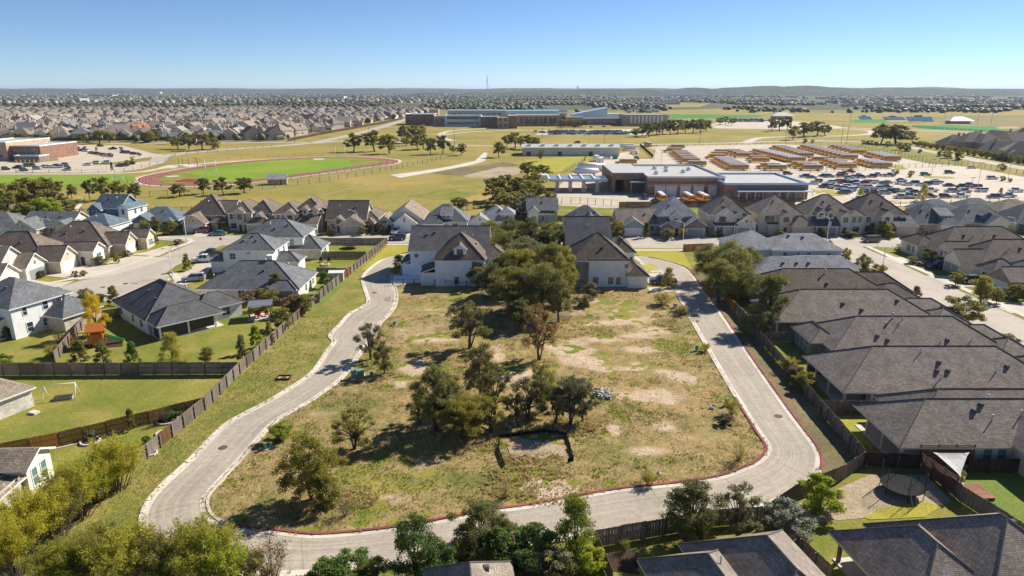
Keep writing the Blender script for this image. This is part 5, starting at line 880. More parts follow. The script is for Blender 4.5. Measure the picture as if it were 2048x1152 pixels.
def car_proto(kind):
    if kind in PROTO: return PROTO[kind]
    L_, body, (c0, c1, c2, c3), top = CAR[kind]; zb = body[2][4] - .03; w0, w1 = body[2][2] - .04, body[2][2] - .2
    b = MB(); loft(b, body, 0)
    loft(b, [(c1 - .1, w1, w1 - .06, top - .1, top - .05), (c1 + .25, w1 + .02, w1 - .05, top - .09, top + .02), (c2 - .2, w1 + .02, w1 - .05, top - .09, top + .01), (c2 + .1, w1, w1 - .06, top - .11, top - .07)], 0)
    for x0, x1 in ((c0, c1), (c3, c2), ((c0 + c3) / 2, (c1 + c2) / 2)):
        for s in (-1, 1): b.tube((x0, s * (w0 + .012), zb), (x1, s * (w1 + .012), top - .06), .045, n=4, m=0, caps=False)
    if kind == 'pickup': b.box(-2.75, -.78, .9, -.85, .78, 1.125, 2)
    for x in (body[0][0] - .02, body[-1][0] - .05): b.box(x, -.7, .4, x + .08, .7, .55, 1)
    g = MB(); loft(g, [(c0, w0, w0 - .02, zb, zb + .04), (c1, w0, w1, zb, top - .06), (c2, w0, w1, zb, top - .06), (c3, w0, w0 - .02, zb, zb + .04)], 0)
    hl, tl = MB(), MB(); hl.box(-.06, -.2, -.07, .06, .2, .07); tl.box(-.05, -.16, -.1, .05, .16, .1)
    r = .33 if kind in ('sedan',) else .38; wm = wheel_mesh(r, .24)
    PROTO[kind] = dict(body=b.mesh('body', [M['car_white'], M['chrome'], M['black']]), glass=g.mesh('window', M['glass']), wheel=wm, r=r, L=L_, hw=body[1][1], hl=hl.mesh('headlight', M['lampclear']), tl=tl.mesh('tail_light', M['lampred']), zl=(body[-2][4] - .18, body[0][4] - .12))
    return PROTO[kind]
def car(kind, colour, x, y, rz, label, group=None, full=True, name=None):
    p = car_proto(kind); t = thing(name or {'sedan': 'parked_car', 'suv': 'parked_suv', 'pickup': 'pickup_truck', 'van': 'parked_van'}[kind], label, {'sedan': 'car', 'suv': 'car', 'pickup': 'pickup', 'van': 'van'}[kind], (x, y, .06), rz, group)
    b = link('body', p['body'], t); b.material_slots[0].link = 'OBJECT'; b.material_slots[0].material = M['car_' + colour]
    link('window', p['glass'], t)
    for sx in (-.31, .3):
        for sy in (-1, 1): link('wheel', p['wheel'], t, (sx * p['L'], sy * (p['hw'] - .1), p['r']))
    if full:
        for s in (-1, 1): link('headlight', p['hl'], t, (p['L'] / 2 - .14, s * .6, p['zl'][0])); link('tail_light', p['tl'], t, (-p['L'] / 2 + .06, s * .66, p['zl'][1]))
    return t
def carpx(kind, colour, px_, py_, deg, label, **k):
    x, y = P(px_, py_); return car(kind, colour, x, y, R(deg), label, **k)
# ---- cars on the streets and drives
carpx('suv', 'navy', 795, 480, 180, 'dark blue car driving along the front street by the corner lawn', name='moving_car')
carpx('pickup', 'white', 794, 466, -100, 'white pickup nosed out of the driveway of the sandy roofed house')
carpx('suv', 'red', 404, 465, 200, 'bright red car in the driveway of the tall roofed tan house'); carpx('sedan', 'teal', 437, 471, 185, 'teal and violet car parked at the kerb near the red car')
carpx('suv', 'silver', 388, 562, 195, 'silver SUV parked beside the chimney house'); carpx('pickup', 'white', 411, 524, 190, 'white pickup in the drive behind the silver SUV'); carpx('suv', 'red', 113, 592, 140, 'red car half hidden behind the two storey grey house'); carpx('sedan', 'silver', 137, 607, 100, 'pale car roof showing behind the stone wing of the grey house')
carpx('van', 'grey', 1741, 484, 185, 'long dark grey van crossing at the mouth of the side street', name='moving_van'); carpx('suv', 'silver', 1812, 469, 160, 'silver car in the driveway of the four window house')
carpx('pickup', 'navy', 1325, 568, 175, 'dark pickup parked beside the eastern white house')
carpx('pickup', 'navy', 1880, 537, 180, 'dark blue pickup in the drive of the twin garage house'); carpx('suv', 'navy', 1937, 566, 180, 'dark blue car in the drive near the clipped round tree'); carpx('suv', 'maroon', 1866, 530, 178, 'dusty maroon car tucked behind the dark blue pickup'); carpx('van', 'white', 1690, 538, 90, 'white van by the low pale grey house'); carpx('pickup', 'black', 425, 512, 185, 'black pickup under the eaves beside the white pickup')
carpx('van', 'black', 1154, 286.5, 180, 'black van on the road behind the portable building', name='moving_van', full=False)
# ---- staff car park
rc = random.Random(3); lotcars = []
Z4 = lambda a, b_: (1500 + a / 3.737, 160 + b_ / 3.737)
rows = [([405, 462, 550, 592, 740, 805, 830], 733, 'upper'), ([690, 945, 1037, 680, 910], 722, 'upper'), ([470, 500, 600, 655, 700, 760, 800, 845, 900, 950, 1000, 1050], 772, 'second'), ([560, 605, 650, 690, 735, 790, 850, 905, 960, 1020], 810, 'third'), ([700, 745, 795, 850, 890, 950, 1010, 1060, 1110], 850, 'fourth'), ([810, 890, 960, 1130, 1190, 1245], 890, 'fifth'), ([1120, 1175, 1230, 1270, 1325, 1375, 1415], 785, 'middle'), ([1180, 1240, 1350, 1495, 1595, 1725], 843, 'scattered lower'), ([1310, 1130, 1490, 1655, 1810], 712, 'open upper'), ([1480, 1585, 1685, 1630], 800, 'open middle'), ([1345, 1460, 1575, 1815, 1925], 883, 'nearest'), ([1985], 838, 'far corner'), ([740], 695, 'fence'), ([280], 708, 'depot end')]
for xs, zy, nm in rows:
    for a in xs:
        jy = zy + rc.uniform(-10, 10) if len(xs) > 1 else zy
        if nm == 'open upper': jy = {1310: 715, 1130: 757, 1490: 700, 1655: 662, 1810: 742}[a]
        px_, py_ = Z4(a, jy); x, y = P(px_, py_)
        colour = rc.choices(list(CARCOL), [36, 22, 12, 7, 13, 7, 4, 3, 2, 2])[0]; kind = rc.choices(['sedan', 'suv', 'pickup', 'van'], [35, 38, 20, 7])[0]
        if nm in ('depot end',) or (nm == 'upper' and a in (690, 680, 910)): colour, kind = 'red', 'suv'
        lotcars.append([x, y, colour, kind, nm])
seen = []
for c in sorted(lotcars, key=lambda q: q[1]):
    for d in seen:                                        # keep clear of the cars already placed
        if abs(c[0] - d[0]) < 4.6 and abs(c[1] - d[1]) < 2.6: c[1] = d[1] + 2.8
    seen.append(c)
cnt = {}
for x, y, colour, kind, nm in sorted(lotcars):
    k = (colour, kind, nm); cnt[k] = cnt.get(k, 0) + 1; i = cnt[k]; tot = sum(1 for q in lotcars if (q[2], q[3], q[4]) == k)
    word = {'sedan': 'saloon car', 'suv': 'SUV', 'pickup': 'pickup', 'van': 'minivan'}[kind]
    lead = '' if tot == 1 else nth(i - 1) + ' from the left of the '
    car(kind, colour, x, y, R(rc.choice([0, 180]) + rc.uniform(-8, 8) - 8), ((f'{nth(i - 1)} {colour} {word} from the left' if tot > 1 else f'only {colour} {word}') + f' in the {nm} row of the staff lot'), 'cars in the staff car park', False)
# ---- small school car parks far away: whole cars, one mesh each
def tiny(kind, colour):
    k = ('tiny', kind, colour)
    if k not in PROTO:
        p = CAR[kind]; b = MB(); loft(b, p[1], 0); c0, c1, c2, c3 = p[2]; loft(b, [(c0, .8, .78, .95, 1.0), (c1, .8, .66, .95, p[3]), (c2, .8, .66, .95, p[3]), (c3, .8, .78, .95, 1.0)], 1)
        b.box(c1 + .1, -.62, p[3] - .02, c2 - .1, .62, p[3] + .04, 0); b.box(-p[0] * .4, -.86, .05, p[0] * .4, .86, .45, 2)
        PROTO[k] = b.mesh('parked_car', [M['car_' + colour], M['glass'], M['black']])
    return PROTO[k]
def tinycar(x, y, rz, kind, colour, label, group): tag(link('parked_car', tiny(kind, colour), None, (x, y, .08), rz), label, 'car', group)
def cluster(pxs, where, group, pick=None):
    lst = []
    for px_, py_ in pxs:
        x, y = P(px_, py_); lst.append((x, y, pick or rc.choices(list(CARCOL), [24, 14, 16, 12, 14, 12, 3, 3, 1, 1])[0], rc.choice(['sedan', 'suv', 'suv', 'pickup'])))
    cnt = {}; tot = {}
    for q in lst: tot[(q[2], q[3])] = tot.get((q[2], q[3]), 0) + 1
    for x, y, c, k in sorted(lst):
        i = cnt[(c, k)] = cnt.get((c, k), 0) + 1; w_ = {'sedan': 'saloon car', 'suv': 'SUV', 'pickup': 'pickup'}[k]
        tinycar(x, y, R(rc.choice([0, 180]) + rc.uniform(-20, 20)), k, c, (nth(i - 1) + f' {c} {w_} from the left ' if tot[(c, k)] > 1 else f'only {c} {w_} ') + where, group)
cluster([(1100 + i * 4.4 + rc.uniform(-1, 1), yy + rc.uniform(-.4, .4)) for yy, n in ((269, 36), (266.4, 38), (263.6, 34)) for i in range(n) if rc.random() < .93], 'in the packed rows before the big school', 'cars before the big school')
cluster([(1070, 264), (1080, 265.5), (1087, 266), (1150, 254.5), (1182, 255), (1208, 254), (1121, 256.5), (1250, 253.5)], 'on the drive close under the school front', 'cars under the school front')
cluster([(1468 + i * 5.2 + rc.uniform(-1.4, 1.4), yy) for yy, n in ((244, 12), (241.8, 14), (239.6, 12)) for i in range(n)], 'in the rows before the pale hip roofed pavilion', 'cars by the pavilion')
cluster([(12, 340), (35, 337), (57, 333.5), (48, 342), (75, 339), (88, 336), (102, 336), (110, 334.5), (118, 336), (128, 331.5), (135, 341), (62, 333)], 'on the lane nearest the green field', 'cars by the green field')
cluster([(155, 300), (165, 302), (172, 303), (182, 307), (190, 308), (196, 309), (202, 310), (208, 311.5), (216, 313), (201, 293), (226, 299), (247, 306), (258, 307), (268, 309), (90, 303), (96, 306)], 'in the upper bays behind the brick school', 'cars in the upper bays of the brick school')
cluster([(175, 331), (190, 328), (212, 327), (240, 333), (252, 331.5), (262, 329), (176, 285.5)], 'by the planted islands on the way to the track', 'cars by the planted islands')
# ---- school buses
def bus_proto():
    b = MB(); loft(b, [(-6.1, 1.2, 1.2, .65, 2.55), (-6.0, 1.25, 1.25, .55, 2.7), (3.5, 1.25, 1.25, .55, 2.7), (3.7, 1.22, 1.2, .55, 2.5)], 0); loft(b, [(3.6, 1.15, 1.05, .6, 1.75), (5.5, 1.05, .9, .6, 1.6), (5.95, .95, .8, .62, 1.35)], 0)
    loft(b, [(-6.05, 1.22, 1.06, 2.62, 2.86), (3.6, 1.22, 1.06, 2.62, 2.86)], 0)
    for z in (.95, 1.35, 1.68): b.box(-6.05, -1.28, z, 3.5, 1.28, z + .06, 1)
    b.box(5.85, -1.1, .45, 6.1, 1.1, .72, 1); b.box(-6.25, -1.15, .5, -6.05, 1.15, .75, 1); b.box(-6.13, -.45, .8, -6.08, .45, 2.35, 0)
    for y in (-.75, 0, .75): b.box(-6.16, y - .3, 1.7, -6.1, y + .3, 2.3, 2)
    for y in (-1.0, -.6, .6, 1.0): b.box(-6.15, y - .12, 2.38, -6.08, y + .12, 2.55, 3)
    for y in (-.95, .95): b.box(-6.17, y - .12, 1.15, -6.1, y + .12, 1.5, 3)
    b.box(3.62, -1.05, 1.78, 3.74, 1.05, 2.45, 2)
    r = MB(); loft(r, [(-6.0, 1.0, .7, 2.66, 2.95), (-5.8, 1.04, .74, 2.69, 3.08), (3.3, 1.04, .74, 2.69, 3.08), (3.6, .95, .66, 2.6, 2.9)], 0); r.box(-3, -.35, 3.08, -2.3, .35, 3.2); r.box(1, -.35, 3.08, 1.7, .35, 3.2)
    w_ = MB()
    for i in range(12): x = -5.7 + i * .76; w_.box(x, -1.268, 1.82, x + .62, 1.268, 2.45, 0)
    root = thing('school_bus', 'bus', 'school bus'); link('body', b.mesh('body', [M['bus'], M['black'], M['glass'], M['lampred']]), root); link('roof', r.mesh('roof', M['busroof']), root)
    d = link('window_band', w_.mesh('window_band', M['glass']), root); d['kind'] = 'stuff'
    wm = wheel_mesh(.5, .3)
    for x in (-3.6, 4.6):
        for s in (-1, 1): link('wheel', wm, root, (x, s * 1.08, .5))
    return root
BUS = bus_proto(); used_bus = [False]
def bus(x, y, rz, label, group='school buses parked in the depot yard'):
    if not used_bus[0]:
        used_bus[0] = True; BUS.location = (x, y, .06); BUS.rotation_euler = (0, 0, rz); BUS['label'] = label; BUS['group'] = group; return BUS
    return copy_tree(BUS, (x, y, .06), rz, label, group)[0]
A3 = lambda a, b_: (1000 + a / 3.84, 160 + b_ / 3.84)
for i, (px_, py_) in enumerate(((1321, 401), (1374, 402), (1403, 402))): bus(*P(px_, py_), R((88, 91, 92)[i]), ('school bus backed out of the repair bay next to the blue van', 'school bus backed out of the middle repair bay', 'school bus backed out of the bay beside the last one')[i], 'school buses at the repair bays')
bus(*P(*A3(965, 648)), R(175), 'lone school bus crossing the yard near the green bin'); bus(*P(*A3(1138, 510)), R(-80), 'school bus coming round the bend by the hedge at the yard entrance', None)
STK = [('at the upper end of the short west stack', (1350, 528), (1320, 556), 2, 3), ('in the slanting west stack', (1365, 575), (1450, 640), 6, 3), ('alone below the slanting west stack', (1495, 662), (1495, 662), 1, 3), ('in the small stack above the second file', (1690, 568), (1650, 606), 3, 3), ('in the second slanting file', (1690, 628), (1815, 692), 8, 3), ('in the pair beside the second file', (1770, 565), (1860, 596), 4, 3), ('alone at the head of the long file', (1965, 618), (1965, 618), 1, 3),
       ('in the longest slanting file', (60, 548), (330, 615), 14, 4), ('low beside the longest file', (60, 618), (60, 618), 1, 4), ('at the front close to the depot roof', (130, 662), (180, 676), 2, 4), ('in the upper file by the long row', (205, 520), (395, 580), 8, 4), ('alone between the middle files', (510, 612), (510, 612), 1, 4), ('in the front stack of the centre', (360, 650), (450, 676), 3, 4), ('in the upper middle file', (415, 515), (720, 596), 12, 4), ('in the front stack east of the centre', (600, 630), (700, 665), 4, 4), ('in the upper east file', (640, 515), (790, 556), 6, 4), ('in the far east file', (920, 574), (1040, 606), 6, 4), ('in the nearest east file', (850, 628), (965, 658), 5, 4)]
for where, a, c, n, z in STK:
    f = A3 if z == 3 else Z4; (xa, ya), (xb, yb_) = P(*f(*a)), P(*f(*c))
    for i in range(n):
        u = i / max(n - 1, 1); lb = (f'{nth(i)} school bus from the far end ' if n > 1 else 'school bus ') + where
        bus(xa + u * (xb - xa), ya + u * (yb_ - ya), R(172 + rc.uniform(-1.5, 1.5)), lb)
# ---- other yard vehicles: box trucks, tanker, van and bins
def boxtruck(px_, py_, deg, label, L_=7.5, h=3.3, group=None):
    x, y = P(px_, py_); t = thing('box_truck', label, 'truck', (x, y, .06), R(deg), group)
    b = MB(); b.box(-L_ / 2, -1.2, .9, L_ / 2 - 2.2, 1.2, h); b.build('cargo_box', M['wmetal'], t); c = MB(); loft(c, [(L_ / 2 - 2.15, 1.1, 1.0, .6, 2.3), (L_ / 2 - 1.1, 1.1, .95, .6, 2.2), (L_ / 2 - .5, 1.05, .95, .6, 1.4), (L_ / 2, .95, .9, .6, 1.2)], 0); c.build('cab', M['car_white'], t)
    g = MB(); g.box(L_ / 2 - 1.9, -1.08, 1.5, L_ / 2 - 1.2, 1.08, 2.0); g.build('window', M['glass'], t); wm = wheel_mesh(.45, .3)
    for u in (-L_ / 2 + 1.4, L_ / 2 - 1.0):
        for s in (-1, 1): link('wheel', wm, t, (u, s * 1.0, .45))
boxtruck(1087, 363, 100, 'white box truck standing at the west end of the fuel canopy'); boxtruck(1192, 322, 95, 'white box truck at the head of the parked lorries by the grass', 8, 3.4); boxtruck(1200, 327, 95, 'second white box truck behind the first by the grass'); boxtruck(1258, 301, 170, 'white lorry cab beside the end of the portable building', 9); boxtruck(1268, 308, 150, 'white tow truck near the hedge by the yard entrance', 6, 2.4); boxtruck(1250, 298, 178, 'long white trailer lorry behind the portable building', 12, 3.6)
carpx('van', 'white', 1213, 318, 170, 'white van with blue stripe next to the green bin', full=False); carpx('pickup', 'navy', 1273, 319, 100, 'dark pickup below the hedge at the yard entrance', full=False); carpx('van', 'blue', 1290, 398, -85, 'blue and white van by the depot entrance canopy', full=True)
def tanker(px_, py_, L_, r, label):
    x, y = P(px_, py_); t = thing('fuel_tank', label, 'tank', (x, y, 0)); b = MB(); b.tube((-L_ / 2, 0, r + .6), (L_ / 2, 0, r + .6), r, n=16); b.tube((-L_ / 2 - .6, 0, r + .6), (-L_ / 2, 0, r + .6), r * .6, r, 16); b.tube((L_ / 2, 0, r + .6), (L_ / 2 + .6, 0, r + .6), r, r * .6, 16); b.build('vessel', M['wmetal'], t)
    for u in (-.35, .35): c = MB(); c.box(u * L_ - .3, -r * .8, 0, u * L_ + .3, r * .8, 1.2); c.build('saddle', M['pole'], t)
tanker(1183, 342, 14, 1.7, 'large white fuel tank behind the canopy'); tanker(1172, 350, 11, 1.4, 'smaller white fuel tank just behind the canopy roof')
x, y = P(1230, 318); t = thing('dumpster', 'bright green dumpster in the yard beside the white van', 'bin', (x, y, 0)); b = MB(); b.hexa([(-1.4, -1, 0), (1.4, -1, 0), (1.4, 1, 0), (-1.4, 1, 0)], [(-1.6, -1.1, 1.8), (1.6, -1.1, 1.8), (1.6, 1.1, 1.8), (-1.6, 1.1, 1.8)]); M['bin'] = plain('green_bin', (.03, .3, .12), .5); b.build('tub', M['bin'], t); c = MB(); c.box(-1.6, -1.1, 1.8, 1.6, 1.1, 1.95); c.build('lid', M['black'], t)
# ------------------------------------------------------------------ fences
FP = {}
def panel_mesh(mat, k):
    if (mat, k) not in FP:
        r = random.Random(k * 7 + 1); b = MB(); n = 17
        for i in range(n):
            x0, y0, z1 = i / n, r.uniform(-.012, .012), 1 + r.uniform(-.018, .012); b.box(x0 + .002, y0 - .012, .02, x0 + 1 / n - .004, y0 + .012, z1, 0, None, False)
        for z in (.16, .52, .86): b.box(0, -.07, z, 1, -.028, z + .05)
        FP[(mat, k)] = b.mesh('fence_panel', M[mat])
    return FP[(mat, k)]
def post_mesh(mat):
    if ('p', mat) not in FP: b = MB(); b.box(-.075, -.075, 0, .075, .075, 1); FP[('p', mat)] = b.mesh('fence_post', M[mat])
    return FP[('p', mat)]
def fence(label, pts, h=1.85, mat='f_grey', flip=1, pix=True, step=2.45, newmats=()):
    q = [P(*p) for p in pts] if pix else pts
    t = thing('wooden_fence', label, 'fence', (q[0][0], q[0][1], 0)); ox, oy = q[0]; k = 0
    for (x0, y0), (x1, y1) in zip(q, q[1:]):
        L_ = hypot(x1 - x0, y1 - y0); n = max(1, round(L_ / step)); a = atan2(y1 - y0, x1 - x0)
        for i in range(n):
            m = mat if not (newmats and rnd.random() < .12) else newmats[0]
            x, y = x0 + (x1 - x0) * i / n, y0 + (y1 - y0) * i / n; hh = h * (1 + rnd.uniform(-.02, .02))
            link('fence_panel', panel_mesh(m, k % 4), t, (x - ox, y - oy, .02), a + rnd.uniform(-.008, .008), (L_ / n - .03, flip, hh)); k += 1
            link('fence_post', post_mesh(mat), t, (x - ox + flip * .11 * sin(a), y - oy - flip * .11 * cos(a), 0), a, (1, 1, h * .97))
    return t
fence('long weathered grey fence with exposed rails and posts along the verge of the loop road', [(268, 940), (410, 820), (480, 748), (630, 607), (775, 487)], 1.85, 'f_grey', 1, newmats=('f_brown',))
fence('grey board fence across the lawn behind the playset yard with a painted end board', [(-60, 752), (478, 749)], 2.0)
fence('brown stained fence slanting between the swing lawn and the kerbed beds', [(-40, 925), (0, 916), (120, 893), (260, 858), (410, 820)], 1.8, 'f_brown', 1, newmats=('f_new',))
fence('grey fence along the west side of the playset yard', [(109, 726), (170, 652), (172, 634)], 1.8); fence('short grey fence with gate by the stone wing of the two storey house', [(112, 654), (170, 648)], 1.8); fence('short grey fence between yellow tree and charcoal roofed bungalow', [(206, 640), (259, 632)], 1.8)
fence('brown grey fence behind the single storey chimney house', [(400, 590), (430, 594), (520, 604), (567, 608), (640, 606)], 1.8, 'f_grey', -1); fence('short fence beside the tan shed', [(635, 550), (694, 552)], 1.8); fence('grey fence across the yard with two lawn chairs', [(567, 517), (733, 517)], 1.8); fence('grey fence along the back street side of the trampoline yard', [(639, 489), (775, 489)], 1.8)
fence('long dark weathered fence beside the shaded strip east of the loop road', [(1471, 624), (1527, 692), (1592, 768), (1640, 826), (1700, 895), (1727, 930)], 1.85, 'f_grey', 1)
fence('new orange fence stub at the corner below the big oaks', [(1450, 600), (1458, 616), (1471, 624)], 1.8, 'f_new'); fence('new orange fence panels behind the big oaks', [(1452, 598), (1503, 596)], 1.8, 'f_new'); fence('short rusty orange fence by the front street beside the corner lawn', [(1366, 502), (1425, 500)], 1.8, 'f_new')
fence('grey fence between the grey bay house and its neighbour', [(1530, 686), (1597, 684)], 1.8); fence('grey cross fence by the yellowish shrubs', [(1613, 752), (1692, 748)], 1.8); fence('grey cross fence below the deep open porch', [(1640, 828), (1755, 828)], 1.9)
fence('shaded fence turning down towards the road bend', [(1727, 932), (1690, 958), (1640, 978), (1590, 1000), (1530, 1042)], 1.8); fence('long grey fence along the lower edge of the loop road', [(1530, 1046), (1410, 1056), (1290, 1078), (1190, 1096)], 1.9); fence('grey fence running down beside the dark bark bed', [(1190, 1096), (1225, 1180)], 1.9)
fence('grey fence between the two dark shingled houses', [(1530, 1052), (1600, 1110), (1660, 1170)], 1.8); fence('dark fence behind the trampoline', [(1727, 932), (1850, 940)], 1.8, 'f_dark'); fence('weathered fence running from trampoline to picture edge beside green lawn', [(1850, 944), (1920, 1004), (2060, 1094)], 1.85, 'f_grey', -1); fence('very dark stained fence behind the green lawn at the picture edge', [(1934, 946), (2140, 946)], 1.7, 'f_dark')
fence('brown panel fence between the depot and the houses', [(1238, 416), (1330, 415), (1590, 411)], 2.2, 'f_brown', 1, True, 3.0)
xs = [(455, 458), (552, 460), (648, 460), (752, 460), (842, 460), (936, 460), (1028, 458), (1120, 464), (1218, 466), (1312, 468), (1412, 466), (1517, 466), (1614, 466), (1716, 466), (1826, 464), (1922, 462)]
for i, (a, y_) in enumerate(xs): fence(f'gate fence in the {nth(i)} gap from the left between front row houses', [(a - 5, y_ - 3), (a + 7, y_ - 3)], 1.8, 'f_new' if i % 2 else 'f_brown')
fence('orange brown garden fence behind the small houses of the front row', [(770, 440), (940, 442), (1120, 442), (1240, 444), (1320, 446)], 1.8, 'f_brown', 1, True, 3.0); fence('wooden side gate by the dark brown roofed bungalow', [(203, 512), (225, 508)], 1.8, 'f_new'); fence('brown fence along the tan subdivision above the school road', [(-40, 283), (240, 281), (560, 279)], 2.2, 'f_dark', 1, True, 14); fence('brown fence along the east edge of the tan subdivision', [(575, 283), (660, 266), (760, 248), (805, 238)], 2.2, 'f_dark', 1, True, 14); fence('tan masonry wall behind the clipped shrubs by the curving road', [(1825, 288), (1920, 302), (2100, 330)], 2.0, 'f_brown', 1, True, 6)
# ---- wire and iron fences
def wmesh(kind, L_):
    if (kind, L_) not in FP:
        b = MB(); n = int(L_ / (.16 if kind == 'iron' else .33))
        for z in ((.12, .9) if kind == 'iron' else (.05, .98)): b.box(0, -.015, z, L_, .015, z + .025)
        for i in range(n):
            x = L_ * i / n
            if kind == 'iron': b.box(x, -.009, 0, x + .018, .009, 1)
            else: b.tube((x, 0, .05), (x + .33, 0, .98), .004, n=3, caps=False); b.tube((x + .33, .005, .05), (x, .005, .98), .004, n=3, caps=False)
        FP[(kind, L_)] = b.mesh('wire_panel', M['dkmetal'] if kind == 'iron' else M['metal'])
    return FP[(kind, L_)]
def wire(label, pts, h=1.8, kind='iron', L_=3.0):
    q = [P(*p) for p in pts]; ox, oy = q[0]; t = thing('metal_fence', label, 'fence', (ox, oy, 0))
    for (x0, y0), (x1, y1) in zip(q, q[1:]):
        D_ = hypot(x1 - x0, y1 - y0); n = max(1, round(D_ / L_)); a = atan2(y1 - y0, x1 - x0)
        for i in range(n):
            x, y = x0 + (x1 - x0) * i / n - ox, y0 + (y1 - y0) * i / n - oy
            link('wire_panel', wmesh(kind, L_), t, (x, y, .02), a, (D_ / n / L_, 1, h)); link('fence_post', post_mesh('dkmetal'), t, (x, y, 0), a, (1, 1, h + .1))
wire('black iron fence behind the houses along the dry meadow', [(160, 428), (260, 428), (365, 424), (440, 424)], 1.8, 'iron'); wire('black iron fence from the meadow round to the canopy trees', [(845, 440), (920, 424), (1000, 412), (1110, 398)], 1.8, 'iron')
wire('wire fence along the foot of the running track', [(255, 366), (300, 374), (390, 376), (500, 369), (540, 366), (640, 352), (760, 332), (800, 326)], 1.3, 'chain', 6.0); wire('wire fence crossing the dry meadow below the track', [(170, 405), (300, 394), (500, 382), (640, 365), (760, 345), (890, 318)], 2.2, 'chain', 6.0); wire('wire fence beyond the running track', [(400, 322), (560, 313), (700, 309), (795, 316)], 1.3, 'chain', 8.0)
wire('wire fence round the car park of the brick school', [(0, 346), (230, 347), (330, 326), (352, 312), (560, 293)], 1.8, 'chain', 8.0); wire('wire fence along the front of the depot yard', [(1105, 409), (1160, 408), (1238, 414)], 2.4, 'chain', 3.0); wire('wire fence between the bus yard and the staff car park', [(1500, 344), (1620, 347), (1790, 338), (1935, 331)], 2.4, 'chain', 5.0); wire('wire fence along the grass strip east of the bus yard', [(1690, 293), (1790, 310), (1860, 326), (1935, 331), (2060, 352)], 2.4, 'chain', 5.0)
wire('wire fence along the near edge of the staff car park', [(1660, 418), (1800, 413), (1940, 408), (2090, 404)], 1.8, 'chain', 4.0); wire('wire fence beside the grass west of the depot yard', [(1128, 345), (1168, 325), (1172, 315)], 2.0, 'chain', 4.0); wire('hedge lined iron fence at the yard entrance', [(1280, 292), (1306, 316)], 2.0, 'iron'); wire('wire fence along the far road above the bus yard', [(1313, 294), (1420, 292), (1560, 288), (1690, 292)], 1.8, 'chain', 6.0)
wire('dark net fence round the nearer ball field', [(1824, 254), (1885, 259), (1990, 266), (2090, 272)], 2.4, 'iron', 6.0); wire('iron fence in front of the western white house', [(785, 570), (850, 571), (975, 577)], 1.4, 'iron', 2.4)
# ------------------------------------------------------------------ poles, lamps, towers
def lamp(label, px_, py_, ytop, arm, group=None):
    x, y = P(px_, py_); h = rise(px_, py_, ytop); t = thing('street_lamp', label, 'street lamp', (x, y, 0), 0, group)
    b = MB(); b.tube((0, 0, 0), (0, 0, h * .86), .11, .07, 8); b.tube((0, 0, h * .86), (arm * .7, 0, h * .97), .07, .05, 8); b.tube((arm * .7, 0, h * .97), (arm * 1.8, 0, h), .05, .05, 8); b.build('pole', M['wmetal'], t)
    c = MB(); c.box(-.4, -.14, -.1, .4, .14, .06); c.build('lamp_head', M['pole'], t, (arm * 2.1, 0, h)); d = MB(); d.tube((0, 0, 0), (0, 0, .3), .22, .16, 8); d.build('base', M['pole'], t)
for a in (('street lamp in front of the white gabled house', 106, 470, 437, -1), ('tall white street lamp at the lawn tip where the cul de sac begins', 374, 486, 431, 1), ('street lamp on the corner walk by the silver SUV', 345, 554, 493, 1), ('street lamp before the broad brown side gable house', 716, 467, 420, -1), ('street lamp before the silvery roofed house', 1366, 480, 442, -1), ('street lamp at the house with small paired gables', 1654, 479, 432, -1), ('street lamp with long arm at the corner of the side street', 1766, 530, 492, 1.6), ('street lamp near the end of the front row', 2026, 464, 434, -1)): lamp(*a)
def post(label, px_, py_, ytop, name='utility_pole', mat='wood', cross=True, heads=0, r=.16):
    x, y = P(px_, py_); h = rise(px_, py_, ytop); t = thing(name, label, name.replace('_', ' '), (x, y, 0)); b = MB(); b.tube((0, 0, 0), (0, 0, h), r, r * .6, 8); b.build('pole', M[mat], t)
    if cross: c = MB(); c.box(-1.3, -.08, h - 1, 1.3, .08, h - .8); c.build('cross_arm', M['wood'], t)
    for i in range(heads): c = MB(); c.box(-.35, -.25, 0, .35, .25, .18); c.build('lamp_head', M['dkmetal'], t, ((i - (heads - 1) / 2) * 1.1, 0, h))
for a in (('wooden utility pole by the road junction above the track', 590, 286, 264), ('wooden utility pole by the west bend of the school drive', 909, 291, 257), ('wooden utility pole behind the portable building', 1208, 292, 267), ('wooden utility pole west of the portable building', 1085, 278, 256), ('wooden utility pole above the bus yard', 1399, 289, 267), ('first of two close utility poles by the curving road', 1682, 288, 251), ('second of two close utility poles by the curving road', 1693, 288, 251), ('utility pole below the oaks on the school drive', 1570, 288, 262), ('utility pole near the tan subdivision road corner', 738, 270, 254)): post(*a)
for a, b_, c_, d_ in (('light pole in the bays behind the brick school', 208, 294, 268), ('light pole at the corner of the school car park', 268, 283, 262), ('light pole on the rise above the track', 396, 304, 275), ('light pole in the lower bays of the brick school', 213, 337, 312), ('light pole between the bus yard and the depot roof', 1322, 331, 300), ('light pole at the yard gate by the hedge', 1308, 322, 291), ('tall light pole in the middle of the staff car park', 1861, 361, 319), ('tall light pole among the open bays of the staff car park', 1954, 381, 326), ('tall light pole near the fence of the staff car park', 1936, 412, 356), ('light pole at the far corner of the staff car park', 2016, 358, 304), ('light pole behind the nearest east buses', 1794, 343, 306), ('light pole on the meadow before the school', 1178, 287, 272), ('light pole at the top of the school drive', 950, 262, 246)): post(a, b_, c_, d_, 'light_pole', 'metal', False, 2, .11)
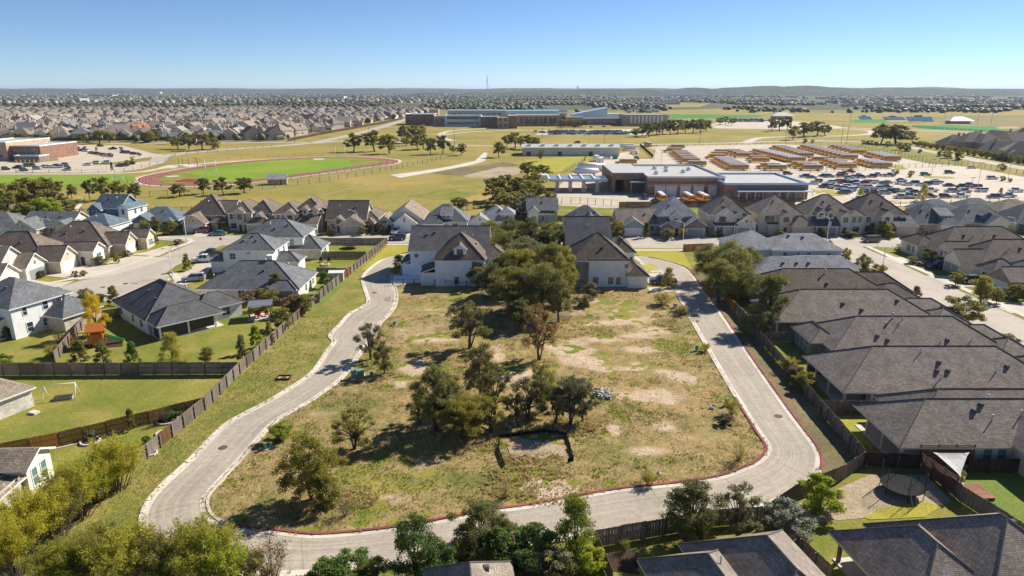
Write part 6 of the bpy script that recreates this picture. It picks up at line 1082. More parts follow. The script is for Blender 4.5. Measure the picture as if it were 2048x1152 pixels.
for a, b_, c_, d_ in (('tall floodlight mast at the ball field', 1955, 246, 210), ('second tall floodlight mast at the ball field', 1982, 246, 208), ('floodlight mast by the clay infield', 1820, 248, 222), ('floodlight mast by the packed school rows', 1552, 233, 203), ('floodlight mast between pitches', 1700, 248, 228), ('floodlight mast beyond the clay infield', 1890, 234, 213)): post(a, b_, c_, d_, 'floodlight_mast', 'metal', False, 3, .28)
# lattice mast
x, y = P(975, 214); h = rise(975, 214, 148); T_ = thing('lattice_tower', 'tall lattice radio mast with antenna rings standing above the school roofs', 'radio mast', (x, y, 0)); b = MB(); s = 3.2
leg = lambda k, z: (s * (1 - .45 * z / h) * cos(k * 2.094), s * (1 - .45 * z / h) * sin(k * 2.094), z)
for k in range(3): b.tube(leg(k, 0), leg(k, h * .93), .3, .25, 5)
n = 14
for i in range(n):
    for k in range(3): b.tube(leg(k, h * .93 * i / n), leg((k + 1) % 3, h * .93 * (i + 1) / n), .16, n=4, caps=False); b.tube(leg((k + 1) % 3, h * .93 * i / n), leg(k, h * .93 * (i + 1) / n), .16, n=4, caps=False)
b.build('lattice', M['wmetal'], T_)
for z, r_ in ((.8, 3.4), (.72, 2.4), (.88, 1.6)): b = MB(); b.tube((0, 0, h * z), (0, 0, h * z + 1.3), r_, n=10); b.build('antenna_ring', M['metal'], T_)
b = MB(); b.tube((0, 0, h * .93), (0, 0, h), .3, .1, 5); b.build('spire', M['wmetal'], T_)
def wtower(label, px_, yb, ytop, r):
    x, y = P(px_, yb); h = rise(px_, yb, ytop); t = thing('water_tower', label, 'water tower', (x, y, 0)); b = MB(); b.tube((0, 0, 0), (0, 0, h * .7), r * .35, r * .3, 8); b.build('stem', M['pole'], t); c = MB(); c.tube((0, 0, h * .6), (0, 0, h * .75), r * .3, r, 12); c.tube((0, 0, h * .75), (0, 0, h * .92), r, r, 12); c.tube((0, 0, h * .92), (0, 0, h), r, r * .3, 12); c.build('tank', M['pole'], t)
wtower('pale water tower on the wooded skyline', 1155, 187, 171.5, 13); wtower('first of two small dark water towers on the skyline', 777, 186.5, 179.5, 10); wtower('second of two small dark water towers on the skyline', 798, 186.5, 179.5, 10)
for a, b_, c_ in (('thin cell mast with antenna head on the skyline', 1241, 167), ('thin hair line mast far to the west', 595, 174), ('hair line mast on the eastern skyline', 1870, 170), ('hair line mast on the skyline by the picture edge', 1998, 169), ('fine mast between water towers and lattice mast', 869, 173), ('fine mast on the skyline east of the pale water tower', 1186, 171)): post(a, b_, 187, c_, 'radio_mast', 'metal', False, 2, .9)
# ------------------------------------------------------------------ pitch furniture
def goal(label, pa, pb, ybar, ytop):
    (x0, y0), (x1, y1) = P(*pa), P(*pb); t = thing('goal_post', label, 'goal', (x0, y0, 0)); h = rise(*pa, ytop); hb = rise(*pa, ybar); dx, dy = x1 - x0, y1 - y0
    for u in (0, 1): b = MB(); b.tube((dx * u, dy * u, 0), (dx * u, dy * u, h), .11, n=6); b.build('upright', M['trim'], t)
    b = MB(); b.tube((0, 0, hb), (dx, dy, hb), .1, n=6); b.build('crossbar', M['trim'], t)
    c = MB()
    for i in range(9):
        u = i / 8; c.tube((dx * u, dy * u, hb), (dx * u - dy * .12, dy * u + dx * .12 + 2, 0), .02, n=3, caps=False)
    for i in range(5): u = i / 4; c.tube((-dy * .12 * u, (dx * .12 + 2) * u, hb * (1 - u)), (dx - dy * .12 * u, dy + (dx * .12 + 2) * u, hb * (1 - u)), .02, n=3, caps=False)
    c.build('net', M['linemark'], t)
goal('white football goal with tall uprights at the near end of the track', (413, 355), (434, 355), 342, 319); goal('white football goal with tall uprights at the far end of the track', (672, 321), (691, 321), 313, 294); goal('small white soccer goal on the bright green field', (225, 364), (248, 365), 353, 352)
x, y = P(556, 368); t = thing('track_shed', 'small pinkish shed with grey gable roof by the running track', 'shed', (x, y, 0), .25); b, wb = MB(), MB(); q = [(-4, -3), (4, -3), (4, 3), (-4, 3)]
for k in range(4): wb.poly([(*q[k], 0), (*q[(k + 1) % 4], 0), (*q[(k + 1) % 4], 2.6), (*q[k], 2.6)])
add_roof(b, (-4, -3, 4, 3, 2.6, 'x', .6, {'over': .3}), wb); wb.build('wall', M['w_schtan'], t); b.build('roof', [M['r_light'], M['trim']], t); o = link('door', door_mesh('trim')[0], t, (1.5, -3, 0))
x, y = P(376, 334); t = thing('throwing_cage', 'dark hoop throwing cage on the grass above the track', 'cage', (x, y, 0))
for i in range(6): a = pi * i / 5; b = MB(); b.tube((5 * cos(a), 5 * sin(a), 0), (5 * cos(a), 5 * sin(a), 4.4), .1, n=5); b.tube((5 * cos(a), 5 * sin(a), 4.4), (4 * cos(a), 4 * sin(a), 4.9), .08, n=5); b.build('cage_post', M['dkmetal'], t)
# ------------------------------------------------------------------ gardens
x, y = P(196, 690); t = thing('playset', 'orange wooden playset with green slide on dark mulch by the yellow tree', 'playset', (x, y, .08), .35)
M['cedar'] = plain('orange_cedar', (.55, .17, .03), .7, .3, 0, .15); M['slide'] = plain('green_slide', (.06, .38, .08), .35, .5)
for sx in (-1, 1):
    for sy in (-1, 1): b = MB(); b.box(-.08, -.08, 0, .08, .08, 2.7); b.build('leg', M['cedar'], t, (sx * .95, sy * .95, 0))
b = MB(); b.box(-1.1, -1.1, 1.4, 1.1, 1.1, 1.52); b.box(-1.1, -1.1, 1.52, 1.1, -1.02, 2.1); b.box(-1.1, 1.02, 1.52, 1.1, 1.1, 2.1); b.build('platform', M['cedar'], t)
b = MB(); add_roof(b, (-1.1, -1.1, 1.1, 1.1, 2.7, 'x', .8, {'over': .2}), b); b.build('roof', [M['cedar'], M['cedar']], t)
b = MB(); b.hexa([(1.1, -.3, 1.36), (3.9, -.3, .15), (3.9, .3, .15), (1.1, .3, 1.36)], [(1.1, -.3, 1.44), (3.9, -.3, .25), (3.9, .3, .25), (1.1, .3, 1.44)])
for s in (-.34, .3): b.hexa([(1.1, s, 1.36), (3.9, s, .15), (3.9, s + .05, .15), (1.1, s + .05, 1.36)], [(1.1, s, 1.7), (3.9, s, .45), (3.9, s + .05, .45), (1.1, s + .05, 1.7)])
b.build('slide', M['slide'], t); b = MB(); b.tube((-1.1, 0, 2.2), (-3.6, 0, 2.2), .08, n=6); b.tube((-3.6, 0, 2.2), (-3.6, -1, 0), .07, n=6); b.tube((-3.6, 0, 2.2), (-3.6, 1, 0), .07, n=6); b.build('swing_beam', M['cedar'], t)
for u in (-1.8, -2.9): b = MB(); b.tube((u, -.2, 2.2), (u, -.2, .6), .015, n=4); b.tube((u, .2, 2.2), (u, .2, .6), .015, n=4); b.box(u - .12, -.25, .55, u + .12, .25, .6); b.build('swing', M['black'], t)
b = MB(); b.box(-.5, -1.16, .2, .5, -1.1, 1.4); b.build('ladder', M['cedar'], t)
sheet('mulch_bed', [(165, 696), (178, 675), (243, 672), (246, 693), (200, 697)], .07, 'mulch')
def pergola(label, px_, py_, w_, d, h, rz, mat, roofm):
    x, y = P(px_, py_); t = thing('pergola', label, 'pergola', (x, y, 0), rz); b = MB(); b.box(-w_ / 2 - .4, -d / 2 - .4, 0, w_ / 2 + .4, d / 2 + .4, .1); b.build('slab', M['walk'], t)
    for sx in (-1, 1):
        for sy in (-1, 1): b = MB(); b.box(-.1, -.1, .1, .1, .1, h); b.build('post', M[mat], t, (sx * w_ / 2, sy * d / 2, 0))
    b = MB(); b.box(-w_ / 2 - .3, -d / 2 - .3, h, w_ / 2 + .3, d / 2 + .3, h + .12); b.build('roof', M[roofm], t)
    return t
pergola('wooden pergola with grey flat roof on a slab in the lawn', 523, 634, 3.6, 3.2, 2.6, .25, 'f_brown', 'metal')
for i, (u, v) in enumerate(((-.9, .2), (.9, .3), (0, -.8))):
    x, y = P(523, 634); t = thing('lawn_chair', ('red cushioned chair under the pergola by the far post', 'red cushioned chair under the pergola by the near post', 'red cushioned bench at the front of the pergola slab')[i], 'chair', (x + u, y + v, .1), .4 * i, 'red chairs under the pergola')
    M.setdefault('cushion', plain('red_cushion', (.4, .03, .04), .8)); b = MB(); b.box(-.35, -.35, .3, .35, .35, .45); b.build('seat', M['cushion'], t); b = MB(); b.box(-.35, .28, .45, .35, .38, 1.0); b.build('backrest', M['cushion'], t)
    for sx in (-1, 1):
        for sy in (-1, 1): c = MB(); c.box(-.03, -.03, 0, .03, .03, .3); c.build('leg', M['dkmetal'], t, (sx * .3, sy * .3, 0))
for i, (px_, py_) in enumerate(((642, 525), (658, 525))):
    x, y = P(px_, py_); t = thing('garden_chair', ('dark slatted garden chair beside the fire pit', 'second dark slatted garden chair farther along the fire pit')[i], 'chair', (x, y, .04), .2); b = MB(); b.box(-.4, -.4, .35, .4, .4, .43); b.build('seat', M['f_dark'], t); b = MB(); b.hexa([(-.4, .34, .43), (.4, .34, .43), (.4, .42, .43), (-.4, .42, .43)], [(-.3, .6, 1.25), (.3, .6, 1.25), (.3, .68, 1.25), (-.3, .68, 1.25)]); b.build('backrest', M['f_dark'], t)
    for sx in (-1, 1):
        for sy in (-1, 1): c = MB(); c.box(-.04, -.04, 0, .04, .04, .35); c.build('leg', M['f_dark'], t, (sx * .35, sy * .35, 0))
x, y = P(651, 531); t = thing('fire_pit', 'low pale stone fire pit in the yard with two chairs', 'fire pit', (x, y, .03)); b = MB()
for i in range(10): a = i * .628; b.box(cos(a) * .8 - .22, sin(a) * .8 - .22, 0, cos(a) * .8 + .22, sin(a) * .8 + .22, .4)
b.build('ring', M['w_stone'], t); b = MB(); b.tube((0, 0, 0), (0, 0, .12), .6, n=10); b.build('ash', M['black'], t)
x, y = P(674, 561); t = thing('garden_shed', 'tan garden shed with double doors against the long fence', 'shed', (x, y, 0), .1); b, wb = MB(), MB(); q = [(-1.5, -1), (1.5, -1), (1.5, 1.2), (-1.5, 1.2)]
for k in range(4): wb.poly([(*q[k], 0), (*q[(k + 1) % 4], 0), (*q[(k + 1) % 4], 2), (*q[k], 2)])
add_roof(b, (-1.5, -1, 1.5, 1.2, 2, 'x', .25, {'over': .15}), wb); wb.build('wall', M['w_tan'], t); b.build('roof', [M['trim'], M['trim']], t)
for s in (-.4, .4): b = MB(); b.box(s - .36, -1.06, .1, s + .36, -1.0, 1.8); b.build('door', M['w_cream'], t)
def trampoline(label, px_, py_, r, net):
    x, y = P(px_, py_); t = thing('trampoline', label, 'trampoline', (x, y, .05)); b = MB(); b.tube((0, 0, .84), (0, 0, .88), r * .88, n=28); b.build('mat', M['black'], t); c = MB()
    for i in range(28): a0, a1 = 2 * pi * i / 28, 2 * pi * (i + 1) / 28; c.hexa([(r * .88 * cos(a0), r * .88 * sin(a0), .84), (r * cos(a0), r * sin(a0), .84), (r * cos(a1), r * sin(a1), .84), (r * .88 * cos(a1), r * .88 * sin(a1), .84)], [(r * .88 * cos(a0), r * .88 * sin(a0), .9), (r * cos(a0), r * sin(a0), .9), (r * cos(a1), r * sin(a1), .9), (r * .88 * cos(a1), r * .88 * sin(a1), .9)])
    c.build('rim', M['black'], t)
    for i in range(6):
        a = i * pi / 3 + .3; d = MB(); d.tube((r * cos(a), r * sin(a), 0), (r * cos(a), r * sin(a), 2.9 if net else .86), .04, n=6); d.build('pole', M['dkmetal'], t)
    if net:
        e = MB(); k = 40
        for i in range(k): a = 2 * pi * i / k; e.tube((r * cos(a), r * sin(a), .9), (r * .98 * cos(a), r * .98 * sin(a), 2.8), .008, n=3, caps=False)
        for z in np.linspace(1.0, 2.8, 12):
            for i in range(k): a, a2 = 2 * pi * i / k, 2 * pi * (i + 1) / k; e.tube((r * cos(a), r * sin(a), z), (r * cos(a2), r * sin(a2), z), .008, n=3, caps=False)
        e.build('safety_net', M['black'], t); f = MB()
        for s in (-.25, .25): f.tube((s, -r - .5, 0), (s, -r, .85), .03, n=5)
        f.build('ladder', M['metal'], t)
trampoline('round black netted trampoline on worn ground in the corner yard', 1802, 985, 2.05, True); trampoline('low dark trampoline in the fenced yard by the front street', 703, 496, 2.2, False)
# shade sail with its slatted screen and deck
(xa, ya), (xb, yb_), (xc, yc) = P(1850, 950), P(1935, 945), P(1918, 985); t = thing('shade_sail', 'pale triangular shade sail stretched above the deck by the dark slatted screen', 'shade sail', (xa, ya, 0)); b = MB(); n = 8
A_, B_, C_ = np.array((0, 0, 2.9)), np.array((xb - xa, yb_ - ya, 2.6)), np.array((xc - xa, yc - ya, 1.5)); G_ = (A_ + B_ + C_) / 3
def sail(u, v):
    p = A_ + u * (B_ - A_) + v * (C_ - A_); w_ = min(u, v, 1 - u - v); e = max(0, .22 - w_ * 1.0); return tuple(p + (G_ - p) * e * (1 if w_ < .02 and not max(u, v, 1 - u - v) > .97 else .6) - np.array((0, 0, .5 * w_)))
for i in range(n):
    for j in range(n - i):
        b.poly([sail(i / n, j / n), sail((i + 1) / n, j / n), sail(i / n, (j + 1) / n)])
        if i + j < n - 1: b.poly([sail((i + 1) / n, j / n), sail((i + 1) / n, (j + 1) / n), sail(i / n, (j + 1) / n)])
o = b.build('fabric', M['pole'], t); md = o.modifiers.new('thickness', 'SOLIDIFY'); md.thickness = .02
for q_, z in (((0, 0), 3.0), ((xb - xa, yb_ - ya), 2.8), ((xc - xa, yc - ya), 1.9)): c = MB(); c.tube((*q_, 0), (*q_, z), .06, n=6); c.build('mast', M['f_dark'], t)
def screen(label, pa, pb, h):
    (x0, y0), (x1, y1) = P(*pa), P(*pb); t = thing('slat_screen', label, 'screen', (x0, y0, 0), atan2(y1 - y0, x1 - x0)); L_ = hypot(x1 - x0, y1 - y0); me = MB(); me.box(0, -.02, 0, L_, .02, .13); sm = me.mesh('slat', M['sl']); z = .4
    while z < h: link('slat', sm, t, (0, 0, z)); z += .2
    for i in range(4): c = MB(); c.box(-.05, .02, 0, .05, .12, h); c.build('post', M['f_dark'], t, (L_ * i / 3, 0, 0))
M['sl'] = plain('dark_red_stain', (.13, .045, .03), .7); screen('dark red slatted screen behind the shade sail', (1835, 938), (1942, 938), 3.0); screen('dark red slatted screen along the fence under the shade sail', (1838, 946), (1908, 994), 2.4)
x, y = P(1945, 985); t = thing('wooden_deck', 'reddish plank deck with cut corner on the green lawn', 'deck', (x, y, .04), .05); M['deck'] = woodmat('red_deck_planks', (.33, .16, .11)); me = MB(); me.box(-2, -.07, .25, 2, .07, .3)
for i in range(18): y_ = -1.5 + i * .155; s = .62 if i < 4 else 1; me = MB(); me.box(-1.3 * s, -.068, .25, 1.3, .068, .3 + .004 * (i % 2)); me.build('plank', M['deck'], t, (0, y_, 0))
b = MB(); b.box(-1.25, -1.5, 0, 1.25, 1.1, .245); b.build('frame', M['f_dark'], t)
for i, (px_, py_) in enumerate(((1922, 950), (1922, 966), (1919, 978))):
    x, y = P(px_, py_); t = thing('potted_topiary', ('tall potted topiary farthest along the deck edge', 'middle potted topiary on the deck edge', 'low potted topiary by the sail corner')[i], 'plant', (x, y, .3)); b = MB(); b.tube((0, 0, 0), (0, 0, .45), .2, .28, 8); b.build('pot', M['pole'], t); np.random.seed(i); c = MB()
    for k in range(160): a, z = np.random.rand() * 6.28, np.random.rand(); r_ = .32 * sqrt(1 - (2 * z - 1) ** 2) + .02; p = (r_ * cos(a), r_ * sin(a), .5 + .6 * z); c.poly([(p[0] - .05, p[1], p[2]), (p[0], p[1] - .05, p[2] + .03), (p[0] + .05, p[1], p[2] + .06), (p[0], p[1] + .05, p[2] + .03)])
    c.build('foliage', M['lime'], t)
# swing frame with a trough under it
x, y = P(124, 797); t = thing('swing_frame', 'white metal swing frame standing over a dark trough on the lawn', 'swing frame', (x, y, 0), .25); b = MB(); b.tube((-1.9, 0, 2.1), (1.9, 0, 2.1), .06, n=6); b.build('top_bar', M['trim'], t)
for s in (-1.9, 1.9):
    for v in (-1, 1): b = MB(); b.tube((s, 0, 2.1), (s, v, 0), .05, n=6); b.build('leg', M['trim'], t)
x, y = P(128, 798); t = thing('planter_trough', 'dark raised trough of soil under the white swing frame', 'planter', (x, y, 0), .3); b = MB(); b.box(-1.1, -.45, 0, 1.1, .45, .45, 0, 1); b.build('tub', [M['gar_g'], M['mulch']], t)
x, y = P(68, 827); t = thing('paving_stack', 'pale flat slab pile at the corner of the low tan roofed house', 'slab', (x, y, 0), -.3); b = MB()
for i in range(3): c = MB(); c.box(-.6 + .04 * i, -.4, .1 * i, .6, .4, .1 * i + .09); c.build('slab', M['walk'], t)
for i, (px_, py_, rx) in enumerate(((181, 884, 1.0), (302, 908, .65), (326, 868, .7), (335, 842, 1.2))):
    x, y = P(px_, py_); t = thing('kerbed_bed', ('round stone kerbed bed under the brown fence', 'small round kerbed bed beside the grey fence end', 'kerbed bed by the fence with a sapling', 'large kerbed corner bed where the two fences meet')[i], 'flower bed', (x, y, .03)); b = MB(); b.tube((0, 0, 0), (0, 0, .1), rx, n=14); b.build('soil', M['mulch'], t); n = 14
    for k in range(n): a = 2 * pi * k / n; c = MB(); c.box(-.1, -rx * 3.14 / n + .01, 0, .1, rx * 3.14 / n - .01, .2); c.build('edging_stone', M['walk'], t, (rx * cos(a), rx * sin(a), 0), a)
strip('garden_edging', [(26, 915), (90, 902), (160, 886), (200, 872), (300, 843), (335, 832)], .25, .07, 'walk')
for i, (px_, py_, lb) in enumerate(((62, 660, 'grey air conditioner beside the two storey grey house'), (76, 655, 'second grey air conditioner nearer the stone wing'), (455, 633, 'dark barbecue by the screened porch'), (826, 526, 'green air conditioner behind the western white house'))):
    x, y = P(px_, py_); t = thing('air_conditioner' if i != 2 else 'barbecue', lb, 'air conditioner' if i != 2 else 'barbecue', (x, y, 0)); b = MB(); b.box(-.4, -.4, .1, .4, .4, .9); b.build('casing', M['gar_g' if i < 3 else 'slide'], t); b = MB(); b.tube((0, 0, .9), (0, 0, .94), .32, n=10); b.build('fan_grille', M['black'], t); b = MB(); b.box(-.5, -.5, 0, .5, .5, .1); b.build('pad', M['walk'], t)
L_house = next(o for o in bpy.data.objects if o.get('label', '').startswith('charcoal roofed white'))
b = MB(); b.box(-.3, .6, .5, -.26, 9.4, 2.5); b.box(-4.4, .42, .12, -.4, .46, 2.5); b.build('insect_screen', M['dkmetal'], L_house)
for i in range(4):
    b = MB(); b.box(-.85, -.5, 0, .85, .5, .05, 1, 0); q = b.build('solar_panel', [M['solar'], M['metal']], L_house, (-1.6, 5.2 + i * 1.08, 3.72)); q.rotation_euler = (0, atan(.62), 0)
# ------------------------------------------------------------------ things on the lot and along the road
M['ubox'] = plain('utility_green', (.16, .3, .24), .5, .4, 0, .1)
for i, (px_, py_, w_, d, h, lb) in enumerate(((708, 757, .75, .6, 1.25, 'tall grey green utility cabinet beside the loop road'), (721, 752, 1.0, .8, .85, 'square grey green transformer box behind the tall cabinet'), (789, 650, .5, .4, .6, 'small pair of green boxes near the western bend'), (531, 900, .3, .3, .8, 'small green pedestal by the yellow shrub'), (542, 896, .3, .25, .6, 'smaller green pedestal next to the first by the yellow shrub'), (1393, 702, .35, .35, .9, 'green pedestal with pale cap beside the east road'), (1453, 812, .4, .4, 1.0, 'green pedestal among dry weeds near the east bend'), (1350, 616, .6, .5, .8, 'pale utility box by the tall weeds near the eastern house'), (743, 752, .4, .4, .5, 'little dark valve box beside the transformer'))):
    x, y = P(px_, py_); t = thing('utility_box', lb, 'utility box', (x, y, .06), .3); b = MB(); b.box(-w_ / 2, -d / 2, .08, w_ / 2, d / 2, h); b.build('cabinet', M['ubox' if i not in (7, 8) else ('pole' if i == 7 else 'dkmetal')], t); b = MB(); b.box(-w_ / 2 - .03, -d / 2 - .03, h, w_ / 2 + .03, d / 2 + .03, h + .06); b.build('lid', M['ubox'], t); b = MB(); b.box(-w_ / 2 - .15, -d / 2 - .15, 0, w_ / 2 + .15, d / 2 + .15, .08); b.build('pad', M['walk'], t)
x, y = P(1316, 955); t = thing('fire_hydrant', 'pale fire hydrant beside the golden weeds at the lower kerb', 'hydrant', (x, y, .05)); b = MB(); b.tube((0, 0, 0), (0, 0, .6), .12, n=8); b.tube((0, 0, .6), (0, 0, .8), .14, .04, 8); b.build('barrel', M['metal'], t)
for s in (-1, 1): b = MB(); b.tube((0, 0, .45), (s * .24, 0, .45), .07, n=6); b.build('nozzle', M['metal'], t)
for i, (px_, py_, lb) in enumerate(((446, 896, 'rusty round manhole cover in the western bend of the loop road'), (749, 586, 'rusty manhole cover in the narrow part of the loop road'), (1557, 833, 'faint manhole cover in the eastern leg of the loop road'), (206, 575, 'first manhole cover in the cul de sac'), (251, 568, 'second manhole cover in the cul de sac near the bungalow'), (325, 498, 'drain grate at the start of the cul de sac'))):
    x, y = P(px_, py_); t = thing('manhole_cover', lb, 'manhole', (x, y, .06)); b = MB(); b.tube((0, 0, 0), (0, 0, .015), .52, n=16); b.build('ring', M['iron'], t); b = MB(); b.tube((0, 0, .015), (0, 0, .03), .42, n=16); b.build('lid', M['iron' if i < 4 else 'dkmetal'], t)
x, y = P(568, 757); t = thing('drain_inlet', 'dark framed storm drain box set in the verge', 'drain', (x, y, .03), .05); 
for a in ((-.95, -.7, .95, -.58), (-.95, .58, .95, .7), (-.95, -.58, -.83, .58), (.83, -.58, .95, .58)): b = MB(); b.box(a[0], a[1], 0, a[2], a[3], .28); b.build('timber', M['f_dark'], t)
b = MB(); b.box(-.82, -.57, 0, .82, .57, .1); b.build('floor', M['dirt'], t); b = MB(); b.tube((0, 0, .1), (0, 0, .16), .4, n=12); b.build('lid', M['iron'], t)
# washout pit: black silt cloth on stakes round a floor of spilled concrete
pit = [P(1000, 876), P(1085, 866), P(1133, 872), P(1147, 922), P(1135, 925)]; pit2 = [P(1000, 876), P(998, 905), P(1010, 935)]; ox, oy = pit[0]
t = thing('washout_pit', 'pit of spilled concrete behind black silt fence on wooden stakes', 'pit', (ox, oy, .05)); M['silt'] = plain('black_silt_cloth', (.018, .017, .016), .9, .1, 0, .3, 5)
for ln in (pit, pit2):
    for (x0, y0), (x1, y1) in zip(ln, ln[1:]):
        n = max(1, int(hypot(x1 - x0, y1 - y0) / 1.2)); b = MB()
        for i in range(n):
            xa, ya, xb, yb_ = x0 + (x1 - x0) * i / n - ox, y0 + (y1 - y0) * i / n - oy, x0 + (x1 - x0) * (i + 1) / n - ox, y0 + (y1 - y0) * (i + 1) / n - oy; z0, z1 = .46 + rnd.uniform(-.1, .08), .46 + rnd.uniform(-.1, .08); e = rnd.uniform(-.03, .03)
            b.hexa([(xa, ya, 0), (xb, yb_, 0), (xb, yb_ + .03, 0), (xa, ya + .03, 0)], [(xa + e, ya + e, z0), (xb + e, yb_ + e, z1), (xb + e, yb_ + .03 + e, z1), (xa + e, ya + .03 + e, z0)])
            c = MB(); c.box(xa - .03, ya - .03, 0, xa + .03, ya + .03, .75); c.build('stake', M['f_grey'], t)
        b.build('silt_cloth', M['silt'], t)
V_ = [(p[0] - ox, p[1] - oy) for p in (P(1016, 896), P(1040, 886), P(1075, 882), P(1100, 888), P(1126, 894), P(1134, 916), P(1105, 912), P(1078, 920), P(1050, 912), P(1022, 918))]; b = MB(); b.prism(V_, 0, .06); b.build('spill', M['dirt'], t)
def rock_mesh(seed, flat=.7):
    r = np.random.RandomState(seed); b = MB(); n = 7; a = np.sort(r.rand(n) * 6.28); lo = [(.5 * cos(q) * r.uniform(.8, 1.2), .5 * sin(q) * r.uniform(.8, 1.2)) for q in a]
    b.hexa([(x, y, -.1) for x, y in lo], [(x * .62 + .05 * r.randn(), y * .62 + .05 * r.randn(), flat * r.uniform(.4, .8)) for x, y in lo]); return b.mesh('rock', M['rock'])
RK = [rock_mesh(i) for i in range(6)]; PL = RK
def rubble(label, px_, py_, w_, h, n, smax):
    x, y = P(px_, py_); t = thing('rubble_pile', label, 'rubble', (x, y, .05)); sx = w_ / ppm(px_, py_) / 2; sy = abs(P(px_, py_ - h / 2)[1] - P(px_, py_ + h / 2)[1]) / 2
    for i in range(n):
        a, q_ = rnd.random() * 6.28, sqrt(rnd.random()); s = smax * rnd.uniform(.35, 1); link('rock', RK[i % 6], t, (sx * q_ * cos(a), sy * q_ * sin(a), max(0, .35 * (1 - q_)) * (smax > .5)), rnd.random() * 6, (s, s * rnd.uniform(.6, 1.1), s * rnd.uniform(.5, .9)))
rubble('heap of grey broken stones beside the middle oaks', 1208, 788, 42, 22, 46, .95); rubble('scatter of pale stones spilling towards the lower kerb', 1090, 985, 90, 40, 110, .38); rubble('few pale stones in the shade under the middle oaks', 1020, 852, 26, 10, 8, .8); rubble('lone grey boulder pair by the east road weeds', 1430, 818, 14, 6, 3, 1.0); rubble('small stones in the bottom of the washout pit', 1065, 912, 90, 24, 40, .4); rubble('pale stones beneath the western oak clump', 876, 925, 24, 8, 7, .6)
# signs and kiosks
def stop_sign(label, px_, py_, ytop, rz):
    x, y = P(px_, py_); h = rise(px_, py_, ytop); t = thing('stop_sign', label, 'sign', (x, y, .05), rz); b = MB(); b.tube((0, .03, 0), (0, .03, h), .035, n=6); b.build('post', M['metal'], t); M.setdefault('signred', plain('sign_red', (.5, .02, .025), .4, .4, 0, .03))
    o8 = lambda r: [(r * cos(pi / 8 + i * pi / 4), r * sin(pi / 8 + i * pi / 4)) for i in range(8)]
    c = MB(); c.hexa([(a, 0, h - .4 + z) for a, z in o8(.42)], [(a, -.02, h - .4 + z) for a, z in o8(.42)]); c.build('rim', M['trim'], t); d = MB(); d.hexa([(a, -.02, h - .4 + z) for a, z in o8(.385)], [(a, -.026, h - .4 + z) for a, z in o8(.385)]); d.build('plate', M['signred'], t)
    cu = bpy.data.curves.new('lettering', 'FONT'); cu.body = 'STOP'; cu.size = .3; cu.align_x = 'CENTER'; cu.align_y = 'CENTER'; cu.materials.append(M['trim']); tmp = link('text', cu); bpy.context.view_layer.update(); me = bpy.data.meshes.new_from_object(tmp.evaluated_get(bpy.context.evaluated_depsgraph_get())); bpy.data.objects.remove(tmp); me.name = 'lettering'; o = link('lettering', me, t, (0, -.03, h - .4)); o.rotation_euler = (pi / 2, 0, 0)
stop_sign('red stop sign at the corner where the side street meets the front street', 1755, 495, 481, .3); stop_sign('small red stop sign by the teal car at the cul de sac mouth', 442, 486, 475, .2)
x, y = P(824, 504); t = thing('mailbox_kiosk', 'dark brown cluster mailbox on the corner lawn', 'mailbox', (x, y, .05)); b = MB(); b.box(-.5, -.3, .5, .5, .3, 1.9); b.build('cabinet', M['f_dark'], t); b = MB(); b.box(-.15, -.15, 0, .15, .15, .5); b.build('pedestal', M['pole'], t); b = MB(); b.box(-1, -.7, 0, 1, .7, .06); b.build('slab', M['walk'], t)
x, y = P(1633, 325 + 1); 
x, y = P(93, 750); t = thing('painted_board', 'pale board with dark painted tree hung on the board fence', 'board', (x, y - .09, 0)); b = MB(); b.box(-1.0, -.03, .35, 1.0, .0, 1.95); b.build('panel', M['gar_g' if False else 'pole'], t); b = MB()
for i in range(7): a = rnd.uniform(-.6, .6); b.tube((0, -.04, .5 + i * .1), (a, -.04, .9 + i * .14), .03, .01, 4)
b.tube((0, -.04, .36), (.05, -.04, 1.5), .05, .02, 4); b.build('painted_tree', M['dkmetal'], t)
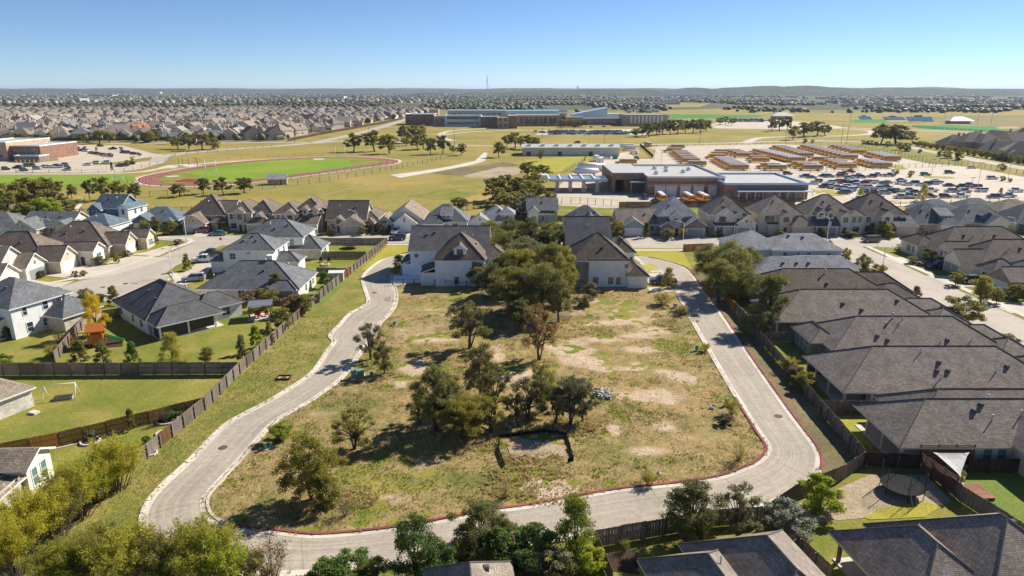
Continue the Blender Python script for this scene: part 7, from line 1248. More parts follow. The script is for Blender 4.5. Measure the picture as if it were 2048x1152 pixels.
# ------------------------------------------------------------------ trees and shrubs
def leaf_quads(rs, C, size, up=.25, asp=1.5):
    """one small rhombic face per centre, turned at random"""
    n = len(C); N = rs.normal(size=(n, 3)); N[:, 2] += up; N /= np.linalg.norm(N, axis=1)[:, None]
    A = np.cross(N, rs.normal(size=(n, 3))); A /= np.linalg.norm(A, axis=1)[:, None] + 1e-9; B = np.cross(N, A)
    s = (size * rs.uniform(.6, 1.35, n))[:, None]
    V = np.stack([C - A * s * asp * .5, C - B * s * .5, C + A * s * asp * .5, C + B * s * .5], 1).reshape(-1, 3)
    return V, np.arange(4 * n).reshape(-1, 4)
CR = {}
def crown(kind, var):
    """crown and trunk of one kind, drawn one unit high and one unit wide"""
    if (kind, var) in CR: return CR[(kind, var)]
    rs = np.random.RandomState(var * 31 + sum(map(ord, kind)))
    K = dict(oak=(30, 19000, .5, .46, .53, .14, .0155, 'dome'), dense=(30, 20000, .5, .43, .55, .15, .0145, 'dome'), sparse=(22, 9500, .5, .43, .56, .115, .0165, 'dome'), round=(16, 6000, .48, .43, .54, .17, .03, 'ball'), slender=(16, 4500, .42, .46, .52, .14, .034, 'spire'),
             willow=(24, 22000, .5, .48, .5, .15, .0105, 'ball'), plume=(12, 5000, .5, .48, .5, .15, .016, 'ball'), bare=(12, 1500, .48, .4, .55, .13, .014, 'ball'), shrub=(16, 8000, .5, .48, .47, .17, .028, 'ball'), lime=(26, 10000, .5, .49, .5, .14, .02, 'spire'), tall=(24, 12000, .48, .46, .52, .15, .0175, 'ball'), far=(15, 2600, .5, .4, .56, .17, .042, 'dome'), lump=(12, 2200, .5, .46, .5, .18, .05, 'ball'))[kind]
    nl, n, rx, rz, zc, lr, leaf, shape = K; lobes = []
    for i in range(nl):
        th = 2.39996 * i + rs.uniform(-.5, .5); t = (i + .5) / nl; z = 1 - 1.75 * t if shape == 'dome' else 1 - 2 * t
        rr = sqrt(max(0, 1 - z * z)) * (rs.uniform(.7, 1.05) if i % 3 else rs.uniform(.2, .6))
        if shape == 'spire': z2 = zc + rz * z * .95; rr = (1 - (z + 1) / 2) ** .7 * 1.0 * rs.uniform(.75, 1) + .06
        else: z2 = zc + rz * z * rs.uniform(.75, 1)
        lobes.append((rr * (rx - lr * .75) * cos(th), rr * (rx - lr * .75) * sin(th), z2, lr * rs.uniform(.7, 1.25)))
    L_ = np.array(lobes)
    if kind in ('willow', 'bare', 'plume'):                     # wands that rise from the foot and fan out, leaves along them
        m = {'willow': 150, 'bare': 60, 'plume': 60}[kind]; th = rs.rand(m) * 6.283; zz = rs.uniform(-.1, 1, m); q = np.sqrt(np.maximum(0, 1 - zz ** 2)); k_ = rs.uniform(.45, 1.12, m)
        tip = np.stack([.48 * q * np.cos(th) * k_, .48 * q * np.sin(th) * k_, np.clip(.5 + .5 * zz * k_, .12, 1)], 1); foot = tip * np.array([.25, .25, 0]) + rs.normal(size=(m, 3)) * [.02, .02, 0]
        w_ = rs.randint(0, m, n); t = rs.uniform(.3, 1.05, n) ** .7; bend = np.stack([0 * t, 0 * t, .12 * np.sin(t * 3.14)], 1)
        C = foot[w_] + (tip - foot)[w_] * t[:, None] + bend + rs.normal(size=(n, 3)) * (.018 + .03 * t[:, None] * (1.1 - t[:, None]) * 2)
        V, Q = leaf_quads(rs, C, leaf, .2, 3.0)
        tw = [(foot[k], foot[k] + (tip - foot)[k] * .85) for k in range(0, m, 3)]
    else:
        sub = {'oak': 7, 'dense': 8, 'sparse': 6, 'tall': 7, 'lime': 6}.get(kind, 4); S = []
        for x, y, z, r_ in lobes:
            for _ in range(sub):
                d = rs.normal(size=3); d /= np.linalg.norm(d); d[2] = abs(d[2]) * .9 - .25; S.append((*(np.array((x, y, z)) + d * r_ * rs.uniform(.45, .95)), r_ * rs.uniform(*((.32, .62) if kind in ('oak', 'dense', 'sparse', 'tall', 'far') else (.45, .8)))))
        S = np.array(S); pick = rs.choice(len(S), n, p=S[:, 3] ** 1.8 / (S[:, 3] ** 1.8).sum())
        D = rs.normal(size=(n, 3)); D /= np.linalg.norm(D, axis=1)[:, None]
        C = S[pick, :3] + D * (S[pick, 3] * rs.uniform(.1, 1.15, n) ** .6)[:, None] * np.array([1, 1, .75]) + rs.normal(size=(n, 3)) * .008
        V, Q = leaf_quads(rs, C, leaf, .8, 1.6); tw = []
    V[:, 2] = np.maximum(V[:, 2], .01)
    cm = np_mesh('crown', V, Q, M['oak']); b = MB(); top = zc - rz * .2
    if kind in ('shrub', 'willow', 'lump', 'bare', 'plume'):
        for i in range(6): l = lobes[i % nl]; b.tube((l[0] * .15, l[1] * .15, 0), (l[0], l[1], l[2]), .012, .004, 5)
        for a_, c_ in tw: b.tube(a_, c_, .006, .002, 4)
        if kind == 'bare':
            for i in range(60): l = lobes[i % nl]; d = rs.normal(size=3) * .11; b.tube((l[0] * .8, l[1] * .8, l[2] * .85), (l[0] + d[0], l[1] + d[1], l[2] + abs(d[2])), .004, .002, 4)
    else:
        if kind in ('sparse', 'oak'):
            for _ in range(2): a_, r_ = rs.rand() * 6.28, rs.uniform(.1, .22); b.tube((.02 * cos(a_), .02 * sin(a_), 0), (r_ * cos(a_), r_ * sin(a_), top * 1.05), .018, .01, 6)
        bx, by_ = rs.uniform(-.05, .05, 2); tr = .026 if kind not in ('slender', 'lime') else .016
        b.tube((0, 0, -.01), (bx, by_, top * .55), tr * 1.25, tr, 7); b.tube((bx, by_, top * .55), (bx * 1.5, by_ * 1.2, top), tr, tr * .7, 7)
        for l in lobes[:: (1 if kind == 'sparse' else 2)]: m = (bx + (l[0] - bx) * .45, by_ + (l[1] - by_) * .45, top * .6 + (l[2] - top * .6) * .6); b.tube((bx, by_, top * .55), m, tr * .55, tr * .38, 5); b.tube(m, l[:3], tr * .38, tr * .15, 5)
    tm = b.mesh('trunk', M['bark']); CR[(kind, var)] = (tm, cm); return CR[(kind, var)]
rt = random.Random(11); NVAR = dict(oak=4, dense=4, sparse=4, far=4, lump=3)
def tree(name, label, cat, x, y, h, w_, kind, leaf, group=None, var=None):
    tm, cm = crown(kind, rt.randrange(NVAR.get(kind, 2)) if var is None else var)
    t = thing(name, label, cat, (x, y, 0), rt.random() * 6.28, group, (w_, w_, h)); k = link('trunk', tm, t); c = link('crown', cm, t)
    c.material_slots[0].link = 'OBJECT'; c.material_slots[0].material = M[leaf]
    return t
WORD = {'oak': ('oak_tree', 'live oak'), 'oakd': ('oak_tree', 'dark live oak'), 'sparse': ('oak_tree', 'open limbed oak'), 'far': ('oak_tree', 'round headed oak')}
def grow(lst, where, group=None, name='tree', word='tree', cat='tree', kind='oak', leaf='oak', y0=None):
    """(x, base row, top row, width in pixels[, kind, leaf, own label]) - labels count along the row from the left"""
    lst = sorted(lst, key=lambda q: q[0])
    for i, q in enumerate(lst):
        px_, yb, yt, wp = q[:4]; kd, lf = (q[4], q[5]) if len(q) > 5 else (kind, leaf); x, y = P(px_, yb); h = max(rise(px_, yb, yt), .5); w_ = wp / ppm(px_, yb) * (1.14 if kd in ('oak', 'sparse') else 1.04 if kd == 'dense' else 1.1)
        lb = q[6] if len(q) > 6 else (f'{nth(i)} {word} from the left {where}' if len(lst) > 1 else f'{word} {where}')
        tree(name, lb, cat, x, y + w_ * .12, h, w_, kd, lf, group)
# the grove between the two white houses
grow([(985, 498, 443, 62, 'dense', 'oakd'), (1020, 505, 440, 74, 'dense', 'oakd'), (1065, 510, 441, 78, 'dense', 'oakd'), (1105, 518, 450, 66, 'dense', 'oakd'), (1132, 532, 468, 50, 'dense', 'oakd'), (1008, 545, 466, 84, 'dense', 'oak'), (1060, 558, 478, 90, 'dense', 'grey_leaf'), (1106, 570, 490, 80, 'dense', 'oakd'), (996, 520, 462, 60, 'dense', 'oak'), (1040, 590, 500, 92, 'oak', 'olive'), (1122, 610, 520, 66, 'dense', 'oakd'), (1085, 520, 470, 60, 'dense', 'oakd'), (985, 600, 530, 50, 'oak', 'oak'), (1062, 625, 535, 90, 'oak', 'grey_leaf'), (1132, 580, 500, 50, 'dense', 'oak'), (1010, 590, 510, 84, 'dense', 'oakd')], 'of the tall grove between the two white houses', 'oaks of the central grove', 'oak_tree', 'dense live oak')
grow([(1022, 628, 543, 112, 'dense', 'olive', 'large olive green oak at the near western corner of the central grove'), (1088, 638, 532, 104, 'dense', 'oakd', 'tall dark oak at the near end of the central grove'), (1118, 646, 566, 66, 'dense', 'oak', 'lower dark oak on the near eastern corner of the central grove'), (958, 577, 530, 52, 'round', 'oakd', 'small dark tree standing against the western white house'), (1182, 596, 566, 34, 'shrub', 'grey_leaf', 'grey green shrub at the corner of the eastern white house'), (1172, 614, 590, 32, 'shrub', 'grey_leaf', 'lower shrub in front of the eastern white house corner'), (1040, 660, 600, 60, 'oak', 'oak', 'shaded oak low at the foot of the central grove')], '', None, 'tree')
# trees of the vacant lot
grow([(740, 722, 650, 62, 'sparse', 'grey_leaf', 'thin pale leaved tree leaning over the loop road'), (768, 750, 688, 44, 'tall', 'oak', 'narrow bushy oak beside the utility cabinet'), (938, 702, 607, 92, 'sparse', 'oak', 'leaning open oak by itself before the central grove'), (1078, 724, 613, 76, 'sparse', 'rust', 'brownish thin leaved tree alone in the bare middle of the lot')], '', None, 'oak_tree')
grow([(872, 868, 738, 92, 'oak', 'oak'), (925, 885, 800, 96, 'oak', 'olive'), (962, 805, 700, 78, 'oak', 'oak'), (990, 838, 742, 70, 'sparse', 'oak'), (900, 850, 765, 76, 'oak', 'oak'), (950, 866, 792, 80, 'oak', 'oak'), (838, 850, 782, 56, 'sparse', 'oak'), (982, 870, 800, 60, 'sparse', 'olive')], 'in the western oak clump of the lot', 'oaks of the western lot clump', 'oak_tree', 'ragged oak', 'tree')
grow([(1058, 845, 756, 74, 'sparse', 'grey_leaf'), (1086, 828, 738, 66, 'oak', 'oak'), (1142, 855, 758, 84, 'oak', 'grey_leaf'), (1112, 852, 776, 64, 'sparse', 'oak'), (1166, 848, 776, 54, 'sparse', 'grey_leaf'), (1032, 848, 790, 46, 'sparse', 'oak')], 'in the middle oak clump beside the stone heap', 'oaks of the middle lot clump', 'oak_tree', 'grey leaved oak', 'tree')
grow([(706, 906, 820, 92, 'sparse', 'oak', 'open crooked oak above the double shadow west of the clump'), (620, 1010, 890, 118, 'oak', 'olive', 'broad bushy oak near the lower western bend of the road'), (650, 1020, 960, 60, 'shrub', 'olive', 'low bushy undergrowth beside the broad bushy oak'), (558, 884, 850, 46, 'shrub', 'lime', 'bright yellow green shrub near the western kerb')], '', None, 'oak_tree')
grow([(1298, 972, 944, 40, 'plume', 'weed', 'golden weed clump beside the hydrant'), (1465, 832, 800, 38, 'plume', 'weed', 'yellowish weed clump beside the green pedestal'), (1452, 850, 828, 34, 'shrub', 'grey_leaf', 'greyish dry bush just below the green pedestal weeds'), (1328, 612, 588, 50, 'plume', 'weed', 'tall yellow weeds beside the eastern white house'), (1364, 632, 610, 26, 'plume', 'weed', 'yellow weed bush at the edge of the east road'), (1410, 704, 686, 22, 'plume', 'weed', 'small yellow weed beside the green pedestal with pale cap'), (1478, 925, 885, 40, 'bare', 'weed', 'feathery thin weed inside the east bend'), (1010, 1000, 960, 40, 'bare', 'drygrass', 'dry brown brush at the edge of the stony patch'), (690, 1035, 1000, 40, 'bare', 'grey_leaf', 'dead grey brush by the broad bushy oak')], '', None, 'weed_clump', 'weed', 'shrub')
# east side
grow([(1422, 565, 496, 82, 'dense', 'oak'), (1466, 582, 489, 92, 'dense', 'oak'), (1502, 562, 500, 62, 'dense', 'oakd'), (1440, 608, 522, 82, 'dense', 'oak'), (1484, 604, 532, 72, 'dense', 'oakd')], 'in the dense grove overhanging the east road', 'oaks over the east road', 'oak_tree', 'dense oak')
grow([(1540, 660, 548, 78, 'oak', 'oakd', 'tall ragged oak rising before the brown roofs'), (1515, 672, 612, 66, 'oak', 'grey_leaf', 'lower ragged oak at the foot of the tall ragged one'), (1560, 640, 590, 50, 'sparse', 'oak', 'thin oak branch clump against the fourth brown roof'), (1578, 745, 714, 40, 'plume', 'weed', 'yellowish shrub farther up behind the dark fence'), (1608, 782, 745, 52, 'shrub', 'willow', 'yellow and red tinged shrub behind the dark fence'), (1590, 762, 732, 40, 'shrub', 'rust', 'reddish shrub between the two yellowish ones')], '', None, 'tree')
# along the bottom
grow([(960, 1100, 1018, 112, 'oak', 'oakd', 'dark oak overhanging the lower road above the small roof'), (1004, 1106, 1040, 66, 'oak', 'oakd', 'second dark oak leaning on the first above the small roof'), (830, 1172, 1048, 118, 'tall', 'green', 'dense broad leaved green tree beside the small shingled roof'), (1148, 1130, 1004, 104, 'lime', 'lime', 'bright lime green pointed tree at the fence corner'), (1020, 1145, 1066, 100, 'shrub', 'green', 'deep green bush behind the small shingled roof'), (1076, 1140, 1055, 86, 'shrub', 'green', 'deep green bush beside the lime green tree'), (1100, 1180, 1112, 96, 'round', 'grey_leaf', 'grey green round bush at the bottom edge'), (1385, 1092, 972, 112, 'oak', 'oakd', 'tall dark oak above the fence of the lower road'), (1392, 1100, 1040, 80, 'shrub', 'oakd', 'dark undergrowth at the foot of the tall dark oak'), (1478, 1088, 980, 92, 'sparse', 'grey_leaf', 'open grey leaved oak beside the tall dark oak'), (1578, 1080, 1008, 100, 'shrub', 'pale', 'shrub with pale flower heads between the two dark shingled houses'), (1642, 1030, 952, 84, 'shrub', 'lime', 'bright green spreading shrub at the corner of the road bend'), (690, 1180, 1118, 100, 'shrub', 'green', 'upright green bush at the bottom edge below the road'), (880, 1160, 1092, 74, 'shrub', 'green', 'dark green bush between the broad leaved tree and the small roof'), (932, 1128, 1078, 60, 'shrub', 'oakd', 'shaded bush just above the small shingled roof'), (650, 1190, 1130, 80, 'shrub', 'green', 'low green hedge bush at the bottom edge beside the upright one'), (745, 1180, 1128, 70, 'shrub', 'olive', 'olive bush at the bottom edge below the lower kerb'), (1180, 1160, 1100, 70, 'shrub', 'lime', 'yellow green bush at the foot of the lime green pointed tree'), (1130, 1165, 1110, 60, 'shrub', 'oakd', 'dark bush between the grey green bush and the lime tree'), (1050, 1175, 1105, 70, 'shrub', 'green', 'green bush low at the bottom edge beside the small roof'), (985, 1120, 1066, 60, 'shrub', 'green', 'green bush under the second dark oak above the small roof'), (540, 1170, 1078, 92, 'bare', 'rust', 'bare twiggy brown shrub at the bottom by the road'), (505, 1185, 1118, 80, 'shrub', 'oak', 'dark low bush at the bottom below the willow thicket'), (1250, 1105, 1078, 26, 'bare', 'weed', 'tuft of ornamental grass by the dark bark bed')], '', None, 'tree')
grow([(225, 990, 880, 116), (150, 1045, 930, 124), (190, 1010, 920, 86, 'willow', 'lime'), (62, 1115, 985, 134), (112, 1085, 978, 96, 'willow', 'olive'), (20, 1165, 1038, 110), (252, 1180, 1062, 146), (335, 1190, 1078, 136, 'willow', 'olive'), (400, 1182, 1050, 146), (170, 1180, 1080, 110), (445, 1195, 1080, 110, 'plume', 'lime'), (120, 1190, 1090, 110), (280, 1150, 1080, 70, 'plume', 'lime'), (90, 1060, 1000, 60, 'plume', 'weed'), (200, 1120, 1050, 70, 'plume', 'olive')], 'in the yellow green corner thicket', 'willows of the lower corner thicket', 'willow_bush', 'willow like bush', 'tree', 'willow', 'willow')
# gardens in the west
grow([(190, 672, 590, 48, 'tall', 'yellow', 'yellow autumn tree behind the orange playset'), (172, 625, 578, 40, 'round', 'grey_leaf', 'olive street tree behind the yellow autumn tree'), (226, 612, 574, 30, 'slender', 'olive', 'slim young tree beside the street behind the charcoal bungalow'), (200, 605, 588, 26, 'shrub', 'grey_leaf', 'grey shrub between two street trees by the cul de sac'), (344, 732, 669, 52, 'lime', 'weed', 'yellow green tree tallest along the board fence'), (414, 729, 695, 30, 'round', 'oakd', 'small dark ball shaped tree on the lawn'), (485, 726, 672, 28, 'slender', 'oakd', 'dark slender tree near the fence corner'), (512, 704, 654, 36, 'slender', 'lime', 'thin light green tree next to the dark slender one'), (540, 690, 645, 24, 'slender', 'oak', 'dim slender sapling close to the long fence'), (562, 660, 618, 48, 'round', 'oak', 'olive tree between pergola and long fence'), (585, 632, 592, 44, 'round', 'rust', 'brownish tree beside the long fence above the pergola'), (608, 630, 590, 46, 'round', 'olive', 'olive tree touching the long fence above the pergola'), (500, 612, 582, 30, 'round', 'rust', 'small rusty tree in front of the chimney house fence'), (552, 600, 547, 46, 'slender', 'oakd', 'dark evergreen at the corner of the chimney house'), (535, 618, 575, 42, 'round', 'oak', 'rounded tree before the dark evergreen'), (649, 577, 545, 32, 'slender', 'green', 'young dark tree on the bright lawn by the tan shed')], '', None, 'tree', 'tree', 'tree', 'round', 'olive')
grow([(158, 727, 683, 46), (204, 730, 688, 42), (265, 730, 686, 36, 'slender', 'green')], 'standing along the board fence below the playset', 'young trees along the board fence', 'young_tree', 'young tree', 'tree', 'slender', 'olive')
grow([(12, 680, 655, 22, 'slender', 'oak', 'small sapling by the wall of the grey two storey house'), (102, 716, 690, 32, 'plume', 'weed', 'yellow shrub by the slanting grey fence'), (4, 738, 710, 34, 'shrub', 'green', 'green shrub at the picture edge above the board fence'), (118, 690, 655, 24, 'bare', 'grey_leaf', 'bare sapling near the slanting grey fence'), (282, 610, 588, 26, 'shrub', 'rust', 'rusty shrub before the bungalow on the cul de sac'), (330, 848, 815, 30, 'bare', 'grey_leaf', 'bare crooked shrub in the corner bed'), (262, 862, 820, 24, 'slender', 'olive', 'staked sapling in front of the brown fence'), (180, 880, 862, 24, 'shrub', 'grey_leaf', 'grey leaved plant in the round kerbed bed'), (292, 890, 872, 20, 'shrub', 'green', 'small green plant near the round bed by the grey fence'), (340, 840, 820, 36, 'shrub', 'green', 'green shrub in the large kerbed corner bed'), (798, 546, 512, 34, 'lime', 'lime', 'light green young tree by the western house drive'), (1336, 577, 537, 30, 'lime', 'olive', 'pointed young tree beside the dark pickup')], '', None, 'shrub', 'shrub', 'shrub')
grow([(75, 476, 458, 22), (289, 471, 440, 24), (312, 468, 433, 22), (345, 469, 442, 24), (330, 470, 455, 26, 'shrub', 'olive'), (233, 527, 503, 16, 'slender', 'olive'), (374, 542, 508, 22, 'slender', 'oak'), (312, 489, 466, 15, 'slender', 'oakd'), (253, 514, 500, 20, 'shrub', 'rust'), (197, 530, 513, 30, 'shrub', 'grey_leaf'), (150, 553, 541, 14, 'shrub', 'oakd'), (166, 553, 541, 14, 'shrub', 'oakd'), (82, 556, 541, 16, 'shrub', 'olive'), (100, 545, 532, 18, 'shrub', 'oakd'), (443, 462, 440, 22, 'round', 'oak'), (452, 466, 450, 18, 'shrub', 'lime'), (355, 490, 478, 20, 'shrub', 'rust'), (300, 492, 480, 18, 'shrub', 'olive')], 'around the cul de sac gardens', 'garden trees of the cul de sac', 'garden_tree', 'small garden tree', 'tree', 'round', 'olive')
grow([(590, 468, 452, 18, 'shrub', 'olive'), (660, 470, 450, 16, 'slender', 'olive'), (724, 471, 453, 22), (738, 466, 442, 18), (762, 468, 443, 20, 'round', 'grey_leaf'), (775, 468, 455, 10, 'shrub', 'oakd'), (899, 458, 428, 44, 'round', 'olive'), (1090, 470, 445, 22), (1184, 475, 446, 28, 'round', 'olive'), (1235, 474, 440, 32, 'round', 'oak'), (1293, 476, 446, 20, 'slender', 'olive'), (1337, 480, 458, 28, 'shrub', 'grey_leaf'), (1364, 478, 456, 18, 'round', 'oak'), (1438, 474, 460, 16, 'shrub', 'oakd'), (1560, 474, 460, 22, 'shrub', 'oakd'), (1623, 484, 470, 20, 'shrub', 'rust'), (1644, 474, 456, 22, 'shrub', 'oakd'), (1742, 470, 446, 22, 'slender', 'oakd'), (1768, 474, 443, 30, 'round', 'olive'), (1780, 478, 462, 20, 'shrub', 'olive'), (1700, 476, 462, 30, 'shrub', 'oakd'), (1958, 460, 430, 44, 'round', 'oak'), (1935, 462, 440, 26, 'round', 'olive'), (1850, 474, 460, 16, 'shrub', 'oakd')], 'along the front gardens of the street row', 'garden trees of the front row', 'garden_tree', 'garden tree', 'tree', 'round', 'oak')
grow([(1658, 502, 480, 16), (1667, 528, 497, 24), (1692, 526, 497, 22), (1726, 552, 510, 38, 'round', 'grey_leaf'), (1758, 552, 528, 34, 'shrub', 'oak'), (1832, 604, 574, 30, 'slender', 'rust'), (1872, 652, 620, 36, 'shrub', 'green'), (1924, 660, 596, 78, 'round', 'oak'), (2016, 718, 676, 78, 'round', 'olive'), (1856, 528, 497, 30), (1880, 530, 512, 20, 'shrub', 'grey_leaf'), (1914, 572, 543, 30), (1966, 606, 553, 52), (1995, 608, 580, 26), (2038, 602, 570, 44, 'shrub', 'oakd'), (1828, 528, 514, 26, 'shrub', 'olive'), (1806, 500, 488, 26, 'shrub', 'oakd'), (1990, 560, 540, 40, 'shrub', 'oakd')], 'along the side street', 'street trees of the side street', 'street_tree', 'clipped street tree', 'tree', 'round', 'oak')
# middle distance
grow([(30, 425, 364, 64), (70, 420, 358, 62), (108, 415, 362, 52), (14, 420, 378, 54), (78, 442, 398, 64, 'lump', 'lime'), (48, 446, 408, 52, 'lump', 'oak'), (100, 444, 398, 50, 'lump', 'lime'), (143, 398, 368, 22), (135, 428, 402, 40, 'lump', 'olive'), (4, 440, 395, 50), (90, 400, 355, 50), (50, 398, 356, 56)], 'in the brushy wood by the bright green field', 'trees of the brushy wood', 'oak_tree', 'rounded tree', 'tree', 'far', 'oak')
grow([(178, 399, 361, 27), (206, 401, 354, 42), (237, 397, 361, 30), (270, 399, 366, 31), (357, 394, 368, 37), (405, 388, 357, 30), (445, 390, 355, 34), (486, 387, 356, 40)], 'in the row between the track and the meadow', 'oaks below the running track', 'oak_tree', 'oak', 'tree', 'far', 'oakd')
grow([(165, 286, 268, 24), (196, 287, 261, 36), (216, 286, 263, 28), (310, 284, 257, 34), (298, 286, 262, 26), (339, 288, 272, 18), (355, 298, 275, 30), (376, 299, 269, 34), (402, 301, 267, 44), (426, 298, 275, 32), (40, 289, 266, 44), (72, 291, 268, 36), (92, 291, 270, 32), (430, 300, 284, 20), (20, 288, 270, 30)], 'along the school road above the track', 'oaks along the school road', 'oak_tree', 'oak', 'tree', 'far', 'oak')
grow([(706, 304, 267, 38), (748, 303, 261, 46), (778, 308, 269, 42), (806, 282, 251, 30), (830, 286, 249, 46), (846, 298, 267, 32), (860, 309, 276, 27), (885, 308, 270, 32), (905, 308, 290, 14), (922, 311, 287, 26), (812, 292, 275, 24), (835, 300, 270, 30), (998, 315, 283, 30), (1082, 323, 299, 16)], 'on the slope between track and school', 'oaks on the school slope', 'oak_tree', 'oak', 'tree', 'far', 'oakd')
grow([(1030, 297, 264, 42), (1056, 299, 271, 38), (1014, 294, 271, 26), (1072, 298, 276, 22)], 'of the oak knot beside the portable building', 'oaks beside the portable building', 'oak_tree', 'oak', 'tree', 'far', 'oakd')
grow([(1047 + i * 8.4, 251 + (i % 2), 237.5 + (i % 3), 15) for i in range(8)] + [(1122 + i * 7, 253.5 + (i % 2), 238 + (i % 3), 16) for i in range(8)], 'of the dark clipped row before the school front', 'trees before the school front', 'oak_tree', 'small oak', 'tree', 'far', 'oakd')
grow([(1272, 274, 257, 22), (1284, 273, 252, 24), (1298, 274, 245, 28), (1314, 271, 244, 26), (1326, 269, 242, 28), (1341, 268, 239, 28), (1356, 268, 238, 30), (1371, 266, 240, 26), (1386, 266, 238, 28), (1401, 266, 237, 30), (1413, 263, 240, 22), (1440, 250, 235, 18), (1452, 249, 233, 20), (1464, 251, 236, 16)], 'of the long oak grove east of the school', 'oaks of the grove east of the school', 'oak_tree', 'oak', 'tree', 'far', 'oakd')
grow([(985, 402, 356, 48), (1010, 402, 351, 54), (1036, 402, 354, 48), (1061, 398, 361, 46), (998, 412, 375, 52), (1030, 418, 384, 62, 'lump', 'olive'), (1062, 428, 388, 64, 'lump', 'grey_leaf'), (1092, 424, 394, 42, 'lump', 'grey_leaf'), (1076, 402, 369, 34), (1100, 408, 384, 32), (1055, 357, 325, 44), (1086, 354, 330, 42), (1068, 372, 345, 36), (1040, 440, 400, 54, 'lump', 'grey_leaf'), (918, 420, 396, 42, 'lump', 'oakd')], 'in the scrub west of the fuel canopy', 'trees west of the fuel canopy', 'oak_tree', 'scrubby tree', 'tree', 'far', 'oak')
grow([(1545, 263, 236, 22), (1560, 261, 234, 27), (1575, 261, 233, 24), (1587, 280, 251, 28), (1610, 274, 244, 44), (1636, 272, 242, 40), (1651, 271, 249, 26), (1765, 287, 247, 44), (1797, 289, 249, 74), (1826, 286, 265, 22)], 'among the big oaks by the curving school drive', 'oaks by the curving drive', 'oak_tree', 'big oak', 'tree', 'far', 'oakd')
grow([(1727, 289, 280, 10), (1738, 289, 280, 14), (1753, 292, 283, 9), (1775, 294, 282, 10), (1801, 300, 283, 20), (1815, 303, 286, 20), (1840, 306, 298, 9), (1880, 313, 301, 13), (1896, 317, 301, 22), (1918, 321, 301, 20), (2006, 341, 326, 16), (1610, 286, 277, 10), (1625, 286, 279, 8)], 'on the strips beside the curving road', 'young trees of the curving road', 'young_tree', 'small tree', 'tree', 'lump', 'oak')
grow([(1846, 402, 368, 22, 'lime', 'weed'), (1721, 397, 377, 15, 'lime', 'lime'), (1822, 354, 341, 12, 'lump', 'oak'), (1793, 348, 338, 16, 'lump', 'grey_leaf'), (2001, 392, 376, 10, 'lime', 'olive'), (1855, 420, 405, 42, 'lump', 'grey_leaf'), (1976, 417, 403, 34, 'lump', 'grey_leaf'), (2008, 425, 410, 34, 'lump', 'oak'), (1950, 424, 412, 24, 'lump', 'oak'), (1648, 375, 365, 11, 'lump', 'olive'), (1770, 372, 362, 12, 'lump', 'olive'), (1732, 369, 358, 10, 'lump', 'weed'), (1865, 367, 360, 10, 'lump', 'weed'), (2006, 362, 352, 12, 'lump', 'grey_leaf'), (2020, 364, 356, 10, 'lump', 'grey_leaf'), (2040, 430, 412, 30, 'lump', 'oak'), (1510, 448, 425, 16, 'lump', 'lime')], 'on the islands and edge of the staff car park', 'planting of the staff car park', 'shrub', 'island bush', 'shrub', 'lump', 'olive')
grow([(1838 + i * 12.5, 293 + i * 2.15, 281 + i * 1.9, 15) for i in range(18)], 'of the clipped line along the masonry wall', 'shrubs along the masonry wall', 'shrub', 'clipped shrub', 'shrub', 'lump', 'oak')
grow([(157, 302, 293, 8, 'lump', 'rust'), (170, 301, 292, 8, 'lump', 'rust'), (193, 302, 293, 6, 'lump', 'yellow'), (221, 315, 305, 10, 'lump', 'olive'), (243, 302, 293, 8, 'lump', 'rust'), (264, 322, 312, 9, 'lump', 'yellow'), (254, 333, 320, 12, 'lump', 'olive'), (278, 312, 304, 9, 'lump', 'oak'), (135, 341, 330, 12, 'lump', 'olive'), (224, 342, 324, 8, 'slender', 'grey_leaf')], 'on the islands of the brick school car park', 'island trees of the brick school', 'young_tree', 'autumn sapling', 'tree', 'lump', 'olive')
# ------------------------------------------------------------------ grass: tufts on the lot and the verge, dry stands under the oaks
def tufts(name, X, Y, size, mat, seed, blades=5):
    rs = np.random.RandomState(seed); n = len(X); V = []; k = blades
    a = rs.rand(n, k) * 6.28; ln = size[:, None] * rs.uniform(.7, 1.5, (n, k)); wd = size[:, None] * .2; lean = rs.uniform(.25, 1.0, (n, k)) * size[:, None]
    bx, by_ = X[:, None] + rs.normal(size=(n, k)) * size[:, None] * .3, Y[:, None] + rs.normal(size=(n, k)) * size[:, None] * .3
    ca, sa = np.cos(a), np.sin(a); z0 = np.full((n, k), .03)
    p0 = np.stack([bx - sa * wd, by_ + ca * wd, z0], -1); p1 = np.stack([bx + sa * wd, by_ - ca * wd, z0], -1); p2 = np.stack([bx + ca * lean, by_ + sa * lean, z0 + ln], -1)
    V = np.stack([p0, p1, p2], 2).reshape(-1, 3); me = np_mesh(name, V, np.arange(len(V)).reshape(-1, 3), M[mat]); o = link(name, me); o['kind'] = 'stuff'; return o
rs = np.random.RandomState(5); n = 120000; X, Y = rs.uniform(poly[:, 0].min(), poly[:, 0].max(), n), rs.uniform(poly[:, 1].min(), 120, n)
k = inside(X, Y, poly) & (blobs(X, Y, BARE) * (.5 + vnoise(X, Y, 2.5, 5)) + 1.1 * (1 - vnoise(X, Y, .9, 21) * .6 - vnoise(X, Y, 4, 22) * .4) < rs.uniform(.3, .9, n)); X, Y = X[k], Y[k]
tufts('grass', X, Y, rs.uniform(.07, .17, len(X)), 'tuft', 6, 4)
pts = []
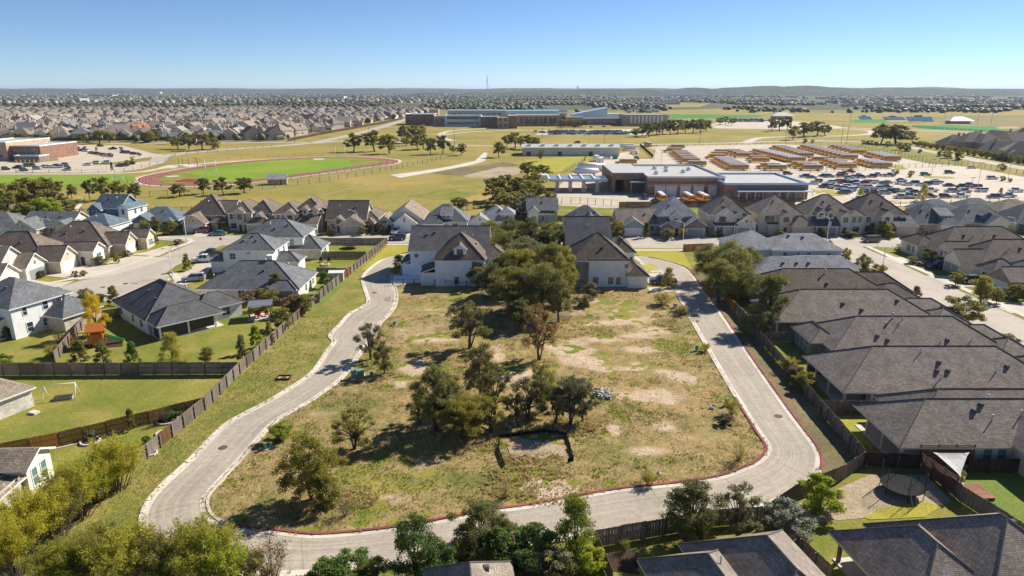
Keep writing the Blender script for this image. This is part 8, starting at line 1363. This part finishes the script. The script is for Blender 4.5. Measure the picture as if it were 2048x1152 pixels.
for x, y, w_, h_, c_ in ((1070, 918, 60, 14, 160), (1030, 925, 30, 14, 90), (860, 890, 90, 20, 420), (940, 890, 80, 14, 300), (690, 1000, 70, 20, 360), (600, 1020, 60, 16, 220), (1110, 850, 110, 20, 420), (1150, 860, 70, 14, 200), (1140, 660, 90, 18, 420), (1060, 665, 70, 10, 240), (1080, 728, 36, 10, 120), (940, 705, 50, 10, 160), (1050, 950, 90, 14, 260), (1020, 975, 60, 24, 260), (770, 752, 40, 8, 90), (1350, 640, 50, 20, 260), (1090, 990, 90, 24, 200), (830, 600, 60, 8, 160), (1200, 590, 90, 6, 200)):
    for _ in range(c_):
        a, q_ = rnd.random() * 6.28, sqrt(rnd.random()); px_, py_ = x + w_ * q_ * cos(a), y + h_ * q_ * sin(a); pts.append(P(px_, py_))
A_ = np.array(pts); tufts('dry_grass', A_[:, 0], A_[:, 1], rs.uniform(.12, .34, len(A_)), 'drygrass', 9, 6)
VP_ = np.array([P(*p) for p in [(765, 500), (720, 545), (735, 605), (690, 634), (655, 670), (650, 700), (610, 755), (545, 797), (450, 847), (400, 892), (320, 972), (285, 1015), (280, 1060), (330, 1140), (100, 1160), (60, 1100), (280, 940), (480, 752), (640, 608)]]); n = 30000
X, Y = rs.uniform(VP_[:, 0].min(), VP_[:, 0].max(), n), rs.uniform(VP_[:, 1].min(), 120, n); k = inside(X, Y, VP_) & (vnoise(X, Y, 1.2, 4) * .5 + .5 * vnoise(X, Y, 5, 14) > rs.uniform(.1, .9, n)); X, Y = X[k], Y[k]
tufts('grass', X, Y, rs.uniform(.06, .14, len(X)), 'tuft', 16, 4)
# weeds in the joint between kerb and road
for ln, nm in ((OUT, 2.6), (INN, 2.6)):
    X, Y = [], []
    for i in range(len(ln) - 1):
        if ln[i][1] > 130: continue
        for _ in range(3):
            if rnd.random() < (.55 if ln[i][0] < -10 else .3): u = rnd.random(); X.append(ln[i][0] + u * (ln[i + 1][0] - ln[i][0]) + rnd.gauss(0, .12)); Y.append(ln[i][1] + u * (ln[i + 1][1] - ln[i][1]) + rnd.gauss(0, .12))
    tufts('weeds', np.array(X), np.array(Y), rs.uniform(.12, .3, len(X)), 'drygrass', 33, 5)
# ------------------------------------------------------------------ the tan subdivision and everything to the horizon
HP = {}; M['w_orange'] = plain('orange_roof', (.42, .16, .06), .9, .1)
def far_house(k, wm, rm):
    if (k, wm, rm) in HP: return HP[(k, wm, rm)]
    L_ = [[(-7, -6, 7, 6, 4.8, 'h', .95), (-6.5, -9, -1, -4, 3.2, 'y', .95), (2, -7, 6.5, -4, 5.2, 'y', 1.0)], [(-7, -7, 6, 7, 5.6, 'h', 1.0), (-7, -9, -2, -5, 5.2, 'y', 1.1), (1, -10, 7.5, -4, 3.2, 'y', .9)], [(-8, -5, 8, 6, 3.4, 'x', 1.0), (-7, -8, -2, -3, 3.2, 'y', 1.0), (3, -7, 7.5, -3, 3.6, 'h', 1.1)], [(-6.5, -8, 6.5, 7, 5.4, 'y', 1.0), (-8, -4, -4, 4, 3.2, 'h', .8), (1, -10, 7, -6, 3.0, 'h', .9)], [(-7.5, -6, 7.5, 7, 3.4, 'h', 1.05), (-7, -8.5, -1.5, -4, 3.2, 'y', 1.1), (1.5, -8, 6.5, -4, 4.2, 'y', 1.0)]][k]
    wb, rb = MB(), MB()
    for q in L_:
        q = q[:6] + (q[6] * .74,); bk = q + ({'over': .5},); x0, y0, x1, y1, h = q[:5]; c = [(x0, y0), (x1, y0), (x1, y1), (x0, y1)]
        for i in range(4): wb.poly([(*c[i], 0), (*c[(i + 1) % 4], 0), (*c[(i + 1) % 4], h), (*c[i], h)])
        add_roof(rb, bk, wb)
    for x, y, z in ((-4, -9.06, .2), (3.6, -7.06, 3.4)): wb.poly([(x - 1.6, y, z), (x + 1.6, y, z), (x + 1.6, y, z + 1.8), (x - 1.6, y, z + 1.8)], 1)
    wb.poly([(L_[0][2] + .04, -1, 1.2), (L_[0][2] + .04, .4, 1.2), (L_[0][2] + .04, .4, 2.8), (L_[0][2] + .04, -1, 2.8)], 2)
    rb.box(3.2, 1, 4, 4.3, 2.1, 9.8, 2)
    HP[(k, wm, rm)] = (wb.mesh('wall', [M[wm], M['trimtan'], M['glass']]), rb.mesh('roof', [M[rm], M['trimtan'], M[wm]])); return HP[(k, wm, rm)]
rf = random.Random(21)
def fh(label, x, y, rz, s, group, roof=None, wall=None):
    wm, rm = far_house(rf.randrange(5), wall or rf.choice(['w_far', 'w_far', 'w_far2', 'w_brick']), roof or rf.choice(['fcap', 'fcap', 'fcap2', 'fcap3', 'fcap', 'fcap4']))
    t = thing('suburban_house', label, 'house', (x, y, 0), rz, group, (s, s, s)); link('wall', wm, t); link('roof', rm, t)
# boundary: the road from the junction up to the school
def edge(Y): a, b_ = P(560, 283), P(800, 238); return a[0] + (Y - a[1]) * (b_[0] - a[0]) / (b_[1] - a[1])
Y, row, tot, extra = P(300, 280)[1] + 6, 0, 0, []
while Y < 1420:
    xl, xr = -1040 / FPX * Y - 20, edge(Y) - 14; k = 0; X = xr - rf.uniform(0, 8)
    lst = []
    while X > xl:
        if row % 3 == 0 and False: pass
        lst.append((X + rf.uniform(-1, 1), Y + rf.uniform(-2.5, 2.5))); X -= 17.0 + rf.uniform(-1, 2.5)
    for i, (a, c) in enumerate(sorted(lst)):
        if PX(a, c)[0] < -20: continue
        if tot < 296: fh(f'{nth(i)} house from the left in the {nth(row)} row of the tan subdivision', a, c, rf.choice([0, 0, pi, pi, pi / 2]) + .5 * sin(row * 1.3 + i * .15) + rf.uniform(-.15, .15), rf.uniform(.86, 1.16), 'houses of the tan subdivision', 'w_orange' if (row == 2 and i == 9) else None); tot += 1
        else: extra.append((a, c))
    Y += 25 if row % 2 else 33; row += 1
# houses behind the masonry wall in the east and the terrace beyond the ball fields
for i, (px_, py_, s) in enumerate(((1905, 296, 1.05), (1935, 300, 1.1), (1968, 302, 1.1), (2000, 312, 1.15), (2035, 320, 1.15), (1950, 287, 1), (1990, 290, 1), (2030, 297, 1.05), (2010, 283, 1), (2042, 283, 1), (2070, 306, 1.1))): x, y = P(px_, py_); fh(f'{nth(i)} house counted outward behind the masonry wall of the curving road', x, y, rf.choice([0, pi / 2, -.4]), s * 1.05, 'houses behind the masonry wall', 'fcap2')
for i in range(22): px_ = 1690 + i * 17; x, y = P(px_, 214 - (i % 3) * 1.2); fh(f'{nth(i)} pale house from the left in the terrace beyond the ball fields', x, y, rf.uniform(-.2, .2), 1.15, 'terrace beyond the ball fields', 'fcap2', 'w_far2')
# ---- masses nobody could count
def blob_mesh(name, pts, mat, seed, flat=.8):
    """many low lumpy clumps in one mesh: (x, y, z, radius)"""
    t_ = (1 + 5 ** .5) / 2; B = np.array([(-1, t_, 0), (1, t_, 0), (-1, -t_, 0), (1, -t_, 0), (0, -1, t_), (0, 1, t_), (0, -1, -t_), (0, 1, -t_), (t_, 0, -1), (t_, 0, 1), (-t_, 0, -1), (-t_, 0, 1)]) / 1.9
    F_ = np.array([(0, 11, 5), (0, 5, 1), (0, 1, 7), (0, 7, 10), (0, 10, 11), (1, 5, 9), (5, 11, 4), (11, 10, 2), (10, 7, 6), (7, 1, 8), (3, 9, 4), (3, 4, 2), (3, 2, 6), (3, 6, 8), (3, 8, 9), (4, 9, 5), (2, 4, 11), (6, 2, 10), (8, 6, 7), (9, 8, 1)])
    r = np.random.RandomState(seed); n = len(pts); q = np.array(pts); V = B[None] * r.uniform(.6, 1.3, (n, 12))[..., None] * q[:, 3][:, None, None] * np.stack([np.full(n, 1.1), np.full(n, 1.1), flat * np.minimum(1, 5.5 / q[:, 3])], 1)[:, None, :]; V = V + q[:, None, :3]
    o = link(name, np_mesh(name, V.reshape(-1, 3), (F_[None] + 12 * np.arange(n)[:, None, None]).reshape(-1, 3), M[mat])); o['kind'] = 'stuff'; return o
def hill_z(x, y): return 0.0
pts, hs = list(), list()
r = np.random.RandomState(77)
def pick(x0, x1, y0, y1): px_, py_ = r.uniform(x0, x1), r.uniform(y0, y1); return px_, py_
def dist(py_): return P(1024, py_)[1]
for cnt_, x0, x1, y0, y1, dens, smin, smax in ((4200, 860, 2100, 186, 204, .52, 4, 7), (3400, 860, 2100, 196, 216, .53, 3.5, 6), (3600, -60, 880, 184.5, 200, .52, 4, 7), (900, -60, 860, 200, 212, .42, 3, 5), (900, 560, 1130, 198, 222, .5, 3.5, 5.5), (900, 1130, 2100, 208, 226, .5, 3, 5), (260, -40, 420, 206, 218, .5, 3, 5), (7500, -80, 2130, 182.2, 189, .3, 8, 16)):
    for _ in range(cnt_):
        px_, py_ = pick(x0, x1, y0, y1); x, y = P(px_, py_)
        if vnoise(np.array([x]), np.array([y]), 60 + y * .05, 12)[0] < dens - .1: continue
        rr = .5 * (smin + smax) * float(np.exp(r.normal(0, .38))) * (1 + max(0, y - 2500) / 3500); rr = min(rr, 26); pts.append((x, y, min(rr * .55, 3.2), rr))
for (a, c) in extra: hs.append((a, c, rf.uniform(0, 3.14), rf.uniform(.9, 1.1)))
for i in range(760):                                            # garden trees among the tan houses
    Y_ = r.uniform(560, 1400); X_ = r.uniform(-1040 / FPX * Y_, edge(Y_) - 6); rr = r.uniform(2.0, 4.6); pts.append((X_, Y_, rr * .9, rr))
blob_mesh('far_woods', pts, 'wood_far', 3, .95)
for cnt_, x0, x1, y0, y1 in ((800, -60, 880, 187, 206), (110, 860, 1700, 188, 200), (90, 1660, 2100, 198, 209), (140, -60, 900, 185.5, 190)):
    for _ in range(cnt_): px_, py_ = pick(x0, x1, y0, y1); x, y = P(px_, py_); hs.append((x, y, r.uniform(0, 3.14), r.uniform(.9, 1.25)))
V, F4, mi = [], [], []
for i, (x, y, a, s) in enumerate(hs):
    w_, d, h, z = 8 * s, 6 * s, 4.4 * s, 9.4 * s; ca, sa = cos(a), sin(a); q = [(-w_, -d, 0), (w_, -d, 0), (w_, d, 0), (-w_, d, 0), (-w_, -d, h), (w_, -d, h), (w_, d, h), (-w_, d, h), (-w_ * .45, 0, z), (w_ * .45, 0, z), (w_ * .45, .01, z), (-w_ * .45, .01, z)]
    k = len(V); V += [(x + u * ca - v * sa, y + u * sa + v * ca, e) for u, v, e in q]
    F4 += [(k, k + 1, k + 5, k + 4), (k + 1, k + 2, k + 6, k + 5), (k + 2, k + 3, k + 7, k + 6), (k + 3, k, k + 4, k + 7), (k + 4, k + 5, k + 9, k + 8), (k + 5, k + 6, k + 10, k + 9), (k + 6, k + 7, k + 11, k + 10), (k + 7, k + 4, k + 8, k + 11)]; mi += [0] * 4 + [1] * 4
o = link('far_suburb', np_mesh('far_suburb', np.array(V), np.array(F4), [M['w_far'], M['fcap2']], np.array(mi))); o['kind'] = 'stuff'
# ---- low wooded hills on the skyline
def hills(name, Y0, depth, amp, seed, x0, x1, shape):
    nx, ny = 240, 10; X = np.linspace(x0, x1, nx); Yv = np.linspace(Y0, Y0 + depth, ny); GX_, GY_ = np.meshgrid(X, Yv); prof = np.sin(np.linspace(0, pi, ny)) ** .8
    h = shape(X) * (.75 + .5 * vnoise(X, X * 0, (x1 - x0) / 40, seed)) * amp; Z = prof[:, None] * h[None] + vnoise(GX_, GY_, (x1 - x0) / 200, seed + 1) * amp * .12 * prof[:, None] - 1.0
    idx = np.arange(nx * ny).reshape(ny, nx); o = struct(link(name, np_mesh(name, np.stack([GX_, GY_, Z], -1).reshape(-1, 3), np.stack([idx[:-1, :-1], idx[:-1, 1:], idx[1:, 1:], idx[1:, :-1]], -1).reshape(-1, 4), M['hill'])))
t = NT('wooded_hill'); n1 = t.noise(t.pos(), .012, 5, .7); n2 = t.noise(t.pos(), .05, 3, .7); c = t.ramp(t.math('ADD', t.math('MULTIPLY', n1, .5), t.math('MULTIPLY', n2, .5)), [(.38, (.03, .045, .025)), (.52, (.07, .085, .035)), (.62, (.2, .17, .1))]); t.bump(n2, 1.0, 12); M['hill'] = t.fin(c, .95, .05)
g = lambda x, m, s: np.exp(-((x - m) / s) ** 2)
hills('hills', 5200, 2600, 62, 3, -400, 6200, lambda x: .75 + .5 * g(x, 2600, 700) - .45 * g(x, -400, 500)); hills('hills', 8500, 3000, 66, 8, -9000, 10500, lambda x: .85 + .3 * g(x, 5200, 1500)); hills('hills', 13000, 4000, 80, 15, -15000, 15000, lambda x: .9 + 0 * x)
# ---- air
hz_ = MB(); hz_.box(-30200, -300, -1.2, 30200, 45200, 125); HZ = hz_.build('haze', None if False else []); HZ['kind'] = 'stuff'
hm = bpy.data.materials.new('haze'); hm.use_nodes = True; hm.node_tree.nodes.clear(); ho = hm.node_tree.nodes.new('ShaderNodeOutputMaterial'); hv = hm.node_tree.nodes.new('ShaderNodeVolumePrincipled')
hv.inputs['Color'].default_value = (.66, .79, 1, 1); hv.inputs['Density'].default_value = 4.5e-5; hv.inputs['Anisotropy'].default_value = .2; hm.node_tree.links.new(hv.outputs[0], ho.inputs['Volume']); HZ.data.materials.append(hm)
